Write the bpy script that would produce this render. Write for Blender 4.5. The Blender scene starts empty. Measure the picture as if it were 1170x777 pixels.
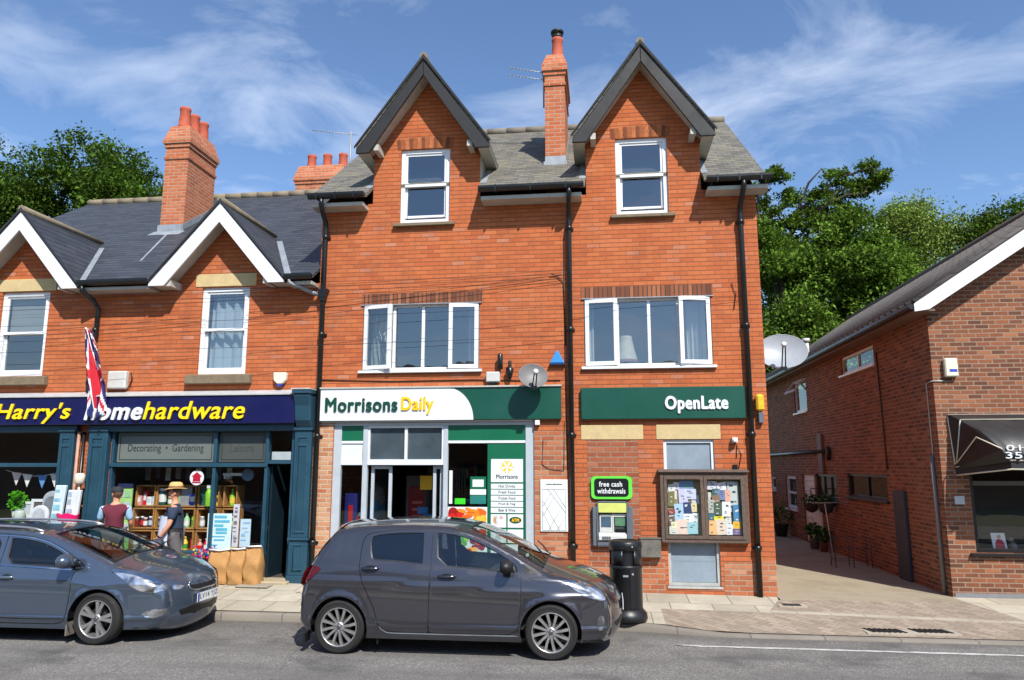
import bpy, bmesh, math, random
import numpy as np
from mathutils import Vector, Matrix
from mathutils.geometry import delaunay_2d_cdt

random.seed(7)
SC = bpy.context.scene
COL = SC.collection
ORG = {}
BASE = {}
RAD = math.radians


# ------------------------------------------------------------------ materials
def lin(c):
    def f(v):
        v = v / 255.0
        return v / 12.92 if v <= 0.04045 else ((v + 0.055) / 1.055) ** 2.4
    return (f(c[0]), f(c[1]), f(c[2]), 1.0)


class NT:
    """tiny node-tree helper"""
    def __init__(self, name):
        self.m = bpy.data.materials.new(name)
        self.m.use_nodes = True
        self.t = self.m.node_tree
        self.t.nodes.clear()
        self.out = self.t.nodes.new('ShaderNodeOutputMaterial')

    def n(self, typ, **kw):
        nd = self.t.nodes.new(typ)
        for k, v in kw.items():
            if k == 'inp':
                for a, b in v.items():
                    s = nd.inputs[a]
                    if isinstance(b, bpy.types.NodeSocket):
                        self.t.links.new(b, s)
                    else:
                        s.default_value = b
            else:
                setattr(nd, k, v)
        return nd

    def link(self, a, b):
        self.t.links.new(a, b)

    def math(self, op, a, b=0.0, clamp=False):
        nd = self.n('ShaderNodeMath', operation=op, use_clamp=clamp)
        for i, v in enumerate((a, b)):
            if isinstance(v, bpy.types.NodeSocket):
                self.link(v, nd.inputs[i])
            else:
                nd.inputs[i].default_value = v
        return nd.outputs[0]

    def mix(self, f, a, b, blend='MIX'):
        nd = self.n('ShaderNodeMix', data_type='RGBA', blend_type=blend)
        for i, v in ((0, f), (6, a), (7, b)):
            if isinstance(v, bpy.types.NodeSocket):
                self.link(v, nd.inputs[i])
            else:
                nd.inputs[i].default_value = v
        return nd.outputs[2]

    def ramp(self, f, stops, interp='LINEAR'):
        nd = self.n('ShaderNodeValToRGB')
        r = nd.color_ramp
        r.interpolation = interp
        while len(r.elements) < len(stops):
            r.elements.new(0.5)
        for e, (p, c) in zip(r.elements, stops):
            e.position = p
            e.color = c if len(c) == 4 else (*c, 1)
        self.link(f, nd.inputs[0])
        return nd.outputs[0]

    def noise(self, vec, scale, detail=4, rough=0.6):
        nd = self.n('ShaderNodeTexNoise', inp={'Scale': scale, 'Detail': detail, 'Roughness': rough})
        if vec is not None:
            self.link(vec, nd.inputs['Vector'])
        return nd.outputs[0]

    def pos(self):
        return self.n('ShaderNodeNewGeometry').outputs['Position']

    def obj(self):
        return self.n('ShaderNodeTexCoord').outputs['Object']

    def bsdf(self, color, rough=0.6, metal=0.0, spec=0.5, normal=None, **kw):
        p = self.n('ShaderNodeBsdfPrincipled')
        for nm, v in (('Base Color', color), ('Roughness', rough), ('Metallic', metal), ('Specular IOR Level', spec)):
            if isinstance(v, bpy.types.NodeSocket):
                self.link(v, p.inputs[nm])
            else:
                p.inputs[nm].default_value = v
        if normal is not None:
            self.link(normal, p.inputs['Normal'])
        for k, v in kw.items():
            p.inputs[k.replace('_', ' ')].default_value = v
        self.link(p.outputs[0], self.out.inputs[0])
        return p

    def bump(self, h, strength=0.5, dist=0.01):
        return self.n('ShaderNodeBump', inp={'Height': h, 'Strength': strength, 'Distance': dist}).outputs[0]


_MC = {}


def pm(name, rgb, rough=0.6, var=0.12, scale=6.0, bump=0.0, metal=0.0, spec=0.5, bscale=40.0, dirt=0.0):
    """general painted / plain surface: base colour with small mottling, optional grain and dirt spots"""
    if name in _MC:
        return _MC[name]
    T = NT(name)
    p = T.obj()
    c = lin(rgb)
    nz = T.noise(p, scale, 5)
    lo = tuple(max(0, x * (1 - var)) for x in c[:3]) + (1,)
    hi = tuple(min(1, x * (1 + var)) for x in c[:3]) + (1,)
    col = T.ramp(nz, [(0.3, lo), (0.7, hi)])
    if dirt:
        d = T.noise(p, scale * 3.1, 6, 0.7)
        f = T.ramp(d, [(0.5, (0, 0, 0)), (0.75, (dirt, dirt, dirt))])
        col = T.mix(f, col, (c[0] * .35 + .01, c[1] * .33 + .01, c[2] * .3 + .008, 1))
    nrm = None
    if bump:
        nrm = T.bump(T.noise(p, bscale, 5, 0.65), bump, 0.01)
    rr = T.ramp(nz, [(0.3, (rough * .85,) * 3), (0.7, (min(1, rough * 1.15),) * 3)])
    T.bsdf(col, rr, metal, spec, nrm)
    _MC[name] = T.m
    return T.m


def brick_mat(name, stops, mortar, w=0.23, h=0.081, ms=0.011, wear=0.35, patch=(0.3, 0.3, 0.3), uv='xy', bump=0.6, soot=0.0, blotch=1.0, ux=1.0, streak=0.0):
    T = NT(name)
    p = T.pos()
    s = T.n('ShaderNodeSeparateXYZ', inp={0: p})
    if uv == 'xy':
        u = T.math('ADD', s.outputs[0], s.outputs[1])
    elif uv == 'y':
        u = s.outputs[1]
    else:
        u = s.outputs[0]
    # slight waviness of the courses
    wob = T.noise(p, 1.3, 2)
    v = T.math('ADD', s.outputs[2], T.math('MULTIPLY', T.math('SUBTRACT', wob, 0.5), 0.012))
    vec = T.n('ShaderNodeCombineXYZ', inp={0: T.math('MULTIPLY', u, ux), 1: v}).outputs[0]
    b = T.n('ShaderNodeTexBrick', offset=0.5, squash=1.0, inp={
        'Vector': vec, 'Color1': (0, 0, 0, 1), 'Color2': (1, 1, 1, 1), 'Mortar': (0.5, 0.5, 0.5, 1), 'Scale': 1.0,
        'Mortar Size': ms, 'Mortar Smooth': 0.3, 'Bias': 0.0, 'Brick Width': w * ux, 'Row Height': h})
    col = T.ramp(b.outputs[0], stops)
    fine = T.noise(p, 45, 5, .7)
    col = T.mix(T.ramp(fine, [(0.35, (0, 0, 0)), (0.8, (wear, wear, wear))]), col, T.mix(0.5, col, (0.03, 0.018, 0.014, 1)))
    big = T.noise(p, 0.9, 6, .65)
    k = blotch
    col = T.mix(T.ramp(big, [(0.42, (0, 0, 0)), (0.72, (.55 * k, .55 * k, .55 * k))]), col, T.mix(0.6, col, (*patch, 1)))
    if soot:
        zt = T.noise(p, 2.2, 6, .7)
        col = T.mix(T.ramp(zt, [(0.5, (0, 0, 0)), (0.72, (soot, soot, soot))]), col, T.mix(0.75, col, (0.03, 0.027, 0.025, 1)))
    if streak:
        sn = T.noise(T.n('ShaderNodeMapping', inp={0: p, 'Scale': (2.2, 2.2, .16)}).outputs[0], 1.6, 6, .7)
        col = T.mix(T.ramp(sn, [(.5, (0, 0, 0)), (.74, (streak,) * 3)]), col, T.mix(.7, col, (.05, .035, .03, 1)))
        rw = T.noise(T.n('ShaderNodeMapping', inp={0: p, 'Scale': (.35, .35, 5.0)}).outputs[0], 2.0, 3, .6)
        col = T.mix(T.ramp(rw, [(.52, (0, 0, 0)), (.7, (streak * .6,) * 3)]), col, T.mix(.5, col, (.62, .3, .2, 1)))
    mn = T.noise(p, 11, 4)
    mcol = T.mix(mn, tuple(x * .6 for x in mortar) + (1,), tuple(min(1, x * 1.35) for x in mortar) + (1,))
    col = T.mix(b.outputs[1], col, mcol)
    hgt = T.math('SUBTRACT', T.math('MULTIPLY', fine, 0.35), b.outputs[1])
    T.bsdf(col, 0.88, 0, 0.25, T.bump(hgt, bump, 0.012))
    return T.m


def slate_mat(name, lo, hi, w=0.3, h=0.13, uv='x', moss=0.0, mosscol=(0.2, 0.19, 0.1), rough=0.6, gap=0.012):
    T = NT(name)
    p = T.pos()
    s = T.n('ShaderNodeSeparateXYZ', inp={0: p})
    u = s.outputs[0] if uv == 'x' else s.outputs[1]
    vec = T.n('ShaderNodeCombineXYZ', inp={0: T.math('MULTIPLY', u, 2.2), 1: T.math('ADD', s.outputs[2], T.math('MULTIPLY', T.noise(p, .7, 3), .03))}).outputs[0]
    b = T.n('ShaderNodeTexBrick', offset=0.5, inp={
        'Vector': vec, 'Color1': (0, 0, 0, 1), 'Color2': (1, 1, 1, 1), 'Mortar': (0, 0, 0, 1), 'Scale': 1.0,
        'Mortar Size': gap * .6, 'Mortar Smooth': 0.2, 'Bias': 0.0, 'Brick Width': w * 2.2, 'Row Height': h})
    col = T.ramp(b.outputs[0], [(0, lo), (1, hi)])
    col = T.mix(T.math('MULTIPLY', b.outputs[1], 0.8), col, tuple(x * .3 for x in lo[:3]) + (1,))
    nz = T.noise(p, 3.0, 6, .7)
    if moss:
        col = T.mix(T.ramp(nz, [(0.46, (0, 0, 0)), (0.66, (moss, moss, moss))]), col, (*mosscol, 1))
    fine = T.noise(p, 30, 4)
    col = T.mix(T.math('MULTIPLY', fine, .5), col, T.mix(.5, col, (0.01, 0.01, 0.01, 1)))
    # every course laps the one below: saw-tooth height
    saw = T.math('FRACT', T.math('DIVIDE', s.outputs[2], h))
    hgt = T.math('ADD', T.math('MULTIPLY', T.math('SUBTRACT', 1.0, saw), 1.0), T.math('MULTIPLY', b.outputs[1], -0.6))
    hgt = T.math('ADD', hgt, T.math('MULTIPLY', b.outputs[0], .35))
    T.bsdf(col, rough, 0, 0.4, T.bump(hgt, 0.8, 0.02))
    return T.m


def glass_mat(name, tint=(0.86, 0.9, 0.9), rough=0.02, refl=1.0, wavy=0.0):
    T = NT(name)
    tr = T.n('ShaderNodeBsdfTransparent', inp={0: (*tint, 1)})
    gl = T.n('ShaderNodeBsdfGlossy', inp={0: (1, 1, 1, 1), 'Roughness': rough})
    ge = T.n('ShaderNodeNewGeometry')
    dt = T.n('ShaderNodeVectorMath', operation='DOT_PRODUCT', inp={0: ge.outputs['Normal'], 1: ge.outputs['Incoming']})
    k = T.math('POWER', T.math('SUBTRACT', 1.0, T.math('ABSOLUTE', dt.outputs['Value']), clamp=True), 5.0)
    f = T.math('MULTIPLY', T.math('ADD', .075, T.math('MULTIPLY', k, .92)), refl, clamp=True)
    if wavy:
        nb = T.bump(T.noise(T.pos(), 2.2, 2), wavy, 0.02)
        T.link(nb, gl.inputs['Normal'])
    mx = T.n('ShaderNodeMixShader', inp={0: f, 1: tr.outputs[0], 2: gl.outputs[0]})
    T.link(mx.outputs[0], T.out.inputs[0])
    return T.m


def attr_mat(name, rough=0.6, bump=0.0):
    """printed / woven colours kept in a mesh colour attribute 'Col' (pattern only)"""
    T = NT(name)
    a = T.n('ShaderNodeAttribute', attribute_name='Col')
    T.bsdf(a.outputs[0], rough)
    return T.m


def leaf_mat(name, rgb, trans=0.22):
    T = NT(name)
    c = lin(rgb)
    nz = T.noise(T.pos(), 0.8, 3)
    col = T.mix(nz, tuple(x * .65 for x in c[:3]) + (1,), tuple(min(1, x * 1.35) for x in c[:3]) + (1,))
    d = T.n('ShaderNodeBsdfDiffuse', inp={0: col})
    t = T.n('ShaderNodeBsdfTranslucent', inp={0: T.mix(.5, col, (c[0] * 1.3, c[1] * 1.25, c[2] * .5, 1))})
    m1 = T.n('ShaderNodeMixShader', inp={0: trans, 1: d.outputs[0], 2: t.outputs[0]})
    T.link(m1.outputs[0], T.out.inputs[0])
    return T.m


# ------------------------------------------------------------------ mesh builder
class MB:
    def __init__(self):
        self.v = []
        self.f = []
        self.mi = []
        self.sm = []
        self.cols = None

    def add(self, vs, fs, m=0, smooth=False):
        o = len(self.v)
        self.v.extend([tuple(map(float, p)) for p in vs])
        for f in fs:
            self.f.append(tuple(i + o for i in f))
            self.mi.append(m)
            self.sm.append(smooth)
        return self

    def box(self, x0, x1, y0, y1, z0, z1, m=0):
        v = [(x0, y0, z0), (x1, y0, z0), (x1, y1, z0), (x0, y1, z0), (x0, y0, z1), (x1, y0, z1), (x1, y1, z1), (x0, y1, z1)]
        f = [(0, 3, 2, 1), (4, 5, 6, 7), (0, 1, 5, 4), (1, 2, 6, 5), (2, 3, 7, 6), (3, 0, 4, 7)]
        return self.add(v, f, m)

    def obox(self, c, half, rz=0, rx=0, ry=0, m=0):
        R = Matrix.Rotation(rz, 3, 'Z') @ Matrix.Rotation(ry, 3, 'Y') @ Matrix.Rotation(rx, 3, 'X')
        v = []
        for dz in (-1, 1):
            for dx, dy in ((-1, -1), (1, -1), (1, 1), (-1, 1)):
                v.append(Vector(c) + R @ Vector((dx * half[0], dy * half[1], dz * half[2])))
        f = [(0, 3, 2, 1), (4, 5, 6, 7), (0, 1, 5, 4), (1, 2, 6, 5), (2, 3, 7, 6), (3, 0, 4, 7)]
        return self.add(v, f, m)

    def prism(self, poly, a0, a1, plane='xz', m=0, caps=True):
        """polygon extruded along the axis that is normal to its plane"""
        n = len(poly)

        def P(u, v, a):
            return {'xz': (u, a, v), 'yz': (a, u, v), 'xy': (u, v, a)}[plane]
        vs = [P(u, v, a0) for u, v in poly] + [P(u, v, a1) for u, v in poly]
        fs = [(i, (i + 1) % n, n + (i + 1) % n, n + i) for i in range(n)]
        if caps:
            fs += [tuple(range(n))[::-1], tuple(range(n, 2 * n))]
        return self.add(vs, fs, m)

    def poly(self, pts, m=0):
        return self.add(pts, [tuple(range(len(pts)))], m)

    def tube(self, path, r, n=8, m=0, caps=True, smooth=True):
        P = [Vector(p) for p in path]
        k = len(P)
        rs = r if isinstance(r, (list, tuple)) else [r] * k
        rings = []
        up = None
        for i in range(k):
            d = (P[min(i + 1, k - 1)] - P[max(i - 1, 0)])
            if d.length < 1e-9:
                d = Vector((0, 0, 1))
            d.normalize()
            if up is None:
                up = Vector((0, 0, 1)) if abs(d.z) < .9 else Vector((1, 0, 0))
            a = d.cross(up)
            if a.length < 1e-5:
                a = d.orthogonal()
            a.normalize()
            b = a.cross(d)
            up = b
            rings.append([P[i] + (a * math.cos(t) + b * math.sin(t)) * rs[i] for t in [2 * math.pi * j / n for j in range(n)]])
        vs = [q for R in rings for q in R]
        fs = []
        for i in range(k - 1):
            for j in range(n):
                fs.append((i * n + j, i * n + (j + 1) % n, (i + 1) * n + (j + 1) % n, (i + 1) * n + j))
        self.add(vs, fs, m, smooth)
        if caps:
            o = len(self.v) - len(vs)
            self.f += [tuple(o + j for j in range(n))[::-1], tuple(o + (k - 1) * n + j for j in range(n))]
            self.mi += [m, m]
            self.sm += [False, False]
        return self

    def lathe(self, prof, c=(0, 0, 0), n=16, axis='z', m=0, smooth=True, caps=True):
        """profile of (radius, height) pairs turned about an axis through c"""
        def P(r, h, t):
            a, b = r * math.cos(t), r * math.sin(t)
            q = {'z': (a, b, h), 'y': (a, h, b), 'x': (h, a, b)}[axis]
            return (c[0] + q[0], c[1] + q[1], c[2] + q[2])
        vs = []
        for r, h in prof:
            vs += [P(r, h, 2 * math.pi * j / n) for j in range(n)]
        fs = []
        for i in range(len(prof) - 1):
            for j in range(n):
                fs.append((i * n + j, i * n + (j + 1) % n, (i + 1) * n + (j + 1) % n, (i + 1) * n + j))
        o = len(self.v)
        self.add(vs, fs, m, smooth)
        if caps:
            L = len(prof) - 1
            if prof[0][0] > 1e-4:
                self.f.append(tuple(o + j for j in range(n))[::-1]); self.mi.append(m); self.sm.append(False)
            if prof[L][0] > 1e-4:
                self.f.append(tuple(o + L * n + j for j in range(n))); self.mi.append(m); self.sm.append(False)
        return self

    def ball(self, c, r, n=12, k=8, m=0, sq=(1, 1, 1)):
        vs, fs = [], []
        for i in range(k + 1):
            a = math.pi * i / k
            for j in range(n):
                b = 2 * math.pi * j / n
                vs.append((c[0] + r * sq[0] * math.sin(a) * math.cos(b), c[1] + r * sq[1] * math.sin(a) * math.sin(b), c[2] + r * sq[2] * math.cos(a)))
        for i in range(k):
            for j in range(n):
                fs.append((i * n + j, (i + 1) * n + j, (i + 1) * n + (j + 1) % n, i * n + (j + 1) % n))
        return self.add(vs, fs, m, True)

    def bevel(self, w=0.01, seg=1):
        bm = bmesh.new()
        me = bpy.data.meshes.new('t')
        me.from_pydata(self.v, [], self.f)
        bm.from_mesh(me)
        lay = bm.faces.layers.int.new('mi')
        bm.faces.ensure_lookup_table()
        for f, m in zip(bm.faces, self.mi):
            f[lay] = m
        bmesh.ops.remove_doubles(bm, verts=bm.verts, dist=1e-5)
        bmesh.ops.recalc_face_normals(bm, faces=bm.faces)
        es = [e for e in bm.edges if len(e.link_faces) == 2 and e.calc_face_angle(0) > 0.5]
        bmesh.ops.bevel(bm, geom=es, offset=w, segments=seg, affect='EDGES', profile=0.6)
        self.v = [tuple(v.co) for v in bm.verts]
        bm.verts.index_update()
        self.f = [tuple(v.index for v in f.verts) for f in bm.faces]
        self.mi = [f[lay] for f in bm.faces]
        self.sm = [False] * len(self.f)
        bm.free()
        bpy.data.meshes.remove(me)
        return self

    def mesh(self, name, mats, org=(0, 0, 0), recalc=True):
        me = bpy.data.meshes.new(name)
        v = np.array(self.v, float).reshape(-1, 3) - np.array(org, float)
        me.from_pydata(v.tolist(), [], self.f)
        if not isinstance(mats, (list, tuple)):
            mats = [mats]
        for m in mats:
            me.materials.append(m)
        me.polygons.foreach_set('material_index', self.mi)
        me.polygons.foreach_set('use_smooth', self.sm)
        if recalc:
            bm = bmesh.new()
            bm.from_mesh(me)
            bmesh.ops.recalc_face_normals(bm, faces=bm.faces)
            bm.to_mesh(me)
            bm.free()
        if self.cols is not None:
            a = me.color_attributes.new('Col', 'FLOAT_COLOR', 'CORNER')
            k = 0
            arr = []
            for f, c in zip(self.f, self.cols):
                arr += list(c) * len(f)
            a.data.foreach_set('color', arr)
        me.update()
        return me


def root_org(o):
    return ORG.get(o.name, (0, 0, 0))


def link(o, parent=None):
    COL.objects.link(o)
    if parent is not None:
        o.parent = parent
        ORG[o.name] = root_org(parent)
    return o


def tag(o, label=None, cat=None, group=None, kind=None):
    if label:
        o['label'] = label
    if cat:
        o['category'] = cat
    if group:
        o['group'] = group
    if kind:
        o['kind'] = kind
    return o


def thing(name, label, cat, loc=(0, 0, 0), group=None):
    o = bpy.data.objects.new(name, None)
    o.empty_display_size = 0.2
    o.location = loc
    COL.objects.link(o)
    ORG[o.name] = tuple(loc)
    return tag(o, label, cat, group)


def part(name, mb, mats, parent, label=None, recalc=True):
    """one mesh object under its thing (world coordinates in, local out)"""
    me = mb.mesh(name, mats, root_org(parent), recalc)
    o = bpy.data.objects.new(name, me)
    link(o, parent)
    if label:
        o['label'] = label
    return o


def solo(name, mb, mats, label, cat, group=None, recalc=True):
    """a thing that is one mesh; origin at the middle of its base"""
    v = np.array(mb.v)
    lo, hi = v.min(0), v.max(0)
    org = ((lo[0] + hi[0]) / 2, (lo[1] + hi[1]) / 2, lo[2])
    o = bpy.data.objects.new(name, mb.mesh(name, mats, org, recalc))
    o.location = org
    COL.objects.link(o)
    ORG[o.name] = org
    return tag(o, label, cat, group)


def struct(name, mb, mats, kind='structure', recalc=False):
    o = bpy.data.objects.new(name, mb.mesh(name, mats, (0, 0, 0), recalc))
    COL.objects.link(o)
    o['kind'] = kind
    return o


def inpoly(x, y, P):
    c = False
    n = len(P)
    j = n - 1
    for i in range(n):
        xi, yi = P[i]
        xj, yj = P[j]
        if (yi > y) != (yj > y) and x < (xj - xi) * (y - yi) / (yj - yi + 1e-30) + xi:
            c = not c
        j = i
    return c


def cdt(outer, holes=(), extra=()):
    vs, es = [], []
    for loop in [outer] + list(holes):
        o = len(vs)
        vs += [Vector((p[0], p[1])) for p in loop]
        n = len(loop)
        es += [(o + i, o + (i + 1) % n) for i in range(n)]
    vs += [Vector(p) for p in extra]
    rv, re, rf, _, _, _ = delaunay_2d_cdt(vs, es, [], 0, 1e-6)
    fs = []
    for f in rf:
        cx = sum(rv[i].x for i in f) / len(f)
        cy = sum(rv[i].y for i in f) / len(f)
        if inpoly(cx, cy, outer) and not any(inpoly(cx, cy, h) for h in holes):
            fs.append(tuple(f))
    return [(p.x, p.y) for p in rv], fs


def rect(x0, x1, z0, z1):
    return [(x0, z0), (x1, z0), (x1, z1), (x0, z1)]


def wall(mb, outer, holes, a, depth, plane='xz', m=0, mr=None):
    """flat wall with real openings: front face at a, reveals going back by depth"""
    vs, fs = cdt(outer, holes)

    def P(u, v, w):
        return (u, w, v) if plane == 'xz' else (w, u, v)
    mb.add([P(u, v, a) for u, v in vs], fs, m)
    for loop in holes:
        n = len(loop)
        q = [P(u, v, a) for u, v in loop] + [P(u, v, a + depth) for u, v in loop]
        mb.add(q, [(i, (i + 1) % n, n + (i + 1) % n, n + i) for i in range(n)], m if mr is None else mr)
    return mb


def roundrect(x0, x1, z0, z1, r, k=5):
    out = []
    for cx, cz, a0 in ((x1 - r, z1 - r, 0), (x0 + r, z1 - r, 90), (x0 + r, z0 + r, 180), (x1 - r, z0 + r, 270)):
        for i in range(k + 1):
            t = RAD(a0 + 90 * i / k)
            out.append((cx + r * math.cos(t), cz + r * math.sin(t)))
    return out


def circle(cx, cz, r, n=16, sx=1.0, rot=0.0):
    o = []
    for i in range(n):
        t = 2 * math.pi * i / n
        a, b = r * sx * math.cos(t), r * math.sin(t)
        o.append((cx + a * math.cos(rot) - b * math.sin(rot), cz + a * math.sin(rot) + b * math.cos(rot)))
    return o


def frame(mb, x0, x1, z0, z1, w, y0, y1, m=0, plane='xz'):
    """four mitre-free frame bars that butt end to end"""
    B = mb.box if plane == 'xz' else (lambda a, b, c, d, e, f, mm=0: mb.box(c, d, a, b, e, f, mm))
    B(x0, x0 + w, y0, y1, z0, z1, m)
    B(x1 - w, x1, y0, y1, z0, z1, m)
    B(x0 + w, x1 - w, y0, y1, z0, z0 + w, m)
    B(x0 + w, x1 - w, y0, y1, z1 - w, z1, m)
    return mb


def text_mb(body, x0, x1, z0, z1, y, ext=0.012, bold=0.0, shear=0.0, keep=False, ux=None, uz=None, org=None, nrm=None):
    """lettering fitted into a box on a plane facing -Y (or any plane given by ux, uz, nrm)"""
    cu = bpy.data.curves.new('letters', 'FONT')
    cu.body = body
    cu.size = 1.0
    cu.shear = shear
    cu.extrude = 0.5
    cu.space_character = 1.0 + bold * 2.2
    cu.resolution_u = 4
    o = bpy.data.objects.new('letters', cu)
    COL.objects.link(o)
    dg = bpy.context.evaluated_depsgraph_get()
    me = bpy.data.meshes.new_from_object(o.evaluated_get(dg))
    v = np.empty(len(me.vertices) * 3)
    me.vertices.foreach_get('co', v)
    v = v.reshape(-1, 3)
    fs = [tuple(p.vertices) for p in me.polygons]
    bpy.data.objects.remove(o)
    bpy.data.meshes.remove(me)
    bpy.data.curves.remove(cu)
    lo, hi = v.min(0), v.max(0)
    sx = (x1 - x0) / (hi[0] - lo[0])
    sz = (z1 - z0) / (hi[1] - lo[1])
    X = x0 + (v[:, 0] - lo[0]) * sx
    Z = z0 + (v[:, 1] - lo[1]) * sz
    mb = MB()
    if ux is None:
        copies = [(0, 0)] if not bold else [(math.cos(q) * bold * (z1 - z0), math.sin(q) * bold * (z1 - z0)) for q in (.4, 2.0, 3.5, 5.2)]
        for i, (ox, oz) in enumerate(copies):
            mb.add(np.stack([X + ox, y - (v[:, 2] + 0.5) * (ext + .0004 * i), Z + oz], 1).tolist(), fs)
        return mb
    else:
        pts = np.array(org) + X[:, None] * np.array(ux) + Z[:, None] * np.array(uz) + ((v[:, 2] + 0.5) * ext)[:, None] * np.array(nrm)
    mb.add(pts.tolist(), fs)
    return mb


def copy_tree(o, parent=None):
    c = o.copy()
    COL.objects.link(c)
    if parent is not None:
        c.parent = parent
    for ch in list(o.children):
        copy_tree(ch, c)
    return c
# ------------------------------------------------------------------ materials shared by the place
def ground_mat(name, stops, mortar, w, h, ms, rot=0.0, grain=0.5, off=0.5, stain=(0.08, 0.075, 0.065), sst=0.5):
    T = NT(name)
    p = T.pos()
    mp = T.n('ShaderNodeMapping', inp={0: p, 'Rotation': (0, 0, rot)})
    b = T.n('ShaderNodeTexBrick', offset=off, inp={
        'Vector': mp.outputs[0], 'Color1': (0, 0, 0, 1), 'Color2': (1, 1, 1, 1), 'Mortar': (0, 0, 0, 1), 'Scale': 1.0,
        'Mortar Size': ms, 'Mortar Smooth': 0.2, 'Bias': 0.0, 'Brick Width': w, 'Row Height': h})
    col = T.ramp(b.outputs[0], stops)
    nz = T.noise(p, 1.7, 6, .7)
    col = T.mix(T.ramp(nz, [(0.45, (0, 0, 0)), (0.75, (sst,) * 3)]), col, (*stain, 1))
    fine = T.noise(p, 60, 4, .7)
    col = T.mix(T.math('MULTIPLY', fine, grain), col, T.mix(.6, col, (0.05, 0.045, 0.04, 1)))
    col = T.mix(b.outputs[1], col, (*mortar, 1))
    hgt = T.math('SUBTRACT', T.math('MULTIPLY', fine, .4), b.outputs[1])
    T.bsdf(col, 0.9, 0, 0.25, T.bump(hgt, 0.5, 0.008))
    return T.m


def asphalt_mat():
    T = NT('asphalt')
    p = T.pos()
    v = T.n('ShaderNodeTexVoronoi', inp={'Vector': p, 'Scale': 85.0})
    sp = T.noise(p, 160, 3, .8)
    col = T.ramp(v.outputs['Color'], [(0, (0.115, 0.108, 0.10)), (.6, (0.205, 0.193, 0.18)), (1, (0.50, 0.47, 0.43))])
    col = T.mix(T.math('MULTIPLY', sp, .55), col, (0.085, 0.082, 0.08, 1))
    big = T.noise(T.n('ShaderNodeMapping', inp={0: p, 'Scale': (0.35, 1.6, 1)}).outputs[0], 1.2, 6, .65)
    col = T.mix(T.ramp(big, [(0.42, (0, 0, 0)), (0.6, (.6,) * 3)]), col, (0.115, 0.109, 0.103, 1))
    st = T.noise(p, 3.3, 6, .75)
    col = T.mix(T.ramp(st, [(0.56, (0, 0, 0)), (0.72, (.6,) * 3)]), col, (0.2, 0.19, 0.175, 1))
    oil = T.noise(p, 0.8, 3)
    col = T.mix(T.ramp(oil, [(0.55, (0, 0, 0)), (0.68, (.55,) * 3)]), col, (0.05, 0.05, 0.052, 1))
    # grit and damp dirt gathered along the kerb
    sy = T.n('ShaderNodeSeparateXYZ', inp={0: p}).outputs[1]
    gt = T.math('ADD', sy, T.math('MULTIPLY', T.noise(p, 2.5, 6, .7), .7))
    col = T.mix(T.math('MULTIPLY', T.math('MULTIPLY', T.math('ADD', gt, 2.1), 2.2, clamp=True), .6), col, (.10, .09, .075, 1))
    # fine cracks
    cr = T.n('ShaderNodeTexVoronoi', feature='DISTANCE_TO_EDGE', inp={'Vector': T.mix(.12, p, T.n('ShaderNodeTexNoise', inp={'Vector': p, 'Scale': 3.0}).outputs[1]), 'Scale': .7})
    cf = T.ramp(cr.outputs[0], [(0.0, (.35,) * 3), (0.003, (0, 0, 0))])
    col = T.mix(cf, col, (0.03, 0.03, 0.03, 1))
    T.bsdf(col, 0.85, 0, 0.3, T.bump(v.outputs[0], 0.6, 0.006))
    return T.m


M_SLAB = ground_mat('paving_slabs', [(0, (0.43, 0.385, 0.295)), (.5, (0.50, 0.45, 0.35)), (1, (0.56, 0.51, 0.405))], (0.2, 0.18, 0.14), 0.62, 0.62, 0.009, sst=.6, stain=(.26, .235, .19))
M_BLOCK = ground_mat('block_paving', [(0, (0.30, 0.235, 0.175)), (.5, (0.36, 0.29, 0.22)), (1, (0.43, 0.35, 0.27))], (0.19, 0.165, 0.135), 0.21, 0.105, 0.006, rot=RAD(45), sst=.55, stain=(.19, .16, .13))
M_CONC = ground_mat('passage_concrete', [(0, (0.43, 0.37, 0.26)), (1, (0.47, 0.41, 0.295))], (0.28, 0.23, 0.155), 4.0, 3.1, 0.012, grain=1.0, sst=.75, stain=(.25, .205, .145))
M_KERB = ground_mat('kerb_stone', [(0, (0.22, 0.195, 0.165)), (1, (0.27, 0.24, 0.20))], (0.12, 0.11, 0.095), 0.915, 9.0, 0.01, off=0, sst=.5, stain=(.15, .135, .115))
M_EDGE = ground_mat('edging_setts', [(0, (0.42, 0.37, 0.29)), (1, (0.48, 0.425, 0.34))], (0.25, 0.22, 0.17), 0.45, 9.0, 0.008, off=0, sst=.3)
M_ROAD = asphalt_mat()
def line_mat():
    T = NT('worn_road_paint')
    p = T.pos()
    a = T.noise(T.n('ShaderNodeMapping', inp={0: p, 'Scale': (1, 6, 1)}).outputs[0], 5, 7, .75)
    col = T.mix(T.ramp(a, [(.44, (0, 0, 0)), (.62, (1, 1, 1))]), (.62, .61, .58, 1), (.17, .165, .16, 1))
    T.bsdf(col, .85, 0, .3, T.bump(T.noise(p, 160, 3), .4, .004))
    return T.m


M_LINE = line_mat()


def sstep(a, b, x):
    t = min(1, max(0, (x - a) / (b - a)))
    return t * t * (3 - 2 * t)


def ykerb(x):
    return -1.92 - .24 * sstep(.2, 1.7, x)


def zkerb(x):
    return .10 - .072 * sstep(.2, 1.7, x)


def gz(x, y):
    zw = 0.20 - 0.012 * max(-12, min(8, x))
    t = min(1, max(0, (y - ykerb(x)) / 2.0))
    return zkerb(x) + (zw - zkerb(x)) * t


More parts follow.
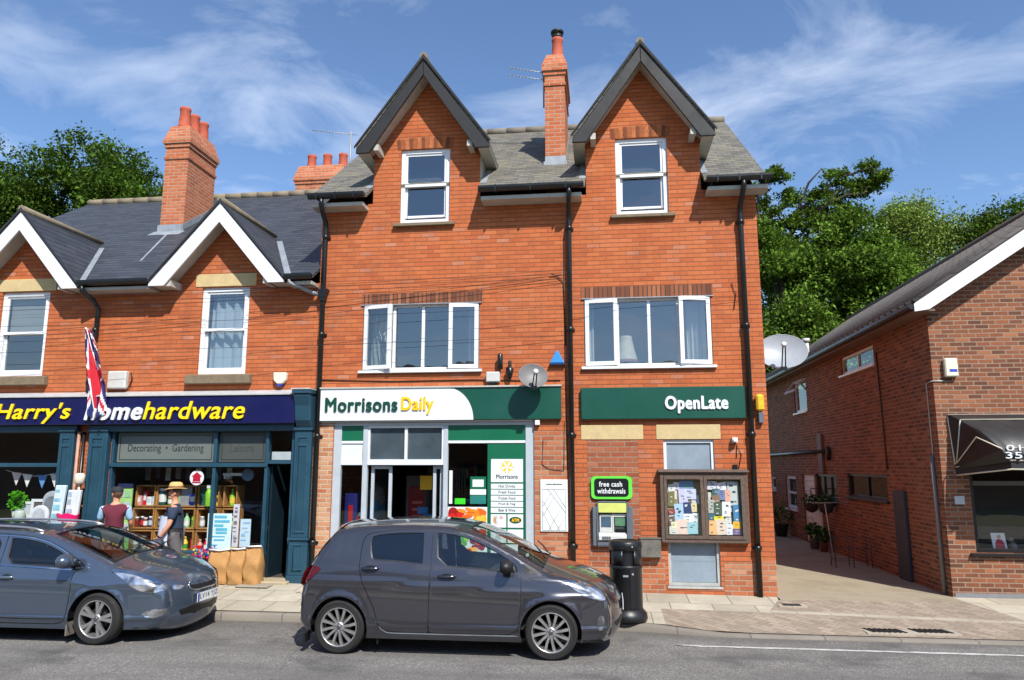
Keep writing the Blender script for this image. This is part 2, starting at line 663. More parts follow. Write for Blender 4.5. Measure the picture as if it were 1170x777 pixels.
def sheet(name, poly, mat, step=.5, dz=0.0, kind='structure'):
    xs = [p[0] for p in poly]
    ys = [p[1] for p in poly]
    ex = []
    nx, ny = int((max(xs) - min(xs)) / step), int((max(ys) - min(ys)) / step)
    if nx * ny < 6000:
        for i in range(1, nx):
            for j in range(1, ny):
                q = (min(xs) + i * step, min(ys) + j * step)
                if inpoly(q[0], q[1], poly):
                    ex.append(q)
    vs, fs = cdt(poly, (), ex)
    mb = MB()
    mb.add([(x, y, gz(x, y) + dz) for x, y in vs], fs, 0, True)
    return struct(name, mb, mat, kind)


def kline(x0, x1, off, n=24):
    return [(x0 + (x1 - x0) * i / n, ykerb(x0 + (x1 - x0) * i / n) + off) for i in range(n + 1)]


# ground to the horizon, road, pavements
g = MB(); g.add([(-400, -400, -.06), (400, -400, -.06), (400, 400, -.06), (-400, 400, -.06)], [(0, 1, 2, 3)])
struct('ground', g, pm('rough_ground', (112, 118, 70), .95, .3, .5, .5))
g = MB(); g.add([(-90, -9.6, 0), (90, -9.6, 0), (90, -1.8, 0), (-90, -1.8, 0)], [(0, 1, 2, 3)])
struct('road', g, M_ROAD)
g = MB(); g.box(-90, 90, -14.0, -9.6, -.05, .12)
struct('pavement_opposite', g, M_SLAB)

K = .14
sheet('pavement', [(-40, ykerb(-40) + K)] + kline(-14, .78, K) + [(.78, -1.0), (2.3, -1.0), (2.6, -.25), (2.64, .05), (-5.2, .05), (-5.2, 1.6), (-40, 1.6)], M_SLAB, .6)
sheet('driveway', kline(.78, 14, K) + [(40, ykerb(40) + K), (40, -1.22)] + [(5.75, -1.22), (2.3, -1.0), (.78, -1.0)], M_BLOCK, .4)
sheet('driveway_edging', [(2.3, -1.0), (5.75, -1.22), (5.72, -1.08), (2.36, -.86)], M_EDGE, .5)
sheet('driveway_upper', [(2.36, -.86), (5.72, -1.08), (5.42, .08), (2.6, -.25)], M_BLOCK, .4)
sheet('passage', [(2.64, -.247), (5.42, .08), (5.42, .52), (5.45, 30), (2.0, 30), (2.64, .05)], M_CONC, .6)
sheet('pavement_side', [(5.75, -1.22), (40, -1.22), (40, .55), (5.42, .55), (5.42, .08)], M_SLAB, .6)
kb = MB()
n = 120
prof = []
for i in range(n + 1):
    x = -30 + 60 * i / n
    y, z = ykerb(x), zkerb(x)
    prof.append([(x, y - .005, -.02), (x, y, z - .018), (x, y + .018, z + .001), (x, y + K, z + .001)])
vs = [q for P in prof for q in P]
fs = []
for i in range(n):
    for j in range(3):
        a = i * 4 + j
        fs.append((a, a + 4, a + 5, a + 1))
kb.add(vs, fs, 0, True)
struct('kerb', kb, M_KERB)
# worn white line along the edge of the road
ln = MB()
rnd = random.Random(3)
pts = []
for i in range(61):
    t = i / 60
    x = 1.0 + t * 12
    pts.append((x, -2.67 - .02 * t * 3 + rnd.uniform(-.004, .004), .035 + rnd.uniform(-.006, .004)))
for i in range(60):
    a, b = pts[i], pts[i + 1]
    ln.add([(a[0], a[1] - a[2], .004), (b[0], b[1] - b[2], .004), (b[0], b[1] + b[2], .004), (a[0], a[1] + a[2], .004)], [(0, 1, 2, 3)])
blob = [(1.0 + .14 * math.cos(t) * (1 + .4 * math.sin(3 * t)), -2.67 + .055 * math.sin(t) * (1 + .5 * math.cos(2 * t)), .008) for t in [2 * math.pi * i / 18 for i in range(18)]]
ln.poly(blob)
struct('road_marking', ln, M_LINE)

M_IRON = pm('cast_iron', (52, 48, 45), .6, .25, 12, .3, .3)
for i, (x, y, lab) in enumerate(((3.62, -1.78, 'rusty iron drain grating set in block paving, the left of a pair'), (4.2, -1.74, 'rusty iron drain grating set in block paving, the right of a pair'))):
    t = thing('drain_grating', lab, 'drain grating', (x, y, gz(x, y)), 'drain gratings in the block paving')
    m = MB(); z = gz(x, y)
    m.box(x - .29, x + .29, y - .17, y + .17, z - .03, z + .006)
    part('surround', m, M_EDGE, t)
    m = MB()
    for k in range(7):
        xx = x - .22 + k * .065
        m.obox((xx, y, z + .011), (.019, .115, .004), RAD(18), m=0)
    part('bars', m, pm('dark_gap', (22, 20, 19), .8), t)
m = MB(); x, y = 2.72, -.55; z = gz(x, y)
m.box(x - .2, x + .2, y - .13, y + .13, z - .02, z + .006); 
t = thing('drain_cover', 'small square drain cover in a pale surround near the building corner', 'drain cover', (x, y, z))
part('surround', m, M_EDGE, t)
m = MB(); m.box(x - .13, x + .13, y - .08, y + .08, z + .004, z + .010)
part('lid', m, M_IRON, t)

# ------------------------------------------------------------------ sky, sun, camera
SUN = Vector((.55, -1.0, 1.22)).normalized()
w = bpy.data.worlds.new('World')
SC.world = w
w.use_nodes = True
wt = w.node_tree
wt.nodes.clear()


def wn(typ, **kw):
    nd = wt.nodes.new(typ)
    for k, v in kw.items():
        if k == 'inp':
            for a, b in v.items():
                if isinstance(b, bpy.types.NodeSocket):
                    wt.links.new(b, nd.inputs[a])
                else:
                    nd.inputs[a].default_value = b
        else:
            setattr(nd, k, v)
    return nd


sky = wn('ShaderNodeTexSky', sky_type='NISHITA')
sky.sun_disc = False
sky.sun_elevation = math.asin(SUN.z)
sky.sun_rotation = math.atan2(SUN.x, SUN.y)
sky.air_density = 1.0
sky.dust_density = 0.2
sky.ozone_density = 5.5
tc = wn('ShaderNodeTexCoord')
sx = wn('ShaderNodeSeparateXYZ', inp={0: tc.outputs['Generated']})
zz = wn('ShaderNodeMath', operation='ADD', inp={0: sx.outputs[2], 1: 0.22})
px = wn('ShaderNodeMath', operation='DIVIDE', inp={0: sx.outputs[0], 1: zz.outputs[0]})
py = wn('ShaderNodeMath', operation='DIVIDE', inp={0: sx.outputs[1], 1: zz.outputs[0]})
cv = wn('ShaderNodeCombineXYZ', inp={0: px.outputs[0], 1: py.outputs[0]})
mp = wn('ShaderNodeMapping', inp={0: cv.outputs[0], 'Rotation': (0, 0, RAD(-28)), 'Scale': (1.0, 1.35, 1), 'Location': (3.1, 1.7, 0)})
n1 = wn('ShaderNodeTexNoise', inp={'Vector': mp.outputs[0], 'Scale': 2.3, 'Detail': 12.0, 'Roughness': .6, 'Distortion': .55})
n2 = wn('ShaderNodeTexNoise', inp={'Vector': cv.outputs[0], 'Scale': .9, 'Detail': 3.0, 'Roughness': .5})
ad = wn('ShaderNodeMath', operation='MULTIPLY_ADD', inp={0: n2.outputs[0], 1: 0.7, 2: -0.35})
sm = wn('ShaderNodeMath', operation='ADD', inp={0: n1.outputs[0], 1: ad.outputs[0]})
rp = wn('ShaderNodeValToRGB')
rp.color_ramp.elements[0].position = .47
rp.color_ramp.elements[0].color = (0, 0, 0, 1)
rp.color_ramp.elements[1].position = 1.0
rp.color_ramp.elements[1].color = (.72, .72, .72, 1)
wt.links.new(sm.outputs[0], rp.inputs[0])
cm = wn('ShaderNodeMix', data_type='RGBA', inp={0: rp.outputs[0], 6: sky.outputs[0], 7: (7.6, 8.1, 8.9, 1)})
bg = wn('ShaderNodeBackground', inp={0: cm.outputs[2], 'Strength': 0.135})
wo = wn('ShaderNodeOutputWorld', inp={0: bg.outputs[0]})

ld = bpy.data.lights.new('sun', 'SUN')
ld.energy = 4.8
ld.angle = RAD(.53)
ld.color = (1.0, .955, .88)
lo = bpy.data.objects.new('sun', ld)
lo.rotation_euler = SUN.to_track_quat('Z', 'Y').to_euler()
lo.location = (20, -40, 50)
COL.objects.link(lo)

cam = bpy.data.cameras.new('camera')
cam.sensor_width = 36.0
cam.lens = 850.0 / 1170.0 * 36.0
cam.clip_start = .1
cam.clip_end = 2000
co = bpy.data.objects.new('camera', cam)
co.location = (0, -12.5, 2.2)
co.rotation_euler = (RAD(90 + 9.5), 0, RAD(6.95))
COL.objects.link(co)
SC.camera = co
SC.view_settings.view_transform = 'Standard'
SC.view_settings.look = 'None'
SC.view_settings.exposure = 0.42
SC.view_settings.gamma = 1.0
SC.render.engine = 'CYCLES'
SC.cycles.use_denoising = True
SC.cycles.max_bounces = 8
SC.cycles.transparent_max_bounces = 16
SC.cycles.caustics_reflective = False
SC.cycles.caustics_refractive = False
# ------------------------------------------------------------------ the three-storey brick building
BR = [(0.0, (0.44, 0.105, 0.036)), (.3, (0.50, 0.128, 0.042)), (.7, (0.53, 0.145, 0.048)), (.95, (0.545, 0.16, 0.06)), (.985, (0.48, 0.175, 0.10)), (1.0, (0.55, 0.22, 0.125))]
M_BRICK = brick_mat('red_brick', BR, (0.21, 0.08, 0.042), w=.225, h=.0765, wear=.3, patch=(.40, .135, .062), soot=.35, ms=.008, bump=.5, ux=2.2, streak=.2)
M_BRICKL = brick_mat('old_lower_brick', [(0, (.32, .085, .04)), (.5, (.44, .125, .05)), (.8, (.50, .17, .08)), (1, (.56, .28, .16))], (.36, .25, .17), patch=(.35, .2, .13), soot=.3)
M_BRICKP = brick_mat('pale_lower_brick', [(0, (.44, .17, .08)), (.5, (.56, .26, .13)), (.8, (.6, .35, .2)), (1, (.45, .13, .06))], (.5, .4, .3), patch=(.45, .3, .2), h=.078)
M_INFILL = brick_mat('infill_brick', [(0, (.27, .07, .033)), (.6, (.36, .10, .045)), (1, (.43, .15, .075))], (.30, .19, .13), patch=(.30, .13, .08), soot=.3, h=.083)
M_SOLD = brick_mat('soldier_brick', [(0, (.13, .045, .025)), (.5, (.26, .085, .04)), (1, (.40, .15, .07))], (.09, .055, .04), w=.075, h=.6, patch=(.15, .08, .06), uv='x')
M_CHIM = brick_mat('chimney_brick', [(0, (.44, .11, .042)), (.6, (.52, .15, .06)), (1, (.56, .2, .1))], (.42, .27, .19), patch=(.38, .15, .09), soot=.4, h=.078)
M_SLATE = slate_mat('old_grey_slate', (.12, .11, .095, 1), (.21, .195, .165, 1), .19, .072, 'x', .6, (.24, .215, .14), .8)
M_SLATEY = slate_mat('old_grey_slate_gable', (.10, .095, .085, 1), (.2, .19, .17, 1), .24, .12, 'y', .4, (.2, .18, .13), .75)
M_BLACKP = pm('black_board_paint', (20, 20, 22), .6, .15, 3, .1, dirt=.25)
M_GUT = pm('black_gutter', (18, 19, 21), .35, .2, 5)
M_WHITE = pm('white_upvc', (222, 224, 226), .35, .03, 3)
M_WHITED = pm('white_soffit', (182, 178, 168), .6, .08, 4, dirt=.35)
M_STONE = pm('cream_stone', (196, 174, 128), .85, .1, 6, .3, dirt=.25)
M_SILL = pm('brown_stone_sill', (120, 106, 84), .9, .2, 9, .5, dirt=.5)
M_LEAD = pm('lead_flashing', (150, 156, 162), .5, .15, 6, .2, metal=.3)
M_TERRA = pm('terracotta_pot', (176, 84, 58), .8, .2, 8, .2, dirt=.35)
M_GLASS = glass_mat('window_glass', (.55, .60, .64), .015, 2.6, .06)
M_GLASSS = glass_mat('shop_glass', (.93, .95, .95), .01, .8, .03)
M_DARK = pm('dark_room', (38, 36, 36), .9, .2, 2)
M_ROOM = pm('room_paint', (120, 116, 108), .9, .1, 1)
M_CURT = pm('pale_curtain', (226, 224, 218), .9, .06, 3)
M_CURT2 = pm('grey_net_curtain', (150, 152, 140), .9, .25, 9)
M_GREEN = pm('green_sign_panel', (12, 74, 60), .38, .05, 1.5, dirt=.12)
M_GREEN2 = pm('green_infill_panel', (16, 98, 68), .35, .05, 1.5, dirt=.1)
M_SWHITE = pm('white_sign_panel', (220, 224, 226), .35, .03, 1.5)
M_YEL = pm('yellow_letters', (245, 190, 20), .35, .03, 3)
M_DKG = pm('dark_green_letters', (12, 66, 48), .35, .03, 3)
M_ALU = pm('grey_shop_frame', (176, 184, 190), .4, .06, 3, dirt=.15)
M_ALUW = pm('pale_shop_frame', (214, 218, 219), .4, .05, 3, dirt=.12)
M_GREYB = pm('grey_blue_board', (132, 146, 158), .6, .1, 4, .1, dirt=.2)

bld = thing('brick_building', 'three-storey red brick building with two steep black-edged gables above shop signs', 'building', (-1.2, 0, .15))
RY0, RZ0, RYR, RZR = -.33, 6.95, 3.3, 9.65
RS = (RZR - RZ0) / (RYR - RY0)


def roofz(y):
    return RZ0 + RS * (y - RY0)


GC = (-3.08, .77)
outer = [(-5.0, .1), (2.65, .1), (2.65, 6.86), (1.755, 6.86), (1.755, 8.0), (.77, 9.32), (-.215, 8.0), (-.215, 6.86), (-2.095, 6.86), (-2.095, 8.0), (-3.08, 9.32), (-4.065, 8.0), (-4.065, 6.86), (-5.0, 6.86)]
H_SHOP = rect(-4.64, -1.15, .12, 2.915)
H_W1, H_W2 = rect(-4.17, -2.09, 3.81, 4.99), rect(-.29, 1.83, 3.82, 5.0)
H_D1, H_D2 = rect(-3.56, -2.65, 6.47, 7.87), rect(.305, 1.2, 6.47, 7.87)
H_G1, H_G2 = rect(.97, 1.78, 2.0, 2.6), rect(.99, 1.80, .3, 1.06)
m = MB()
wall(m, outer, [H_SHOP, H_W1, H_W2, H_D1, H_D2, H_G1, H_G2], 0, .14)
part('wall', m, M_BRICK, bld, recalc=False)
# lower wall zones of other brick, 3 mm proud
m = MB(); m.box(-5.0, -4.64, -.004, .0, .1, 2.92); part('pier', m, M_BRICKP, bld)
m = MB(); m.box(-1.15, -.6, -.004, 0, .1, 2.75); part('pier', m, M_BRICKL, bld)
m = MB(); m.box(-.27, .56, -.003, 0, .6, 2.6); part('infill', m, M_INFILL, bld)
m = MB()
wall(m, [(-.5, .1), (2.65, .1), (2.65, .72), (1.9, .66), (.9, .75), (.5, .62), (-.5, .62)], [rect(.94, 1.85, .1, .75)], -.0035, .003)
part('plinth', m, M_BRICKL, bld, recalc=False)
# side and rear walls, floors and partitions
m = MB()
m.add([(2.65, 0, -.1), (2.65, 8.2, -.1), (2.65, 8.2, 6.0), (2.65, RYR, RZR - .12), (2.65, 0, 6.86)], [(0, 1, 2, 3, 4)])
m.add([(-5.0, 0, -.1), (-5.0, 8.2, -.1), (-5.0, 8.2, 6.0), (-5.0, RYR, RZR - .12), (-5.0, 0, 6.86)], [(4, 3, 2, 1, 0)])
m.add([(-5, 8.2, -.1), (2.65, 8.2, -.1), (2.65, 8.2, 6.0), (-5, 8.2, 6.0)], [(3, 2, 1, 0)])
part('side_wall', m, M_BRICK, bld, recalc=False)
m = MB()
m.box(-4.98, 2.63, .3, 8.1, 3.2, 3.3)
m.box(-4.98, 2.63, .3, 8.1, 5.75, 5.85)
m.box(-4.98, 2.63, 3.4, 3.5, 3.3, 8.2)
m.box(-4.98, 2.63, 6.0, 6.1, .1, 3.2)
m.box(-1.0, -.9, .18, 6, .1, 5.7)
part('inner_walls', m, M_ROOM, bld)


def slope_slab(mb, poly, zf, th, mt=0, mu=0):
    vs, fs = cdt(poly)
    n = len(vs)
    mb.add([(x, y, zf(x, y)) for x, y in vs], fs, mt)
    mb.add([(x, y, zf(x, y) - th) for x, y in vs], [f[::-1] for f in fs], mu)
    k = len(poly)
    q = [(x, y, zf(x, y)) for x, y in poly] + [(x, y, zf(x, y) - th) for x, y in poly]
    mb.add(q, [(i, (i + 1) % k, k + (i + 1) % k, k + i) for i in range(k)], mt)
    return mb


m = MB()
slope_slab(m, [(-5.1, RY0), (-4.075, RY0), (-4.075, .04), (-2.085, .04), (-2.085, RY0), (-.225, RY0), (-.225, .04), (1.765, .04), (1.765, RY0), (2.78, RY0), (2.78, RYR), (-5.1, RYR)], lambda x, y: roofz(y), .07)
slope_slab(m, [(-5.1, RYR), (2.78, RYR), (2.78, 8.3), (-5.1, 8.3)], lambda x, y: RZR - .74 * (y - RYR), .07)
roof = part('roof', m, M_SLATE, bld)
m = MB()
for i in range(18):
    x0 = -5.1 + i * .4378
    m.tube([(x0 + .004, RYR, RZR + .02), (x0 + .43, RYR, RZR + .022)], .09, 10)
part('ridge_tiles', m, pm('ridge_tile', (120, 112, 100), .85, .2, 5, .3, dirt=.4), roof)
m = MB()  # right-hand verge board
m.prism([(-.33, 6.86), (3.3, 9.56), (3.3, 9.44), (-.33, 6.74)], 2.70, 2.755, 'yz')
part('verge_board', m, M_BLACKP, bld)
# gutters with white fascia
for a, b in ((-5.12, -4.1), (-2.06, -.25), (1.79, 2.84)):
    m = MB()
    pr = [(-.35 - .06 + .06 * math.cos(t), 6.915 + .062 * math.sin(t)) for t in [math.pi + math.pi * i / 8 for i in range(9)]]
    pr = [(-.345, 6.915 + .02)] + [(-.35, 6.93)] + [(-.47, 6.93)] + pr[0:1] + pr[1:]
    m.prism([(-.35, 6.935), (-.475, 6.935), (-.475, 6.90), (-.46, 6.86), (-.42, 6.838), (-.38, 6.845), (-.35, 6.87)], a, b, 'yz')
    for k in range(3):
        xx = a + (b - a) * (k + .5) / 3
        m.box(xx - .012, xx + .012, -.482, -.34, 6.83, 6.942)
    part('gutter', m, M_GUT, bld)
    m = MB(); m.box(a + .03, b - .04, -.335, -.004, 6.725, 6.79)
    part('soffit', m, M_WHITED, bld)

for gi, c in enumerate(GC):
    AZ, TW, TZ = 9.46, 1.20, 7.80
    k = (AZ - TZ) / TW
    yb = lambda z: (z - RZ0) / RS + RY0
    m = MB()
    for s in (-1, 1):
        P = [(c, -.40, AZ), (c + s * TW, -.40, TZ), (c + s * TW, yb(TZ) + .02, TZ), (c, yb(AZ) + .03, AZ)]
        Q = [(x, y, z - .075) for x, y, z in P]
        m.add(P + Q, [(0, 1, 2, 3), (7, 6, 5, 4), (0, 4, 5, 1), (1, 5, 6, 2), (2, 6, 7, 3)])
    gr = part('gable_roof', m, M_SLATEY, bld)
    m = MB()
    m.tube([(c, -.41, AZ + .01), (c, yb(AZ), AZ + .01)], .075, 8)
    part('ridge_tiles', m, pm('ridge_tile', (120, 112, 100)), gr)
    # black bargeboard in two lengths that meet at the apex
    m = MB()
    for s in (-1, 1):
        pl = [(c + s * .003, AZ - .05), (c + s * TW * 1.0, TZ - .05), (c + s * (TW + .005), TZ - .13), (c + s * (TW - .235), TZ - .13), (c + s * .003, AZ - .36)]
        m.prism(pl, -.40, -.355, 'xz')
    m.bevel(.004)
    part('bargeboard', m, M_BLACKP, gr)
    m = MB()  # dark tile edge over the board
    for s in (-1, 1):
        m.prism([(c, AZ + .035), (c + s * (TW + .03), TZ - .005), (c + s * (TW + .03), TZ - .045), (c, AZ - .04)], -.43, -.405, 'xz')
    part('tile_edge', m, pm('dark_tile_edge', (36, 34, 32), .8, .3, 20, .3), gr)
    m = MB()
    for s in (-1, 1):
        # sloping soffit behind the board
        P = [(c, -.354, AZ - .30), (c + s * (TW - .18), -.354, AZ - .30 - k * (TW - .18)), (c + s * (TW - .18), -.003, AZ - .30 - k * (TW - .18)), (c, -.003, AZ - .30)]
        P2 = [(x, y, z - .015) for x, y, z in P]
        m.add(P + P2, [(0, 1, 2, 3), (7, 6, 5, 4), (0, 4, 5, 1), (2, 6, 7, 3)])
        # boxed eave running back along the side
        xa, xb = sorted((c + s * .992, c + s * (TW - .02)))
        m.box(xa, xb, -.353, yb(TZ - .08), TZ - .105, TZ - .088)
        xa, xb = sorted((c + s * (TW - .018), c + s * (TW - .004)))
        m.box(xa, xb, -.353, yb(TZ - .02), TZ - .105, TZ - .078)
        # small moulded block at the foot of the board
        xa, xb = sorted((c + s * (TW - .40), c + s * (TW - .31)))
        m.box(xa, xb, -.35, -.003, TZ - .07, TZ + .04)
    part('soffit', m, M_WHITED, gr)
    m = MB()
    for s in (-1, 1):
        xa, xb = sorted((c + s * .962, c + s * .985))
        m.prism([(.02, roofz(.02) - .02), (.02, 8.0), (yb(8.0) + .03, 8.0)], xa, xb, 'yz')
    part('cheek', m, M_WHITED, bld)
    for s in (-1, 1):
        m = MB()
        m.add([(c + s * .987, -.1, roofz(-.1) + .006), (c + s * 1.10, -.1, roofz(-.1) + .006), (c + s * 1.10, 1.0, roofz(1.0) + .006), (c + s * .987, 1.0, roofz(1.0) + .006)], [(0, 1, 2, 3)])
        part('lead_valley', m, M_LEAD, bld)

# chimney stack
m = MB()
X0, X1, Y0, Y1 = -.985, -.605, .8, 2.1
m.box(X0, X1, Y0, Y1, 7.3, 9.38)
for e, a, b in ((.022, 9.38, 9.44), (.002, 9.44, 9.60), (.025, 9.60, 9.68), (.055, 9.68, 9.82)):
    m.box(X0 - e, X1 + e, Y0 - e, Y1 + e, a, b)
e = .045
m.add([(X0 - e, Y0 - e, 9.82), (X1 + e, Y0 - e, 9.82), (X1 + e, Y1 + e, 9.82), (X0 - e, Y1 + e, 9.82), (X0 + .03, Y0 + .05, 10.06), (X1 - .03, Y0 + .05, 10.06), (X1 - .03, Y1 - .05, 10.06), (X0 + .03, Y1 - .05, 10.06)],
      [(0, 3, 2, 1), (4, 5, 6, 7), (0, 1, 5, 4), (1, 2, 6, 5), (2, 3, 7, 6), (3, 0, 4, 7)])
ch = part('chimney', m, M_CHIM, bld)
m = MB(); m.box(X0 - .03, X1 + .03, Y0 - .03, Y0 + .0, 7.72, 7.84); m.box(X0 - .004, X1 + .004, Y0 - .003, Y0, 7.84, 7.95)
m.prism([(Y0 - .1, roofz(Y0 - .1) + .012), (Y1, roofz(Y1) + .012), (Y1, roofz(Y1) + .12), (Y0, roofz(Y0) + .12)], X1 + .002, X1 + .01, 'yz')
part('lead_flashing', m, M_LEAD, ch)
m = MB(); m.lathe([(.125, 10.03), (.135, 10.1), (.115, 10.14), (.098, 10.42), (.115, 10.45), (.112, 10.5), (.085, 10.5), (.085, 10.2)], (-.75, 1.05, 0), 16)
pot = part('chimney_pot', m, M_TERRA, ch)
m = MB(); m.lathe([(.10, 10.5), (.105, 10.58)], (-.75, 1.05, 0), 14); m.lathe([(.09, 10.60), (.128, 10.62), (.128, 10.66), (.06, 10.70)], (-.75, 1.05, 0), 14)
for t in range(4):
    m.tube([(-.75 + .1 * math.cos(t * 1.57), 1.05 + .1 * math.sin(t * 1.57), 10.56), (-.75 + .11 * math.cos(t * 1.57), 1.05 + .11 * math.sin(t * 1.57), 10.64)], .012, 5)
part('cowl', m, M_BLACKP, pot)
m = MB(); m.lathe([(.125, 10.03), (.115, 10.14), (.1, 10.38), (.115, 10.4), (.09, 10.42)], (-.8, 1.7, 0), 14)
part('chimney_pot', m, M_TERRA, ch)


# windows --------------------------------------------------------------------
def curtain(mb, x0, x1, z0, z1, y, amp=.03, waves=5, taper=0.0, n=40, m=0, gather=0.0):
    rows = 8
    vs = []
    for j in range(rows + 1):
        v = j / rows
        for i in range(n + 1):
            u = i / n
            pinch = gather * math.exp(-((v - .45) / .25) ** 2)
            x = x0 + (x1 - x0) * (u * (1 - pinch) + taper * v * (1 - u) * .0)
            yy = y + amp * math.sin(u * waves * 2 * math.pi + .6 * v) * (.6 + .4 * v) + .3 * amp * math.sin(u * waves * 4.7 * math.pi)
            vs.append((x, yy, z0 + (z1 - z0) * v))
    fs = []
    for j in range(rows):
        for i in range(n):
            a = j * (n + 1) + i
            fs.append((a, a + 1, a + n + 2, a + n + 1))
    mb.add(vs, fs, m, True)
    return mb


def sash_window(parent, x0, x1, z0, z1, y=.05, open_=.0, fw=.075, blind=None, glass=None, horns=True):
    zc = (z0 + z1) / 2
    m = MB()
    frame(m, x0, x1, z0, z1, fw, y, y + .09)
    a, b = x0 + fw, x1 - fw
    frame(m, a, b, zc - .005, z1 - fw, .04, y + .02, y + .05)          # upper sash
    frame(m, a, b, z0 + fw + open_, zc + .035 + open_ * .0, .042, y + .052, y + .085)    # lower sash
    m.box(a - .002, b + .002, y - .012, y + .018, zc - .012, zc + .04)
    if horns:
        for xx in (a + .03, b - .075):
            m.box(xx, xx + .045, y + .006, y + .02, zc + .04, zc + .075)
    m.bevel(.004)
    w_ = part('window', m, M_WHITE, parent)
    m = MB()
    m.add([(a + .03, y + .036, zc), (b - .03, y + .036, zc), (b - .03, y + .036, z1 - fw - .03), (a + .03, y + .036, z1 - fw - .03)], [(0, 1, 2, 3)])
    m.add([(a + .03, y + .068, z0 + fw + open_ + .03), (b - .03, y + .068, z0 + fw + open_ + .03), (b - .03, y + .068, zc + .01), (a + .03, y + .068, zc + .01)], [(0, 1, 2, 3)])
    part('pane', m, glass or M_GLASS, w_, recalc=False)
    return w_


def sill(parent, x0, x1, zt, h=.09, out=.09, mat=None):
    m = MB()
    m.prism([(-out, zt - .02), (-out, zt - h), (.0, zt - h), (.13, zt - h), (.13, zt + .008), (.0, zt)], x0, x1, 'yz')
    m.bevel(.006)
    return part('sill', m, mat or M_SILL, parent)


for (a, b, z0, z1) in ((-3.56, -2.65, 6.47, 7.87), (.305, 1.2, 6.47, 7.87)):
    w1 = sash_window(bld, a, b, z0, z1, .045, .05)
    sill(w1, a - .1, b + .1, z0 + .0, .075, .085)
    m = MB(); m.box(a + .07, b - .07, .14, .15, z0 + .07, z0 + .1); part('gap', m, M_DARK, w1)
    m = MB()  # slightly arched soldier course
    nb = 14
    for i in range(nb):
        u0, u1 = i / nb, (i + 1) / nb - .012
        sp = .07 * (b - a)
        xl, xr = a - .06, b + .06
        rise = lambda u: .03 * (1 - (2 * u - 1) ** 2)
        fan = lambda u: (u - .5) * .05
        m.prism([(xl + (xr - xl) * u0, 7.868 + rise(u0) * .2), (xl + (xr - xl) * u1, 7.868 + rise(u1) * .2), (xl + (xr - xl) * u1 + fan(u1), 8.06 + rise(u1)), (xl + (xr - xl) * u0 + fan(u0), 8.06 + rise(u0))], -.006, .0, 'xz', i % 3)
    part('brick_arch', m, [pm('arch_brick_dark', (112, 60, 34), .9, .3, 15, .3), pm('arch_brick_mid', (146, 82, 44), .9, .3, 15, .3), pm('arch_brick_light', (170, 100, 56), .9, .3, 15, .3)], bld)


def casement(parent, x0, x1, z0, z1, splits, opens, y=.045):
    fw = .055
    m = MB()
    frame(m, x0, x1, z0, z1, fw, y, y + .07)
    xs = [x0 + (x1 - x0) * s for s in splits]
    for s in xs[1:-1]:
        m.box(s - .027, s + .027, y + .001, y + .069, z0 + fw, z1 - fw)
    m.box(x0 - .05, x1 + .05, -.065, y, z0 - .045, z0 + .0)
    w_ = part('window', m.bevel(.004), M_WHITE, parent)
    g = MB()
    for i in range(len(xs) - 1):
        a, b = xs[i], xs[i + 1]
        a += fw if i == 0 else .027
        b -= fw if i == len(xs) - 2 else .027
        ang, hinge = opens[i]
        if ang is None:
            g.add([(a, y + .035, z0 + fw), (b, y + .035, z0 + fw), (b, y + .035, z1 - fw), (a, y + .035, z1 - fw)], [(0, 1, 2, 3)])
            continue
        # an opening light: frame hinged at one side, swung outward
        a, b = a - .035, b + .035
        wdt = b - a
        L = MB()
        lw = .068
        frame(L, 0, wdt, z0 + .02, z1 - .02, lw, -.028, .03)
        if hinge == 'top':
            R = Matrix.Translation((a, y - .03, z1 - .02)) @ Matrix.Rotation(ang, 4, 'X') @ Matrix.Translation((0, 0, -(z1 - .02)))
        elif hinge == 'l':
            R = Matrix.Translation((a, y - .03, 0)) @ Matrix.Rotation(-ang, 4, 'Z')
        else:
            R = Matrix.Translation((b, y - .03, 0)) @ Matrix.Rotation(ang, 4, 'Z') @ Matrix.Translation((-wdt, 0, 0))
        L.v = [tuple(R @ Vector(p)) for p in L.v]
        lo_ = part('casement', L.bevel(.004), M_WHITE, w_)
        q = [(lw, 0, z0 + .02 + lw), (wdt - lw, 0, z0 + .02 + lw), (wdt - lw, 0, z1 - .02 - lw), (lw, 0, z1 - .02 - lw)]
        G = MB(); G.add([tuple(R @ Vector(p)) for p in q], [(0, 1, 2, 3)])
        part('pane', G, M_GLASS, w_, recalc=False)
    part('pane', g, M_GLASS, w_, recalc=False)
    return w_


SP = (0, .265, .515, .745, 1)
wA = casement(bld, -4.17, -2.09, 3.81, 4.99, SP, [(RAD(13), 'l'), (None, ''), (None, ''), (RAD(4), 'r')])
wB = casement(bld, -.29, 1.83, 3.82, 5.0, SP, [(RAD(5), 'l'), (None, ''), (None, ''), (RAD(10), 'r')])
c1 = MB(); curtain(c1, -4.12, -3.66, 3.84, 4.95, .35, .05, 4, gather=.35); part('curtain', c1, pm('patterned_curtain', (190, 190, 172), .9, .35, 14), wA)
c1 = MB(); curtain(c1, -2.35, -2.13, 3.84, 4.95, .35, .04, 2, gather=.5); part('curtain', c1, M_CURT, wA)
c1 = MB(); curtain(c1, 1.45, 1.78, 3.84, 4.95, .3, .05, 3); part('curtain', c1, M_CURT, wB)
c1 = MB(); curtain(c1, -.25, -.13, 3.84, 4.95, .3, .03, 2); part('curtain', c1, M_CURT, wB)
for a, b, z in ((-4.21, -2.05, 4.985), (-.33, 1.87, 4.995)):
    m = MB(); m.box(a, b, -.006, 0, z + .004, z + .2)
    part('brick_lintel', m, M_SOLD, bld)
    m = MB(); m.box(a, b, -.03, -.007, z - .012, z + .003); part('drip_strip', m, M_LEAD, bld)
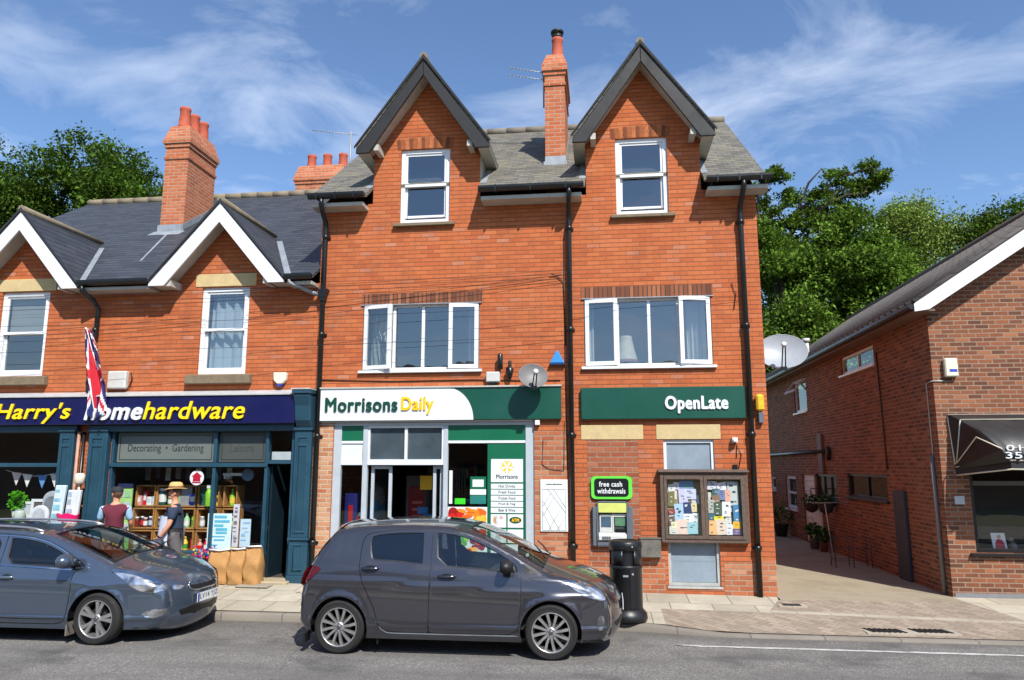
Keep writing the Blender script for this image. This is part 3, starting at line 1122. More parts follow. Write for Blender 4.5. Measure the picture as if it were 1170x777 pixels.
t = thing('table_lamp', 'table lamp with pale shade behind the first floor window glass', 'lamp', (.42, .42, 3.82))
m = MB(); m.lathe([(.20, 3.98), (.15, 4.15), (.10, 4.40)], (.42, .42, 0), 18, caps=False); m.lathe([(.205, 3.94), (.205, 3.98)], (.42, .42, 0), 18, m=1, caps=False)
part('lamp_shade', m, [pm('cream_shade', (236, 226, 196), .8, .12, 14), pm('pink_trim', (190, 110, 116), .8, .2, 30)], t)
m = MB(); m.lathe([(.1, 3.82), (.09, 3.84), (.03, 3.87), (.02, 3.98)], (.42, .42, 0), 14); part('base', m, pm('dark_wood', (66, 42, 28), .5), t)

# stone lintels, boarded openings
for a, b in ((-.37, .65), (.86, 1.89)):
    m = MB(); m.box(a, b, -.012, .02, 2.605, 2.845); part('stone_lintel', m.bevel(.006), M_STONE, bld)
m = MB(); frame(m, .97, 1.78, 2.0, 2.6, .05, .03, .1); bw = part('boarded_window', m, M_ALUW, bld)
m = MB(); m.box(1.02, 1.73, .06, .08, 2.05, 2.55); part('board', m, M_GREYB, bw)
m = MB(); frame(m, .99, 1.80, .3, 1.06, .05, .03, .1); m.box(.97, 1.82, -.015, .03, .265, .3); bw = part('boarded_window', m, pm('grubby_frame', (172, 174, 170), .6, .12, 5, dirt=.4), bld)
m = MB(); m.box(1.045, 1.745, .06, .08, .355, 1.0); part('board', m, M_GREYB, bw)

# downpipes
for x, xs, zt in ((-4.9, 0, 6.86), (-.52, 0, 6.86), (2.37, .02, 6.86)):
    m = MB()
    m.tube([(x + .02, -.41, zt), (x + .02, -.41, zt - .1), (x + .01, -.3, zt - .22), (x, -.09, zt - .36), (x, -.075, zt - .5), (x, -.075, gz(x, -.1) - .02)], .043, 10)
    z = 6.2
    while z > .5:
        m.tube([(x, -.075, z), (x, -.075, z + .085)], .055, 10)
        m.box(x - .075, x + .075, -.03, -.004, z + .02, z + .06)
        z -= 1.78
    part('downpipe', m, M_GUT, bld)
m = MB(); m.prism([(-5.0, 5.28), (-4.8, 5.28), (-4.84, 5.16), (-4.86, 5.06), (-4.94, 5.06), (-4.96, 5.16)], -.14, -.01, 'xz'); part('hopper', m.bevel(.008), M_GUT, bld)
# thin cable clipped along the wall and pale stains where fixings were
m = MB()
m.tube([(-4.95, -.01, 3.66), (-3.6, -.01, 3.62), (-2.2, -.012, 3.63), (-1.3, -.01, 3.60), (-.7, -.01, 3.6)], .009, 5)
m.tube([(-.62, -.01, 6.1), (-.62, -.01, 4.2), (-.61, -.01, 3.0), (-.6, -.01, 2.1)], .007, 5)
m.tube([(-.85, -.05, 5.45), (-.75, -.02, 5.42), (-.63, -.02, 5.3), (-.6, -.02, 4.2)], .008, 5)
m.tube([(-1.0, -.01, 2.6), (-1.02, -.012, 2.2), (-.9, -.01, 2.12), (-.66, -.012, 2.1), (-.64, -.01, 2.9)], .006, 5)
m.tube([(2.12, -.01, 2.3), (2.14, -.02, 2.52), (2.2, -.012, 2.35), (2.15, -.01, 2.14)], .007, 5)
m.box(2.06, 2.13, -.03, -.004, 2.1, 2.2)
m.tube([(2.18, -.02, 5.2), (2.24, -.02, 5.0), (2.2, -.02, 4.75)], .007, 5)
part('wall_cable', m, M_GUT, bld)

# ------------------------------------------------------------------ shop front with the sliding door
sf = part('shopfront', (lambda m: (
    m.box(-4.64, -4.50, .03, .12, .12, 2.86), m.box(-4.115, -4.03, .03, .12, .12, 2.86), m.box(-2.70, -2.625, .03, .12, .12, 2.86), m.box(-1.30, -1.15, .03, .12, .12, 2.86),
    m.box(-4.64, -1.15, .02, .12, 2.86, 2.915), m))(MB())[-1].bevel(.006), M_ALU, bld)
m = MB()
m.box(-4.50, -4.115, .04, .1, 2.555, 2.60); m.box(-2.625, -1.30, .04, .1, 2.555, 2.60); m.box(-4.03, -2.70, .035, .1, 2.19, 2.285); m.box(-3.385, -3.335, .04, .1, 2.285, 2.86)
m.box(-4.50, -4.115, .04, .1, 2.19, 2.23)
m.box(-4.03, -3.995, .04, .1, 2.285, 2.86); m.box(-2.735, -2.70, .04, .1, 2.285, 2.86); m.box(-4.03, -2.7, .042, .098, 2.82, 2.86)
part('transom', m.bevel(.004), M_ALUW, bld)
m = MB(); m.box(-4.50, -4.115, .05, .07, 2.6, 2.86); part('green_panel', m, M_GREEN2, bld)
m = MB(); m.box(-2.625, -1.30, .05, .07, 2.6, 2.86); part('green_panel', m, M_GREEN2, bld)
m = MB(); m.box(-4.50, -4.115, .06, .08, 2.23, 2.555); part('blind_panel', m, M_ALUW, bld)
m = MB()
for a, b, c_, d in ((-4.50, -4.115, .45, 2.19), (-3.995, -3.385, 2.285, 2.82), (-3.335, -2.735, 2.285, 2.82), (-2.625, -1.9, .45, 2.555)):
    m.add([(a, .075, c_), (b, .075, c_), (b, .075, d), (a, .075, d)], [(0, 1, 2, 3)])
part('shop_glass', m, M_GLASSS, bld, recalc=False)
m = MB(); m.box(-3.995, -3.385, .085, .09, 2.285, 2.82); m.box(-3.335, -2.735, .085, .09, 2.285, 2.82); part('painted_reflection', m, pm('blue_grey_reflection', (74, 86, 94), .3, .25, 2.5), bld)  # blue-grey sheets that paint a reflection into the door fanlights
m = MB(); m.box(-4.50, -4.115, .03, .12, .12, .45); m.box(-2.625, -1.30, .03, .12, .12, .45); part('stallriser', m, M_ALU, bld)
for nm, a, b in (('left', -3.99, -3.62), ('right', -2.90, -2.72)):
    m = MB(); frame(m, a, b, .24, 2.18, .055, .15, .19); d = part('sliding_door', m.bevel(.004), M_ALU, bld)
    m = MB(); m.add([(a + .05, .17, .3), (b - .05, .17, .3), (b - .05, .17, 2.12), (a + .05, .17, 2.12)], [(0, 1, 2, 3)]); part('pane', m, M_GLASSS, d, recalc=False)
m = MB(); m.box(-4.63, -1.16, .0, 6.0, .12, .225); part('shop_floor', m, pm('grey_floor_tile', (120, 116, 110), .6), bld)
m = MB(); m.box(-4.0, -2.7, -.03, .14, .225, .24); part('threshold', m, M_ALU, bld)
m = MB()
for k in range(14):
    m.box(-3.25 + k * .052, -3.222 + k * .052, 1.28, 1.30, .25, 2.15)
part('strip_curtain', m, pm('dark_strip', (30, 29, 31), .35), bld)

# inside the doorway
t = thing('drinks_cooler', 'red upright drinks cooler standing just inside the open shop door', 'drinks cooler', (-3.55, 2.0, .225))
m = MB(); m.box(-3.80, -3.32, 1.75, 2.25, .225, 2.0); part('cabinet', m.bevel(.02), pm('grey_cabinet', (98, 99, 104), .4), t)
m = MB(); m.prism(roundrect(-3.74, -3.38, .75, 1.78, .06), 1.735, 1.75); part('front_panel', m, pm('cooler_red', (150, 18, 24), .35), t)
m = MB()
for k in range(3):
    m.box(-3.66, -3.46, 1.728, 1.736, 1.2 + k * .13, 1.25 + k * .13)
part('shelf_stripe', m, pm('pale_red', (222, 120, 112), .4), t)
t = thing('display_stand', 'slim stand with yellow header and blue packets inside the shop doorway', 'display stand', (-3.2, .95, .225))
m = MB(); m.box(-3.22, -3.18, .93, .97, .225, 1.75); m.box(-3.32, -3.08, .85, 1.05, .225, .26); part('post', m, M_GUT, t)
m = MB(); m.box(-3.31, -3.09, .91, .93, 1.75, 2.0); part('header', m, M_YEL, t)
m = MB()
for k in range(4):
    m.obox((-3.2 + .05 * (-1) ** k, .9, 1.0 + k * .13), (.09, .03, .06), .1 * k)
part('packet', m, pm('packet_blue', (40, 110, 160), .4), t)
t = thing('drinks_cooler', 'dark blue drinks cooler with red stripe behind the narrow left shop window', 'drinks cooler', (-4.42, .6, .225))
m = MB(); m.box(-4.52, -4.28, .35, .85, .225, 1.7); part('cabinet', m.bevel(.015), pm('cooler_navy', (26, 30, 92), .35), t)
m = MB(); m.box(-4.44, -4.36, .335, .35, .5, 1.5); part('stripe', m, pm('cooler_red', (188, 20, 26)), t)
t = thing('gas_bottle', 'red and white rounded canister behind the narrow left shop window', 'canister', (-4.2, .35, .225))
m = MB(); m.lathe([(.07, .6), (.085, .64), (.085, 1.15), (.06, 1.32), (.03, 1.38)], (-4.2, .3, 0), 14); part('body', m, pm('canister_white', (225, 225, 228), .4), t)
m = MB(); m.lathe([(.088, .95), (.0885, 1.2), (.066, 1.33)], (-4.2, .3, 0), 14, caps=False); part('band', m, pm('cooler_red', (188, 20, 26)), t)
m = MB(); m.box(-4.27, -4.13, .22, .38, .225, .6); part('stand', m, M_DARK, t)
t = thing('sheet_heap', 'grey plastic wrap heaped above blue packs behind the narrow shop window', 'wrapped goods', (-4.3, 1.1, .225))
m = MB(); m.box(-4.5, -4.12, 1.0, 1.5, .225, 1.55); part('packs', m, pm('packet_blue', (40, 110, 160)), t)
m = MB(); m.ball((-4.3, 1.2, 1.62), .26, 12, 6, sq=(1, 1, 1.1)); part('wrap', m, pm('grey_wrap', (96, 92, 96), .35, .4, 12, .6), t)
for k, (x, lab) in enumerate(((-2.0, 'dark shelving unit deep in the shop behind the right window'), (-3.1, 'dark shelving unit deep in the shop behind the strip curtain'))):
    t = thing('shelving_unit', lab, 'shelving unit', (x, 3.2, .225), 'shelving units in the green-fronted shop')
    m = MB(); m.box(x - .6, x + .6, 3.3, 3.34, .225, 2.0)
    for j in range(5):
        m.box(x - .6, x + .6, 2.9, 3.3, .3 + j * .4, .33 + j * .4)
    part('frame', m, pm('shelf_grey', (70, 70, 72), .6), t)
    m = MB(); r_ = random.Random(k)
    for j in range(5):
        xx = x - .56
        while xx < x + .5:
            w_ = r_.uniform(.06, .13)
            m.box(xx, xx + w_ - .01, 2.95, 3.2, .33 + j * .4, .33 + j * .4 + r_.uniform(.16, .3), r_.randrange(5))
            xx += w_
    o = part('goods', m, [pm('goods_a', (150, 60, 40), .5), pm('goods_b', (60, 90, 120), .5), pm('goods_c', (150, 140, 90), .5), pm('goods_d', (60, 100, 60), .5), pm('goods_e', (180, 176, 170), .5)], t)
    o['kind'] = 'stuff'

# window stickers and posters on the right-hand window
t = thing('window_sticker', 'green and white sticker with white bars on the dark shop window', 'sticker', (-2.06, .07, 1.53))
m = MB(); m.box(-2.24, -1.97, .066, .070, 1.72, 2.0); part('sheet', m, M_GREEN2, t)
m = MB(); m.box(-2.20, -2.01, .062, .066, 1.83, 1.95); m.box(-2.24, -1.97, .062, .066, 1.70, 1.79); part('white_bars', m, M_SWHITE, t)
m = MB(); m.box(-2.24, -1.97, .066, .070, 1.55, 1.69); part('lower_sheet', m, pm('teal_sheet', (40, 120, 110), .4), t)
m = MB(); m.box(-2.50, -2.32, .066, .070, 1.545, 1.64)
solo('window_sticker', m, pm('lime_sticker', (60, 205, 40), .4), 'small bright green sticker low on the dark shop window', 'sticker')
m = MB(); m.box(-2.60, -2.545, .066, .070, 1.55, 2.1)
solo('window_sticker', m, M_SWHITE, 'narrow pale strip sticker down the left edge of dark shop window', 'sticker')

t = thing('fruit_poster', 'white poster of peppers, carrots, grapes and tomatoes in the shop window', 'poster', (-2.28, .06, .45))
m = MB(); m.box(-2.62, -1.945, .060, .064, .45, 1.5); part('sheet', m, M_SWHITE, t)
r_ = random.Random(11)


def fruit(mb, cx, cz, n, sx, sz, rr, mi, y0, el=1.0):
    for i in range(n):
        x = cx + r_.uniform(-sx, sx); z = cz + r_.uniform(-sz, sz)
        x = min(max(x, -2.62 + rr * 1.1), -1.95 - rr * 1.1)
        el2 = el if el == 1 else el * r_.uniform(.8, 1.1)
        rad = rr * r_.uniform(.8, 1.15)
        rot = r_.uniform(-.5, .1) if el != 1 else 0
        if abs(x - (-2.28)) + rad * max(1, el2) > .335:
            x = -2.28 + math.copysign(max(0, .33 - rad * max(1, el2)), x + 2.28)
        y = y0 - i * .0006
        mb.poly([(p, y, q) for p, q in circle(x, z, rad, 14, el2, rot)], mi[i % len(mi)])


m = MB()
fruit(m, -2.45, 1.36, 9, .15, .05, .075, (0, 1), .0595)
fruit(m, -2.2, 1.40, 9, .2, .06, .032, (2, 3), .054, 3.0)
fruit(m, -2.06, 1.33, 8, .09, .06, .06, (2, 4), .048)
fruit(m, -2.42, .98, 22, .13, .12, .05, (5, 6), .0595)
fruit(m, -2.1, .98, 26, .14, .14, .048, (7, 8, 1), .0595)
fruit(m, -2.3, .72, 14, .25, .1, .06, (0, 4, 5), .05)
part('printed_fruit', m, [pm('print_red', (206, 34, 28), .4), pm('print_dark_red', (150, 24, 24), .4), pm('print_orange', (236, 130, 30), .4), pm('print_deep_orange', (216, 96, 28), .4), pm('print_amber', (244, 176, 60), .4), pm('print_lime', (150, 200, 70), .4), pm('print_green', (96, 160, 60), .4), pm('print_grape', (120, 40, 50), .4), pm('print_tomato', (196, 70, 50), .4)], t, recalc=False)

t = thing('product_poster', 'tall green poster of white panels listing drinks and foods by the shop door', 'poster', (-1.62, .05, .4))
m = MB(); m.box(-1.945, -1.30, .056, .062, .45, 2.555); part('sheet', m, M_GREEN2, t)
PX0, PX1 = -1.885, -1.345
m = MB(); m.box(PX0, PX1, .052, .056, 1.91, 2.29)
zs = [1.80 - i * .098 for i in range(5)]
for z in zs:
    m.box(PX0, PX1, .052, .056, z - .001, z + .083)
pm_ = (PX0 + PX1) / 2
for i, zt in enumerate((1.385, 1.14)):
    m.box(PX0, pm_ - .012, .052, .056, zt - .215, zt); m.box(pm_ + .012, PX1, .052, .056, zt - .215, zt)
m.box(PX0, PX1, .052, .056, .5, .9)
part('white_panels', m, M_SWHITE, t)
part('lettering', text_mb('Morrisons', PX0 + .09, PX1 - .09, 1.965, 2.035, .052, .001, .03), pm('black_ink', (26, 30, 30), .5), t)
M_INK = pm('grey_ink', (70, 76, 76), .5)
for z, s in zip(zs, ('Hot Drinks', 'Fresh Food', 'Frozen Food', 'Fruit & Veg', 'Beer & Wine')):
    part('lettering', text_mb(s, PX0 + .13, PX1 - .13, z + .02, z + .068, .052, .001, .02), M_INK, t)
m = MB()
cx, cz = pm_, 2.165
for k in range(5):
    a = RAD(90 + 72 * k)
    m.poly([(p, .0512, q) for p, q in circle(cx + .066 * math.cos(a), cz + .066 * math.sin(a), .017, 12, 2.0, a)], 0)
    for da in (-.42, .42):
        m.poly([(p, .0514, q) for p, q in circle(cx + .095 * math.cos(a + da * .9), cz + .095 * math.sin(a + da * .9) - .004, .012, 10, 1.7, a + da)], 0)
    m.poly([(p, .0516, q) for p, q in circle(cx + .026 * math.cos(a + .6), cz + .026 * math.sin(a + .6), .008, 8, 1.5, a + .6)], 0)
part('star_emblem', m, M_YEL, t, recalc=False)
m = MB()
for k, (r0, c_) in enumerate(((.085, 0), (.07, 1), (.055, 2), (.04, 3))):
    pts = [(PX0 + .12 + r0 * math.cos(RAD(a)), 1.29 + r0 * .95 * math.sin(RAD(a))) for a in range(100, 290, 15)]
    for (a, b), (c2, d2) in zip(pts[:-1], pts[1:]):
        m.add([(a, .0512, b), (c2, .0512, d2), (c2 + .012, .0512, d2), (a + .012, .0512, b)], [(0, 1, 2, 3)], c_)
    pts = [(PX0 + .12 + r0 * math.cos(RAD(a)), 1.29 + r0 * .95 * math.sin(RAD(a))) for a in range(20, 95, 15)]
    for (a, b), (c2, d2) in zip(pts[:-1], pts[1:]):
        m.add([(a, .0512, b), (c2, .0512, d2), (c2 + .012, .0512, d2), (a + .012, .0512, b)], [(0, 1, 2, 3)], (c_ + 2) % 4)
part('heart_emblem', m, [pm('print_orange', (236, 130, 30)), pm('print_green', (96, 160, 60)), pm('print_red', (206, 34, 28)), pm('print_violet', (150, 140, 190), .5)], t, recalc=False)
m = MB(); m.poly([(p, .0512, q) for p, q in circle((pm_ + PX1) / 2 + .006, 1.29, .055, 22, 1.85)]); part('oval_emblem', m, pm('dark_green_ink', (10, 74, 50), .4), t, recalc=False)
part('lettering', text_mb('ATM', (pm_ + PX1) / 2 - .055, (pm_ + PX1) / 2 + .065, 1.265, 1.315, .0512, .001, .05), M_YEL, t)
m = MB(); m.prism(circle((pm_ + PX1) / 2, .985, .05, 3, 1.2, RAD(90)), .0505, .0515); m.prism(circle(PX0 + .12, 1.0, .05, 16), .0505, .0515); part('small_emblem', m, pm('pale_ink', (190, 196, 200), .5), t)

# fascia signs
t = thing('shop_sign', 'long fascia sign, white with raised name at left, curving into green at right', 'shop sign', (-2.8, -.06, 2.94))
m = MB(); m.box(-4.89, -.69, -.085, -.002, 2.945, 3.49); part('panel', m.bevel(.008), M_GREEN, t)
arc = [(-2.63 + .46 * math.sin(a) , 3.49 - .545 * (1 - math.cos(a))) for a in [RAD(90) * i / 12 for i in range(13)]]
arc[-1] = (arc[-1][0], 2.945)
m = MB(); m.prism([(-4.892, 2.944), (-4.892, 3.491)] + [(x, z + (.001 if i == 0 else 0)) for i, (x, z) in enumerate(arc)], -.09, -.086); part('white_field', m, M_SWHITE, t)
part('lettering', text_mb('Morrisons', -4.76, -3.49, 3.10, 3.335, -.09, .022, .035), M_DKG, t)
part('lettering', text_mb('Daily', -3.41, -2.86, 3.045, 3.335, -.09, .022, .025), M_YEL, t)
m = MB(); m.box(-4.9, -.68, -.11, 0.0, 3.493, 3.52); part('top_flashing', m, M_WHITED, t)
m = MB(); m.box(-4.88, -1.16, -.02, .0, 2.917, 2.943); part('bottom_trim', m, M_ALUW, t)
t = thing('shop_sign', 'plain dark green fascia sign with white raised opening-hours words', 'shop sign', (.97, -.06, 2.93))
m = MB(); m.box(-.36, 2.295, -.09, -.002, 2.935, 3.46); part('panel', m.bevel(.01), M_GREEN, t)
part('lettering', text_mb('OpenLate', 1.02, 2.01, 3.03, 3.30, -.09, .022, .04), M_SWHITE, t)

# ------------------------------------------------------------------ things fixed to the brick wall
t = thing('cash_sign', 'green-rimmed black sign offering free cash withdrawals above the cash machine', 'sign', (.115, -.03, 1.65))
m = MB(); m.prism(roundrect(-.215, .445, 1.645, 2.01, .07), -.045, -.004); part('rim', m, pm('lime_rim', (96, 214, 70), .35), t)
m = MB(); m.prism(roundrect(-.165, .39, 1.685, 1.975, .055), -.05, -.045); part('face', m, pm('sign_black', (24, 26, 28), .3), t)
part('lettering', text_mb('free cash', -.085, .285, 1.845, 1.925, -.05, .003, .03), M_SWHITE, t)
part('lettering', text_mb('withdrawals', -.115, .335, 1.735, 1.815, -.05, .003, .03), M_SWHITE, t)

M_ATMF = pm('slate_grey_surround', (92, 100, 108), .5, .08, 5, dirt=.15)
M_ATMP = pm('pale_grey_plastic', (196, 197, 192), .45, .05, 5, dirt=.2)
t = thing('cash_machine', 'grey cash machine with yellow-green top panel set into the brick wall', 'cash machine', (.125, -.05, .9))
m = MB()
m.box(-.20, -.135, -.09, -.002, .91, 1.53); m.box(.375, .445, -.09, -.002, .91, 1.53); m.box(-.135, .375, -.09, -.002, .91, .975)
m.box(-.135, -.11, -.09, -.002, .975, 1.6); m.box(.345, .375, -.09, -.002, .975, 1.6); m.box(-.11, .345, -.085, -.002, 1.585, 1.61)
part('surround', m.bevel(.008), M_ATMF, t)
m = MB(); m.prism([(-.10, 1.58), (-.075, 1.43), (-.006, 1.43), (-.006, 1.58)], -.108, .343, 'yz'); part('top_panel', m.bevel(.006), pm('lime_panel', (214, 222, 122), .4, .1, 4), t)
m = MB(); m.box(-.11, .345, -.016, -.006, .98, 1.43); part('back', m, pm('machine_dark', (60, 64, 66), .5), t)
m = MB(); m.box(-.09, .12, -.03, -.016, 1.12, 1.40); m.box(.12, .14, -.035, -.016, 1.0, 1.42); m.prism([(-.10, 1.07), (-.016, 1.12), (-.016, 1.0), (-.10, 1.0)], -.105, .34, 'yz')
m.box(.14, .34, -.03, -.016, 1.36, 1.41); part('fascia', m.bevel(.004), M_ATMP, t)
m = MB(); m.box(-.065, .095, -.034, -.03, 1.2, 1.37); part('screen', m, pm('screen_blue', (70, 92, 112), .15), t)
m = MB(); m.box(.16, .33, -.03, -.016, 1.22, 1.35); part('leaflet_panel', m, pm('panel_green', (84, 124, 96), .4, .3, 30), t)
m = MB(); m.box(.17, .32, -.04, -.016, 1.13, 1.17); part('cash_slot', m, M_GUT, t)
m = MB()
for i in range(4):
    for j in range(3):
        m.box(-.05 + i * .035, -.022 + i * .035, -.108, -.09, 1.015 + j * .016, 1.027 + j * .016)
part('keypad', m, M_ATMF, t)

m = MB(); m.box(.545, .875, -.13, -.002, .74, 1.03); m.bevel(.012)
t = thing('wall_box', 'weathered grey metal box on the brick wall between cash machine and noticeboard', 'wall box', (.71, -.06, .74))
part('body', m, pm('weathered_grey_metal', (104, 100, 92), .7, .25, 9, .3, dirt=.5), t)
m = MB(); m.box(.535, .885, -.14, -.002, 1.031, 1.05); m.box(.695, .72, -.137, -.131, .86, .90); part('lid', m, pm('weathered_grey_metal', (104, 100, 92)), t)

# map board
t = thing('map_board', 'white wall board with a faint criss-cross diagram beside the middle downpipe', 'map board', (-.82, -.02, 1.12))
m = MB(); m.box(-1.05, -.6, -.03, -.005, 1.12, 1.955); part('panel', m.bevel(.004), pm('off_white_board', (226, 230, 228), .5, .04, 4, dirt=.12), t)
m = MB()
y = -.033
A, B, Zb, Zt = -1.015, -.635, 1.14, 1.80
for p, q in (((A, Zb), (A, Zt)), ((B, Zb), (B, Zt)), ((A, Zt), (B, Zt)), ((A, Zb), (B, Zb)), ((A, 1.52), (-.83, Zt)), ((-.83, Zt), (B, 1.5)), ((A, 1.36), (-.74, Zt)), ((A + .1, Zb), (B, 1.62)), ((A, 1.62), (B - .1, Zb)), ((A, 1.45), (-.87, Zb)), ((B, 1.36), (-.78, Zb)), ((-.93, Zt), (B, 1.42))):
    m.tube([(p[0], y, p[1]), (q[0], y, q[1])], .0035, 4)
part('diagram', m, pm('pale_grey_ink', (150, 158, 160), .6), t)
m = MB(); r_ = random.Random(4); xx = -.96
while xx < -.70:
    w_ = r_.uniform(.008, .02); m.box(xx, xx + w_, -.033, -.031, 1.868, 1.868 + r_.uniform(.014, .024)); xx += w_ + .004
part('heading', m, M_INK, t)

# satellite dish, alarm boxes and cameras above the signs
def dish(name, lab, c, rx, rz, face, arm, mat, wallpt, depth=.06):
    """offset dish: shallow bowl facing along 'face' with its arm and wall bracket"""
    f = Vector(face).normalized()
    a = f.cross(Vector((0, 0, 1))).normalized()
    b = a.cross(f).normalized()
    t = thing(name, lab, 'satellite dish', c)
    C = Vector(c)
    m = MB()
    R, N = 7, 28
    for off in (0, -.012):
        vs = []
        for i in range(R + 1):
            s = i / R
            for j in range(N):
                q = 2 * math.pi * j / N
                vs.append(C + a * (rx * s * math.cos(q)) + b * (rz * s * math.sin(q)) + f * (depth * s * s + off))
        fs = [(i * N + j, i * N + (j + 1) % N, (i + 1) * N + (j + 1) % N, (i + 1) * N + j) for i in range(R) for j in range(N)]
        m.add(vs, fs if off == 0 else [x[::-1] for x in fs], 0, True)
    rim = [C + a * (rx * math.cos(2 * math.pi * j / N)) + b * (rz * math.sin(2 * math.pi * j / N)) + f * (depth - .006) for j in range(N + 1)]
    m.tube(rim, .009, 5)
    part('dish', m, mat, t, recalc=False)
    foot = C - b * (rz * .97) + f * depth
    tip = C + f * arm - b * (rz * .25)
    m = MB()
    m.tube([foot + a * .03, tip + a * .02], .011, 6); m.tube([foot - a * .03, tip - a * .02], .011, 6)
    m.obox(foot - b * .02, (.05, .03, .03))
    part('arm', m, M_GUT, t)
    m = MB(); m.lathe([(.028, -.05), (.04, -.02), (.045, .03), (.03, .05)], (0, 0, 0), 12)
    R3 = f.to_track_quat('Z', 'Y').to_matrix()
    m.v = [tuple(tip + R3 @ Vector(p) + b * .02) for p in m.v]
    part('feed_horn', m, M_ATMP, t)
    m = MB(); m.tube([C - f * .01, C - f * .1, Vector(wallpt)], .02, 8)
    m.obox(wallpt, (.07, .02, .07) if abs(face[1]) > .9 and abs(c[0]) < 2 else (.02, .07, .07))
    part('bracket', m, M_LEAD, t)
    return t


dish('satellite_dish', 'small grey satellite dish overhanging the top edge of the green sign', (-1.14, -.36, 3.62), .24, .21, (.30, -1, .36), .26, pm('dish_grey', (112, 110, 110), .5, .08, 8), (-1.14, -.01, 3.66))
dish('satellite_dish', 'large pale satellite dish on the side wall of the three-storey building', (3.10, .75, 4.10), .42, .33, (-.12, -1, .38), .42, pm('dish_pale', (150, 158, 166), .45, .06, 5, dirt=.1), (2.67, .95, 3.72), .09)

t = thing('flood_light', 'small white box light fixed above the fascia sign', 'wall light', (-1.84, -.06, 3.56))
m = MB(); m.box(-1.955, -1.72, -.13, -.004, 3.575, 3.75); part('housing', m.bevel(.015), M_ATMP, t)
m = MB(); m.box(-1.9, -1.78, -.11, -.01, 3.545, 3.575); part('base', m, M_GUT, t)
t = thing('cctv_camera', 'black tube camera pointing down the brick wall above the white box', 'camera', (-1.71, -.1, 3.78))
m = MB(); m.lathe([(.035, 3.79), (.045, 3.80), (.045, 4.04), (.03, 4.06)], (-1.715, -.1, 0), 12); part('body', m, M_GUT, t)
m = MB(); m.tube([(-1.715, -.1, 4.0), (-1.715, -.003, 4.02)], .018, 8); part('bracket', m, M_GUT, t)
t = thing('wall_bell', 'black pointed wall lantern between the white box and grey dish', 'wall lantern', (-1.55, -.09, 3.56))
m = MB(); m.lathe([(.005, 3.56), (.05, 3.70), (.066, 3.80), (.03, 3.82), (.03, 3.93), (.01, 3.94)], (-1.55, -.09, 0), 10); part('body', m, M_GUT, t)
m = MB(); m.tube([(-1.55, -.09, 3.88), (-1.55, -.003, 3.88)], .014, 6); part('bracket', m, M_GUT, t)
t = thing('alarm_box', 'blue triangular alarm box beside the middle downpipe', 'alarm box', (-.75, -.05, 3.88))
m = MB(); m.prism([(-.875, 3.885), (-.625, 3.885), (-.735, 4.10), (-.765, 4.10)], -.075, -.004); part('cover', m.bevel(.012), pm('alarm_blue', (60, 140, 214), .35, .05, 3), t)
m = MB(); m.prism([(-.89, 3.86), (-.61, 3.86), (-.625, 3.884), (-.875, 3.884)], -.08, -.004); part('base', m, pm('alarm_dark_blue', (28, 56, 92), .4), t)
t = thing('wall_sounder', 'yellow alarm sounder over a grey box high on the right corner', 'alarm sounder', (2.52, -.05, 2.9))
m = MB(); m.box(2.46, 2.585, -.12, -.004, 3.05, 3.32); part('cover', m.bevel(.03), pm('sounder_yellow', (224, 178, 40), .45, .2, 12), t)
m = MB(); m.box(2.49, 2.57, -.09, -.004, 2.86, 3.03); part('box', m.bevel(.008), M_ATMF, t)
m = MB(); m.box(2.06, 2.14, -.1, -.004, 2.55, 2.63); m.lathe([(.03, -.13), (.035, -.1)], (2.1, 0, 2.59), 10, 'y')
solo('security_light', m, M_SWHITE, 'tiny white sensor on the wall above the noticeboard', 'sensor')
m = MB(); m.box(-1.13, -1.05, -.08, -.004, 2.85, 2.93)
solo('junction_box', m.bevel(.006), M_SWHITE, 'tiny white junction box at the right end of shop front head', 'junction box')

# weathered noticeboard and its papers
M_WOOD = pm('weathered_wood', (96, 80, 70), .9, .35, 22, .6, dirt=.7)
M_BGLASS = glass_mat('board_glass', (.96, .97, .96), .03, .5)
t = thing('noticeboard', 'weathered wooden two-door noticeboard full of papers on the brick wall', 'noticeboard', (1.57, -.07, .98))
m = MB(); m.box(.89, 2.255, -.012, -.004, 1.0, 2.07); part('backboard', m, pm('faded_cork', (146, 138, 104), .95, .15, 9, .3), t)
m = MB(); frame(m, .89, 2.255, .98, 2.07, .055, -.12, -.013); m.bevel(.006); part('case', m, M_WOOD, t)
m = MB(); m.prism([(-.16, 2.075), (-.16, 2.095), (-.004, 2.125), (-.004, 2.075)], .86, 2.285, 'yz'); m.bevel(.004); part('top_ledge', m, M_WOOD, t)
for a, b in ((.946, 1.568), (1.574, 2.198)):
    m = MB(); frame(m, a, b, 1.037, 2.013, .05, -.135, -.1); d = part('door', m.bevel(.005), M_WOOD, t)
    m = MB(); m.add([(a + .06, -.118, 1.09), (b - .06, -.118, 1.09), (b - .06, -.118, 1.96), (a + .06, -.118, 1.96)], [(0, 1, 2, 3)]); part('pane', m, M_BGLASS, d, recalc=False)
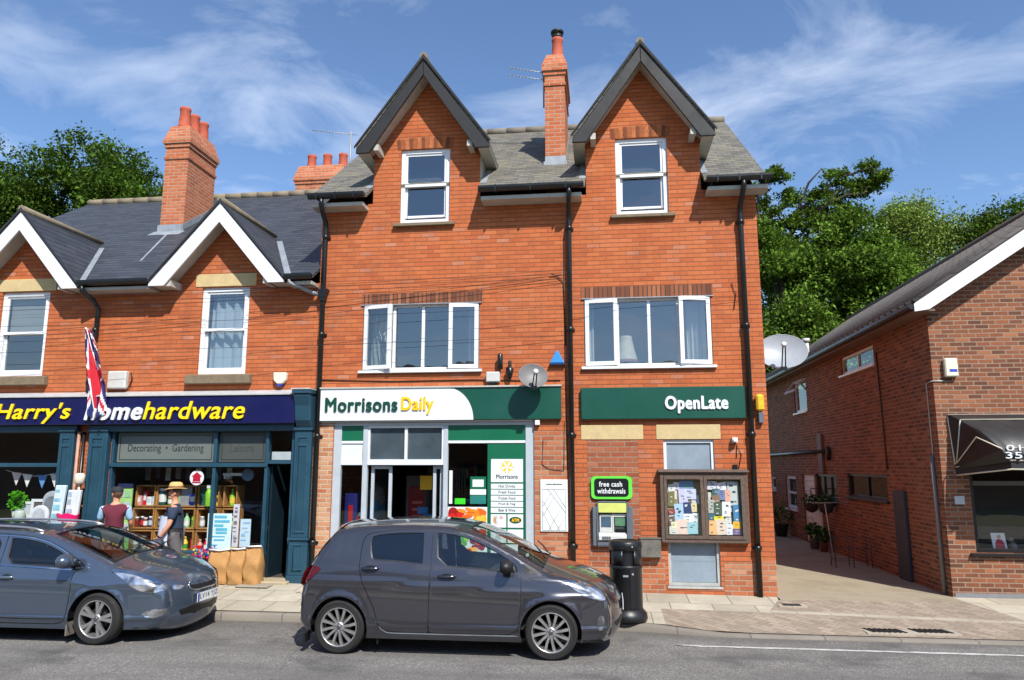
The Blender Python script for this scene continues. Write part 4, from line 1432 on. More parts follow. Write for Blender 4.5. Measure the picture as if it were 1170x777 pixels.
# (fraction of board left, bottom, width, height, colour name, rgb, tilt)
PAP = [
    # left door
    ('white', (222, 224, 226), 1.03, 1.78, .09, .10, .1), ('white', (228, 228, 230), 1.115, 1.81, .10, .10, -.15), ('landscape', (120, 150, 190), 1.215, 1.83, .19, .13, 0),
    ('lilac', (196, 196, 222), 1.195, 1.60, .12, .2, .03), ('pale blue', (200, 204, 226), 1.285, 1.66, .16, .14, -.02), ('olive', (120, 116, 76), 1.015, 1.55, .09, .2, 0),
    ('navy', (44, 60, 110), 1.265, 1.43, .115, .16, 0), ('cream', (220, 206, 160), 1.385, 1.46, .075, .12, .1), ('sky blue', (170, 200, 222), 1.12, 1.31, .12, .25, .02),
    ('red', (150, 70, 66), 1.02, 1.42, .09, .07, .1), ('white', (224, 226, 230), 1.26, 1.25, .12, .16, 0), ('white', (216, 220, 226), 1.395, 1.22, .08, .2, -.04),
    ('pink', (226, 200, 186), 1.15, 1.11, .16, .2, 0), ('aqua', (150, 196, 206), 1.315, 1.12, .14, .16, .03), ('pale green', (206, 214, 200), 1.03, 1.095, .10, .11, 0),
    ('brown', (110, 86, 76), 1.02, 1.24, .08, .13, .15), ('yellow', (226, 222, 186), 1.06, 1.20, .07, .09, .1),
    # right door
    ('white', (214, 212, 226), 1.65, 1.81, .12, .12, -.06), ('white', (224, 224, 228), 1.80, 1.80, .12, .11, .2), ('teal', (60, 100, 100), 1.72, 1.71, .1, .1, 0),
    ('blue', (110, 130, 170), 1.80, 1.65, .11, .14, -.08), ('grey', (190, 200, 196), 1.965, 1.58, .14, .32, .02), ('salmon', (222, 168, 148), 1.915, 1.63, .07, .16, 0),
    ('brown', (136, 108, 86), 1.715, 1.61, .10, .1, .1), ('grey', (176, 180, 172), 1.64, 1.45, .08, .18, 0), ('green', (74, 92, 76), 1.735, 1.42, .12, .17, 0),
    ('white', (226, 226, 224), 1.865, 1.40, .11, .20, -.03), ('dark teal', (60, 100, 116), 1.64, 1.27, .09, .15, 0), ('yellow', (236, 212, 40), 1.735, 1.29, .125, .09, .03),
    ('blue', (70, 130, 176), 2.035, 1.31, .09, .24, .02), ('orange', (230, 180, 120), 1.65, 1.09, .1, .19, -.04), ('cream', (216, 200, 180), 1.765, 1.095, .13, .21, .06),
    ('pale grey', (206, 210, 208), 1.91, 1.24, .07, .12, 0), ('white', (216, 220, 228), 1.915, 1.11, .09, .14, .03), ('gold', (226, 174, 44), 2.02, 1.17, .1, .13, 0), ('mauve', (110, 90, 130), 2.02, 1.075, .11, .085, 0),
    ('off-white', (214, 212, 204), 1.02, 1.66, .12, .12, -.05), ('off-white', (206, 208, 210), 1.40, 1.58, .1, .12, .04), ('off-white', (216, 214, 208), 1.16, 1.22, .13, .13, .03), ('off-white', (210, 214, 218), 1.03, 1.30, .1, .13, 0),
    ('grey-white', (204, 206, 206), 1.93, 1.83, .15, .1, 0), ('grey-white', (210, 208, 200), 1.66, 1.62, .1, .13, .05), ('grey-white', (214, 216, 218), 1.98, 1.46, .12, .12, -.03), ('grey-white', (208, 212, 214), 1.80, 1.30, .12, .12, .02), ('grey-white', (216, 214, 206), 1.85, 1.20, .1, .11, 0)]
PAP = PAP[-9:] + PAP[:-9]
for i, (cn, rgb, x, z, w_, h_, tl) in enumerate(PAP):
    m = MB()
    y = -.016 - .0011 * i
    cx, cz = x + w_ / 2, z + h_ / 2
    w_, h_ = w_ * 1.2, h_ * 1.15
    cx = min(max(cx, 1.012 + w_ / 2), 1.505 - w_ / 2) if cx < 1.57 else min(max(cx, 1.64 + w_ / 2), 2.132 - w_ / 2)
    cz = min(max(cz, 1.102 + h_ / 2), 1.948 - h_ / 2)
    q = [(-w_ / 2, -h_ / 2), (w_ / 2, -h_ / 2), (w_ / 2, h_ / 2), (-w_ / 2, h_ / 2)]
    q = [(cx + a * math.cos(tl) - b * math.sin(tl), cz + a * math.sin(tl) + b * math.cos(tl)) for a, b in q]
    m.prism(q, y - .001, y)
    # printed blocks
    rr = random.Random(i)
    for k in range(rr.randrange(2, 5)):
        bx, bz = rr.uniform(-.35, .0) * w_, rr.uniform(-.4, .3) * h_
        bw, bh = rr.uniform(.2, .38) * w_, rr.uniform(.04, .1) * h_
        qq = [(bx, bz), (bx + bw, bz), (bx + bw, bz + bh), (bx, bz + bh)]
        m.poly([(cx + a * math.cos(tl) - b * math.sin(tl), y - .0013 - .0001 * k, cz + a * math.sin(tl) + b * math.cos(tl)) for a, b in qq], 1)
    side = 'left' if x < 1.57 else 'right'
    dx = (x + w_ / 2 - (1.0 if side == 'left' else 1.63)) / .5
    col_ = 'left' if dx < .36 else ('right' if dx > .66 else 'middle')
    row = int(round((1.98 - (z + h_ / 2)) * 100))
    rowname = 'top' if row < 20 else ('upper' if row < 38 else ('middle' if row < 55 else ('lower' if row < 74 else 'bottom')))
    lab = '%s %s paper behind the %s door of the noticeboard, %s row, %s side' % ('large' if w_ * h_ > .028 else ('small' if w_ * h_ < .012 else 'plain'), cn, side, rowname, col_)
    ink = (60, 70, 90) if sum(rgb) > 400 else (210, 214, 216)
    if cn == 'landscape':
        ink = (110, 170, 50)
    solo('pinned_paper', m, [pm('paper_%d_%d_%d' % rgb, rgb, .7, .06, 20), pm('print_ink_%d_%d_%d' % ink, ink, .7, .2, 60)], lab, 'notice', 'papers pinned in the noticeboard', recalc=False)

# rooftop aerials
def aerial(name, lab, base, top, boom_dir, L, n, el=.18, two=False):
    t = thing(name, lab, 'aerial', base)
    m = MB(); m.tube([base, top], .018, 6); part('mast', m, M_LEAD, t)
    m = MB()
    T0 = Vector(top) - Vector((0, 0, .06))
    d = Vector(boom_dir).normalized()
    sd = d.cross(Vector((0, 0, 1))).normalized()
    for off in ((0,) if not two else (0, -.16)):
        A = T0 + Vector((0, 0, off))
        m.tube([A - d * .12, A + d * L], .010, 5)
        for i in range(n):
            q = A + d * (L * (i + .5) / n)
            upv = Vector((0, 0, 1)) * (el if True else 0)
            m.tube([q - upv * .35 - sd * .07, q + upv * .35 + sd * .07], .0045, 4)
    part('boom', m, M_LEAD, t)
    return t


aerial('tv_aerial', 'rooftop television aerial on a mast beside the three clay pots', (-5.32, 2.2, 8.0), (-5.32, 2.2, 9.35), (-1, -.15, .10), .85, 13)
aerial('tv_aerial', 'double television aerial strapped to the tall single chimney', (-1.06, 1.5, 9.3), (-1.06, 1.5, 10.12), (-1, .1, .28), .75, 10, two=True)
# ------------------------------------------------------------------ the two-storey terrace with the hardware shop
M_SLATEN = slate_mat('blue_black_slate', (.036, .040, .050, 1), (.062, .068, .082, 1), .3, .09, 'x', .25, (.06, .06, .062), .55)
M_SLATENY = slate_mat('blue_black_slate_gable', (.034, .038, .048, 1), (.058, .063, .076, 1), .3, .12, 'y', .25, (.06, .06, .062), .55)
M_WBARGE = pm('white_barge_paint', (222, 223, 224), .5, .03, 3, dirt=.12)
M_TEAL = pm('teal_shop_paint', (34, 70, 88), .45, .12, 4, .05, dirt=.2)
M_NAVY = pm('navy_sign', (17, 20, 74), .35, .06, 2, dirt=.1)
M_YEL2 = pm('bright_yellow_letters', (252, 214, 18), .4, .03, 3)
M_RIDGE2 = pm('buff_ridge_tile', (132, 120, 100), .9, .2, 6, .4, dirt=.4)
YL = .03
t = thing('terrace_building', 'two-storey brick terrace with white-edged gables and dark slate roof above hardware shop', 'building', (-9.2, 0, .2))
ter = t
GL = (-10.73, -6.79)
AZL, TWL, TZL = 6.92, 1.27, 5.46
kL = (AZL - TZL) / TWL
outer = [(-13.7, .05), (-5.002, .05), (-5.002, 5.42), (GL[1] + 1.05, 5.42), (GL[1], 6.62), (GL[1] - 1.05, 5.42), (GL[0] + 1.05, 5.42), (GL[0], 6.62), (GL[0] - 1.05, 5.42), (-13.7, 5.42)]
HA, HB = rect(-11.28, -10.29, 3.82, 5.42), rect(-7.25, -6.33, 3.80, 5.40)
S1, S2 = rect(-13.4, -9.72, .66, 2.86), [(-8.76, .66), (-5.86, .66), (-5.86, .1), (-5.32, .1), (-5.32, 2.86), (-8.76, 2.86)]
m = MB(); wall(m, outer, [HA, HB, S1, S2], YL, .14)
part('wall', m, M_BRICK, t, recalc=False)
m = MB()
m.add([(-13.7, YL, -.1), (-13.7, 9.5, -.1), (-13.7, 9.5, 6.5), (-13.7, 5.45, 9.2), (-13.7, YL, 5.6)], [(4, 3, 2, 1, 0)])
m.add([(-13.7, 9.5, -.1), (-5, 9.5, -.1), (-5, 9.5, 6.5), (-13.7, 9.5, 6.5)], [(3, 2, 1, 0)])
part('side_wall', m, M_BRICK, t, recalc=False)
m = MB(); m.box(-13.6, -5.02, .25, 9.4, 3.1, 3.2); m.box(-13.6, -5.02, 3.0, 3.1, 3.2, 7.3); m.box(-13.6, -5.02, 4.5, 4.6, .1, 3.1); m.box(-9.5, -9.4, .25, 4.5, .1, 3.1)
part('inner_walls', m, M_ROOM, t)
m = MB(); m.box(-13.6, -5.02, .18, 4.5, .1, .28); part('shop_floor', m, pm('dark_lino', (70, 66, 60), .7), t)


def rz2(y):
    return 5.5 + .65 * (y + .3)


pl = [(-13.85, -.3)]
for c in GL:
    pl += [(c - 1.06, -.3), (c - 1.06, .06), (c + 1.06, .06), (c + 1.06, -.3)]
pl += [(-5.01, -.3), (-5.01, 5.45), (-13.85, 5.45)]
m = MB()
slope_slab(m, pl, lambda x, y: rz2(y), .06)
slope_slab(m, [(-13.85, 5.45), (-5.01, 5.45), (-5.01, 9.8), (-13.85, 9.8)], lambda x, y: rz2(5.45) - .65 * (y - 5.45), .06)
roof = part('roof', m, M_SLATEN, t)
m = MB()
for i in range(20):
    x0 = -13.85 + i * .4415
    m.tube([(x0 + .004, 5.45, rz2(5.45) + .015), (x0 + .436, 5.45, rz2(5.45) + .018)], .10, 10)
part('ridge_tiles', m, M_RIDGE2, roof)
m = MB()
m.add([(-9.0, .7, rz2(.7) + .006), (-8.96, .7, rz2(.7) + .006), (-9.6, 2.6, rz2(2.6) + .006), (-9.66, 2.6, rz2(2.6) + .006)], [(0, 1, 2, 3)])
m.add([(-6.55, 2.2, rz2(2.2) + .006), (-6.56, 2.21, rz2(2.2) + .008), (-5.15, 3.2, rz2(3.2) + .03), (-5.15, 3.21, rz2(3.2) + .03)], [(0, 1, 2, 3)])
part('pale_streak', m, M_LEAD, roof)
yb2 = lambda z: (z - 5.5) / .65 - .3
for c in GL:
    m = MB()
    for s in (-1, 1):
        P = [(c, -.38, AZL), (c + s * TWL, -.38, TZL), (c + s * TWL, max(-.2, yb2(TZL) + .1), TZL), (c, yb2(AZL) + .03, AZL)]
        Q = [(x, y, z - .06) for x, y, z in P]
        m.add(P + Q, [(0, 1, 2, 3), (7, 6, 5, 4), (0, 4, 5, 1), (1, 5, 6, 2), (2, 6, 7, 3)])
    gr = part('gable_roof', m, M_SLATENY, t)
    m = MB(); m.tube([(c, -.39, AZL + .01), (c, yb2(AZL), AZL + .01)], .065, 8); part('ridge_tiles', m, M_RIDGE2, gr)
    m = MB()
    for s in (-1, 1):
        m.prism([(c + s * .002, AZL - .035), (c + s * TWL, TZL - .035), (c + s * (TWL + .005), TZL - .10), (c + s * (TWL - .29), TZL - .10), (c + s * .002, AZL - .41)], -.375, -.335)
    part('bargeboard', m.bevel(.004), M_WBARGE, gr)
    m = MB()
    for s in (-1, 1):
        m.prism([(c, AZL + .03), (c + s * (TWL + .02), TZL + .0), (c + s * (TWL + .02), TZL - .033), (c, AZL - .03)], -.40, -.38)
    part('tile_edge', m, pm('slate_edge', (40, 42, 48), .7, .3, 20), gr)
    m = MB()
    for s in (-1, 1):
        zl = AZL - .28 - kL * (TWL - .19)
        P = [(c, -.334, AZL - .28), (c + s * (TWL - .19), -.334, zl), (c + s * (TWL - .19), YL - .003, zl), (c, YL - .003, AZL - .28)]
        P2 = [(x, y, z - .015) for x, y, z in P]
        m.add(P + P2, [(0, 1, 2, 3), (7, 6, 5, 4), (0, 4, 5, 1), (2, 6, 7, 3)])
        xa, xb = sorted((c + s * 1.0, c + s * (TWL - .02)))
        m.box(xa, xb, -.333, YL - .003, TZL - .085, TZL - .07)
        xa, xb = sorted((c + s * (TWL - .40), c + s * (TWL - .31)))
        m.box(xa, xb, -.33, YL - .003, TZL - .10, TZL + .02)
    part('soffit', m, M_WHITED, gr)
    for s in (-1, 1):
        m = MB()
        P = []
        for zz_ in (TZL + .02, TZL + .5, AZL - .2):
            xx = c + s * (AZL - zz_) / kL
            P.append((xx, yb2(zz_), zz_))
        for (a, b) in zip(P[:-1], P[1:]):
            m.add([(a[0] + s * .02, a[1] - .0, a[2] + .012), (a[0] + s * .14, a[1], a[2] + .012), (b[0] + s * .14, b[1], b[2] + .012), (b[0] + s * .02, b[1], b[2] + .012)], [(0, 1, 2, 3)])
        part('lead_valley', m, M_LEAD, t)
for a, b in ((-13.8, -12.02), (-9.44, -8.08), (-5.50, -5.02)):
    m = MB(); m.prism([(-.31, 5.50), (-.425, 5.50), (-.425, 5.46), (-.41, 5.42), (-.37, 5.40), (-.33, 5.41), (-.31, 5.44)], a, b, 'yz'); part('gutter', m, M_GUT, t)
    m = MB(); m.box(a + .01, b - .01, -.305, YL - .003, 5.33, 5.385); part('soffit', m, M_WHITED, t)

# chimneys
def stack(name_parent, X0, X1, Y0, Y1, zb, z1, pots, along, label=None, hpot=.5):
    m = MB()
    m.box(X0, X1, Y0, Y1, zb, z1 - .84)
    for e, a, b in ((.025, z1 - .84, z1 - .77), (.002, z1 - .77, z1 - .55), (.03, z1 - .55, z1 - .46), (.06, z1 - .46, z1 - .36)):
        m.box(X0 - e, X1 + e, Y0 - e, Y1 + e, a, b)
    e = .05
    m.add([(X0 - e, Y0 - e, z1 - .36), (X1 + e, Y0 - e, z1 - .36), (X1 + e, Y1 + e, z1 - .36), (X0 - e, Y1 + e, z1 - .36), (X0 + .05, Y0 + .05, z1), (X1 - .05, Y0 + .05, z1), (X1 - .05, Y1 - .05, z1), (X0 + .05, Y1 - .05, z1)],
          [(0, 3, 2, 1), (4, 5, 6, 7), (0, 1, 5, 4), (1, 2, 6, 5), (2, 3, 7, 6), (3, 0, 4, 7)])
    c_ = part('chimney', m, M_CHIM, name_parent, label)
    for i in range(pots):
        u = (i + .5) / pots
        x = (X0 + X1) / 2 if along == 'y' else X0 + (X1 - X0) * u
        y = (Y0 + Y1) / 2 if along == 'x' else Y0 + (Y1 - Y0) * u
        m = MB(); m.lathe([(.145, z1 - .03), (.15, z1 + .04), (.135, z1 + .08), (.115, z1 + hpot - .1), (.13, z1 + hpot - .07), (.13, z1 + hpot - .02), (.10, z1 + hpot), (.09, z1 + hpot - .2)], (x, y, 0), 16)
        part('chimney_pot', m, M_TERRA, c_)
    return c_


c1 = stack(t, -9.90, -9.34, 2.65, 3.85, 7.2, 9.97, 3, 'y', 'tall brick chimney stack with three clay pots in a row', .52)
m = MB(); m.box(-9.93, -9.31, 2.60, 2.649, 7.30, 7.55); m.prism([(2.6, rz2(2.6) + .01), (3.9, rz2(3.9) + .01), (3.9, rz2(3.9) + .16), (2.6, rz2(2.6) + .16)], -9.338, -9.33, 'yz'); m.add([(-10.0, 2.35, rz2(2.35) + .008), (-9.25, 2.35, rz2(2.35) + .008), (-9.25, 2.6, rz2(2.6) + .008), (-10.0, 2.6, rz2(2.6) + .008)], [(0, 1, 2, 3)])
part('lead_flashing', m, M_LEAD, c1)
stack(t, -8.30, -6.92, 6.2, 7.2, 8.2, 10.38, 3, 'x', 'wide low chimney stack seen over the ridge', .5)

# sash windows
for a, b, z0, z1, kind in ((-11.28, -10.29, 3.82, 5.42, 'blind'), (-7.25, -6.33, 3.80, 5.40, 'curtain')):
    w1 = sash_window(t, a, b, z0, z1, YL + .04, .0, .08, horns=False)
    m = MB(); m.prism([(-.09, z0 - .18), (-.09, z0 - .025), (YL, z0 - .004), (YL + .13, z0 - .002), (YL + .13, z0 - .18)], a - .16, b + .14, 'yz'); part('sill', m.bevel(.008), M_SILL, w1)
    m = MB(); m.box(a - .13, b + .12, YL - .014, YL + .02, z1 + .012, z1 + .25); part('stone_lintel', m.bevel(.006), M_STONE, t)
    if kind == 'blind':
        m = MB(); m.box(a + .1, b - .1, YL + .16, YL + .17, z0 + .78, z1 - .1); part('blind', m, pm('cream_blind', (196, 192, 176), .85, .04, 3), w1)
    else:
        m = MB(); curtain(m, a + .1, b - .1, z0 + .08, z1 - .1, YL + .22, .05, 4); part('curtain', m, pm('white_voile', (214, 222, 224), .9, .05, 5), w1)
# downpipes of the terrace
m = MB()
m.tube([(-9.36, -.36, 5.42), (-9.36, -.36, 5.32), (-9.26, -.16, 5.18), (-9.22, -.06, 5.05), (-9.22, -.06, 4.55), (-9.27, -.06, 4.4), (-9.27, -.06, 3.5)], .042, 10)
for z in (4.6, 3.62):
    m.tube([(-9.24 - .03 * (z < 4), -.06, z), (-9.24 - .03 * (z < 4), -.06, z + .08)], .054, 10)
part('downpipe', m, M_GUT, t)
m = MB(); m.tube([(-5.42, -.36, 5.43), (-5.42, -.36, 5.36), (-5.1, -.1, 5.22), (-4.98, -.08, 5.18)], .036, 8); part('downpipe', m, pm('pale_grey_pipe', (150, 152, 154), .4), t)

# fascia
t2 = thing('shop_sign', 'long navy fascia sign of the hardware shop with yellow and white raised words', 'shop sign', (-9.4, -.15, 2.88))
m = MB(); m.prism([(-.215, 2.90), (-.235, 3.39), (YL - .004, 3.39), (YL - .004, 2.90)], -13.5, -5.27, 'yz'); part('panel', m.bevel(.01), M_NAVY, t2)
m = MB(); m.prism([(-.26, 3.392), (-.26, 3.41), (YL - .004, 3.50), (YL - .004, 3.392)], -13.6, -5.27, 'yz'); part('lead_capping', m, pm('pale_lead', (176, 178, 178), .5, .12, 8, .2, dirt=.3), t2)
part('lettering', text_mb("Harry's", -10.90, -9.43, 2.925, 3.285, -.235, .025, .018, .22), M_YEL2, t2)
part('lettering', text_mb('home', -9.14, -8.06, 2.985, 3.285, -.235, .03, .045, .22), M_SWHITE, t2)
part('lettering', text_mb('hardware', -8.03, -6.16, 2.985, 3.29, -.235, .025, .018, .22), M_YEL2, t2)
m = MB(); m.box(-13.5, -9.4, -.1, YL - .004, 2.78, 2.897); m.box(-9.16, -5.3, -.1, YL - .004, 2.78, 2.897); part('cornice', m.bevel(.01), M_TEAL, t)


def pilaster(parent, x0, x1, grooves=True):
    m = MB()
    zb = gz((x0 + x1) / 2, 0) - .05
    m.box(x0, x1, -.10, YL - .003, .98, 2.78)
    m.box(x0 - .03, x1 + .03, -.14, YL - .003, zb, .16 + zb)
    m.box(x0 - .015, x1 + .015, -.12, YL - .003, .16 + zb, .94)
    m.box(x0 - .035, x1 + .035, -.15, YL - .003, .94, .98)
    m.box(x0 - .02, x1 + .02, -.13, YL - .003, 2.78, 2.83)
    w_ = x1 - x0
    for a, b, yy in ((1.06, 2.68, -.10), (.45, .88, -.12)):
        frame(m, x0 + w_ * .16, x1 - w_ * .16, a, b, .03, yy - .016, yy - .001)
        if yy == -.10 and grooves:
            for k in range(3):
                xx = x0 + w_ * (.36 + .14 * k)
                m.box(xx - .008, xx + .008, yy - .012, yy - .001, a + .06, b - .06)
            m.box(x0 + w_ * .2, x1 - w_ * .2, yy - .02, yy - .001, a + 1.45, a + 1.5)
    return part('pilaster', m.bevel(.006), M_TEAL, parent)


pilaster(t, -5.29, -4.99)
pilaster(t, -9.71, -9.43)
pilaster(t, -9.14, -8.78)
m = MB()   # console bracket at the right end of the sign
m.prism([(-.12, 2.83), (-.20, 2.95), (-.24, 3.2), (-.30, 3.36), (-.30, 3.40), (YL - .003, 3.40), (YL - .003, 2.83)], -5.265, -4.985, 'yz')
m.box(-5.29, -4.965, -.33, YL - .003, 3.40, 3.47)
part('console', m.bevel(.012), M_TEAL, t)
m = MB(); m.box(-5.30, -4.96, -.345, YL - .003, 3.472, 3.495); part('lead_capping', m, pm('pale_lead', (176, 178, 178)), t)
m = MB(); m.tube([(-9.37, -.05, 2.78), (-9.37, -.05, .3)], .028, 8); part('downpipe', m, pm('pinkish_pipe', (176, 132, 112), .6, .2, 9), t)
m = MB(); m.tube([(-9.28, -.04, 2.78), (-9.28, -.04, .3)], .03, 8); part('downpipe', m, M_GUT, t)

# shop windows
def shop_frame(parent, x0, x1, mull, zs=.68):
    m = MB()
    m.box(x0, x1, -.06, .14, zs - .03, zs + .05)
    m.box(x0, x1, -.02, .12, 2.155, 2.225)
    m.box(x0, x0 + .05, .0, .12, zs + .05, 2.86); m.box(x1 - .06, x1, .0, .12, zs + .05, 2.86)
    for q in mull:
        m.box(q - .03, q + .03, .0, .12, zs + .05, 2.155); m.box(q - .03, q + .03, .0, .12, 2.225, 2.86)
    m.box(x0 + .05, x1 - .06, .005, .115, 2.77, 2.86)
    f = part('shop_window', m.bevel(.006), M_TEAL, parent)
    m = MB()
    m.add([(x0 + .05, .06, zs + .05), (x1 - .06, .06, zs + .05), (x1 - .06, .06, 2.155), (x0 + .05, .06, 2.155)], [(0, 1, 2, 3)])
    part('pane', m, M_GLASSS, f, recalc=False)
    return f


f2 = shop_frame(t, -8.76, -5.80, [-6.79])
f1 = shop_frame(t, -13.4, -9.72, [-11.8])
m = MB(); m.box(-5.38, -5.30, .0, .12, .25, 2.86); m.box(-5.80, -5.38, .0, .12, 2.21, 2.27); part('door_frame', m.bevel(.005), M_TEAL, t)
m = MB(); m.add([(-5.80, .06, 2.27), (-5.38, .06, 2.27), (-5.38, .06, 2.78), (-5.80, .06, 2.78)], [(0, 1, 2, 3)]); part('fanlight', m, M_GLASSS, t, recalc=False)
m = MB(); m.box(-5.78, -5.40, .1, .11, 2.28, 2.42); part('fanlight_sheet', m, pm('pale_ink', (190, 196, 200)), t)
m = MB(); m.box(-5.80, -5.77, .15, .95, .28, 2.18); part('door', m, pm('door_dark_teal', (22, 40, 50), .4), t)
M_FROST = pm('frosted_panel', (104, 111, 106), .5, .06, 2)
M_FLINE = pm('panel_dark_line', (46, 52, 50), .5)
for a, b, s in ((-8.68, -6.84, 'Decorating  \u2022  Gardening'), (-6.74, -5.88, 'Leisure')):
    m = MB(); m.box(a, b, .07, .085, 2.24, 2.76); p_ = part('fascia_panel', m, M_FROST if a < -8 else pm('frosted_panel_dark', (72, 77, 74), .5, .06, 2), t)
    m = MB(); frame(m, a + .04, b - .04, 2.28, 2.72, .012, .064, .0695); part('border', m, M_FLINE, p_)
    if a < -8:
        part('lettering', text_mb(s, a + .2, b - .2, 2.39, 2.56, .07, .004, .0), M_FLINE, p_)
    else:
        part('lettering', text_mb(s, a + .2, b - .22, 2.42, 2.56, .07, .004, .0), pm('faint_letter', (60, 66, 64), .5), p_)
m = MB(); m.add([(-13.3, .06, 2.225), (-9.78, .06, 2.225), (-9.78, .06, 2.77), (-13.3, .06, 2.77)], [(0, 1, 2, 3)]); part('top_pane', m, M_GLASSS, f1, recalc=False)
m = MB(); m.box(-13.4, -9.45, .15, 1.4, .28, .70); m.box(-8.72, -5.86, .15, 1.2, .28, .64); part('window_bed', m, pm('window_bed_grey', (84, 80, 74), .8), t)
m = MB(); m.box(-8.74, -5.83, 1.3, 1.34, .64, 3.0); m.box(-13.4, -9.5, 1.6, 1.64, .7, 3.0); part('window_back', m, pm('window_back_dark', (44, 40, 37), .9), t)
m = MB(); m.box(-5.95, -5.25, -.28, .2, .18, .285); part('doorstep', m.bevel(.015), pm('step_stone', (168, 154, 126), .9, .15, 6, .3, dirt=.3), t)

# ------------------------------------------------------------------ goods in the hardware window
M_CRATE = pm('crate_wood', (170, 120, 62), .85, .25, 12, .3)
rowz = [(1.45, 1.83), (1.06, 1.43), (.66, 1.04)]
colx = [[(-8.44, -8.06), (-8.04, -7.28), (-7.24, -6.84), (-6.76, -6.5)], [(-8.47, -8.06), (-8.04, -7.28), (-7.24, -6.84), (-6.76, -6.5)], [(-8.50, -8.06), (-8.04, -7.28), (-7.24, -6.84), (-6.76, -6.5)]]
rown, coln = ('top', 'middle', 'bottom'), ('leftmost', 'wide second', 'third', 'rightmost')
for r in range(3):
    for c in range(4):
        a, b = colx[r][c]
        z0, z1 = rowz[r]
        m = MB(); y0, y1 = .34, .62
        m.box(a, b, y0, y1, z0, z0 + .022); m.box(a, b, y0, y1, z1 - .022, z1); m.box(a, a + .022, y0, y1, z0 + .022, z1 - .022); m.box(b - .022, b, y0, y1, z0 + .022, z1 - .022)
        t3 = thing('wooden_crate', 'wooden display crate, %s of the %s row in the hardware window' % (coln[c], rown[r]), 'crate', ((a + b) / 2, .48, z0), 'stacked wooden crates in the hardware window')
        part('sides', m.bevel(.004), M_CRATE, t3)
        m = MB()
        for k in range(3):
            zz_ = z0 + .03 + k * (z1 - z0 - .05) / 3
            m.box(a + .022, b - .022, y1 - .015, y1 - .003, zz_, zz_ + (z1 - z0) / 3 - .03)
        part('back_slats', m, M_CRATE, t3)
CK = {'red': (196, 34, 40), 'white': (222, 222, 218), 'green': (64, 150, 54), 'lime': (130, 190, 40), 'blue': (44, 74, 176), 'navy': (40, 48, 84), 'brown': (96, 60, 44), 'grey': (140, 142, 144), 'yellow': (226, 196, 60), 'pink': (214, 150, 150), 'dark red': (120, 36, 34), 'pale green': (150, 196, 150), 'black': (32, 32, 36), 'dark green': (36, 84, 74), 'pale blue': (170, 200, 220)}
GM = {k: pm('pack_' + k.replace(' ', '_'), v, .4, .15, 25) for k, v in CK.items()}
SEEN = {}


def uniq(base, tail):
    SEEN.setdefault(base + tail, 0)
    SEEN[base + tail] += 1
    return base + tail


def goods(kind, colr, x, y, z, w, h, where, cap=None, band=None, order=''):
    nm = {'b': 'bottle', 'j': 'jar', 'x': 'box', 'c': 'can', 't': 'tub'}[kind]
    word = {'b': 'bottle', 'j': 'jar with lid', 'x': 'carton', 'c': 'can', 't': 'tub'}[kind]
    lab = '%s%s %s in the %s' % (order + ' ' if order else '', colr, word, where)
    t3 = thing('goods_' + nm if kind != 'x' else 'carton', lab, nm, (x, y, z), 'goods in the hardware window crates')
    m = MB()
    cm_ = GM[cap or 'white']
    bm_ = GM[band or 'white']
    if kind == 'b':
        m.lathe([(w * .48, z), (w * .5, z + h * .03), (w * .5, z + h * .6), (w * .2, z + h * .78), (w * .18, z + h * .84)], (x, y, 0), 10); part('body', m, GM[colr], t3)
        m = MB(); m.lathe([(w * .24, z + h * .84), (w * .22, z + h)], (x, y, 0), 8); part('cap', m, cm_, t3)
        m = MB(); m.lathe([(w * .51, z + h * .15), (w * .51, z + h * .48)], (x, y, 0), 10, caps=False); part('paper_label', m, bm_, t3)
    elif kind in 'jtc':
        m.lathe([(w * .46, z), (w * .5, z + h * .04), (w * .5, z + h * .8), (w * .42, z + h * .86)], (x, y, 0), 12); part('body', m, GM[colr], t3)
        m = MB(); m.lathe([(w * .46, z + h * .86), (w * .46, z + h)], (x, y, 0), 12); part('lid', m, cm_, t3)
        m = MB(); m.lathe([(w * .512, z + h * .2), (w * .512, z + h * .65)], (x, y, 0), 12, caps=False); part('paper_label', m, bm_, t3)
    else:
        m.box(x - w / 2, x + w / 2, y - .05, y + .05, z, z + h); part('body', m.bevel(.004), GM[colr], t3)
        m = MB(); m.box(x - w * .38, x + w * .3, y - .0525, y - .0505, z + h * .35, z + h * .8); part('paper_label', m, bm_, t3)


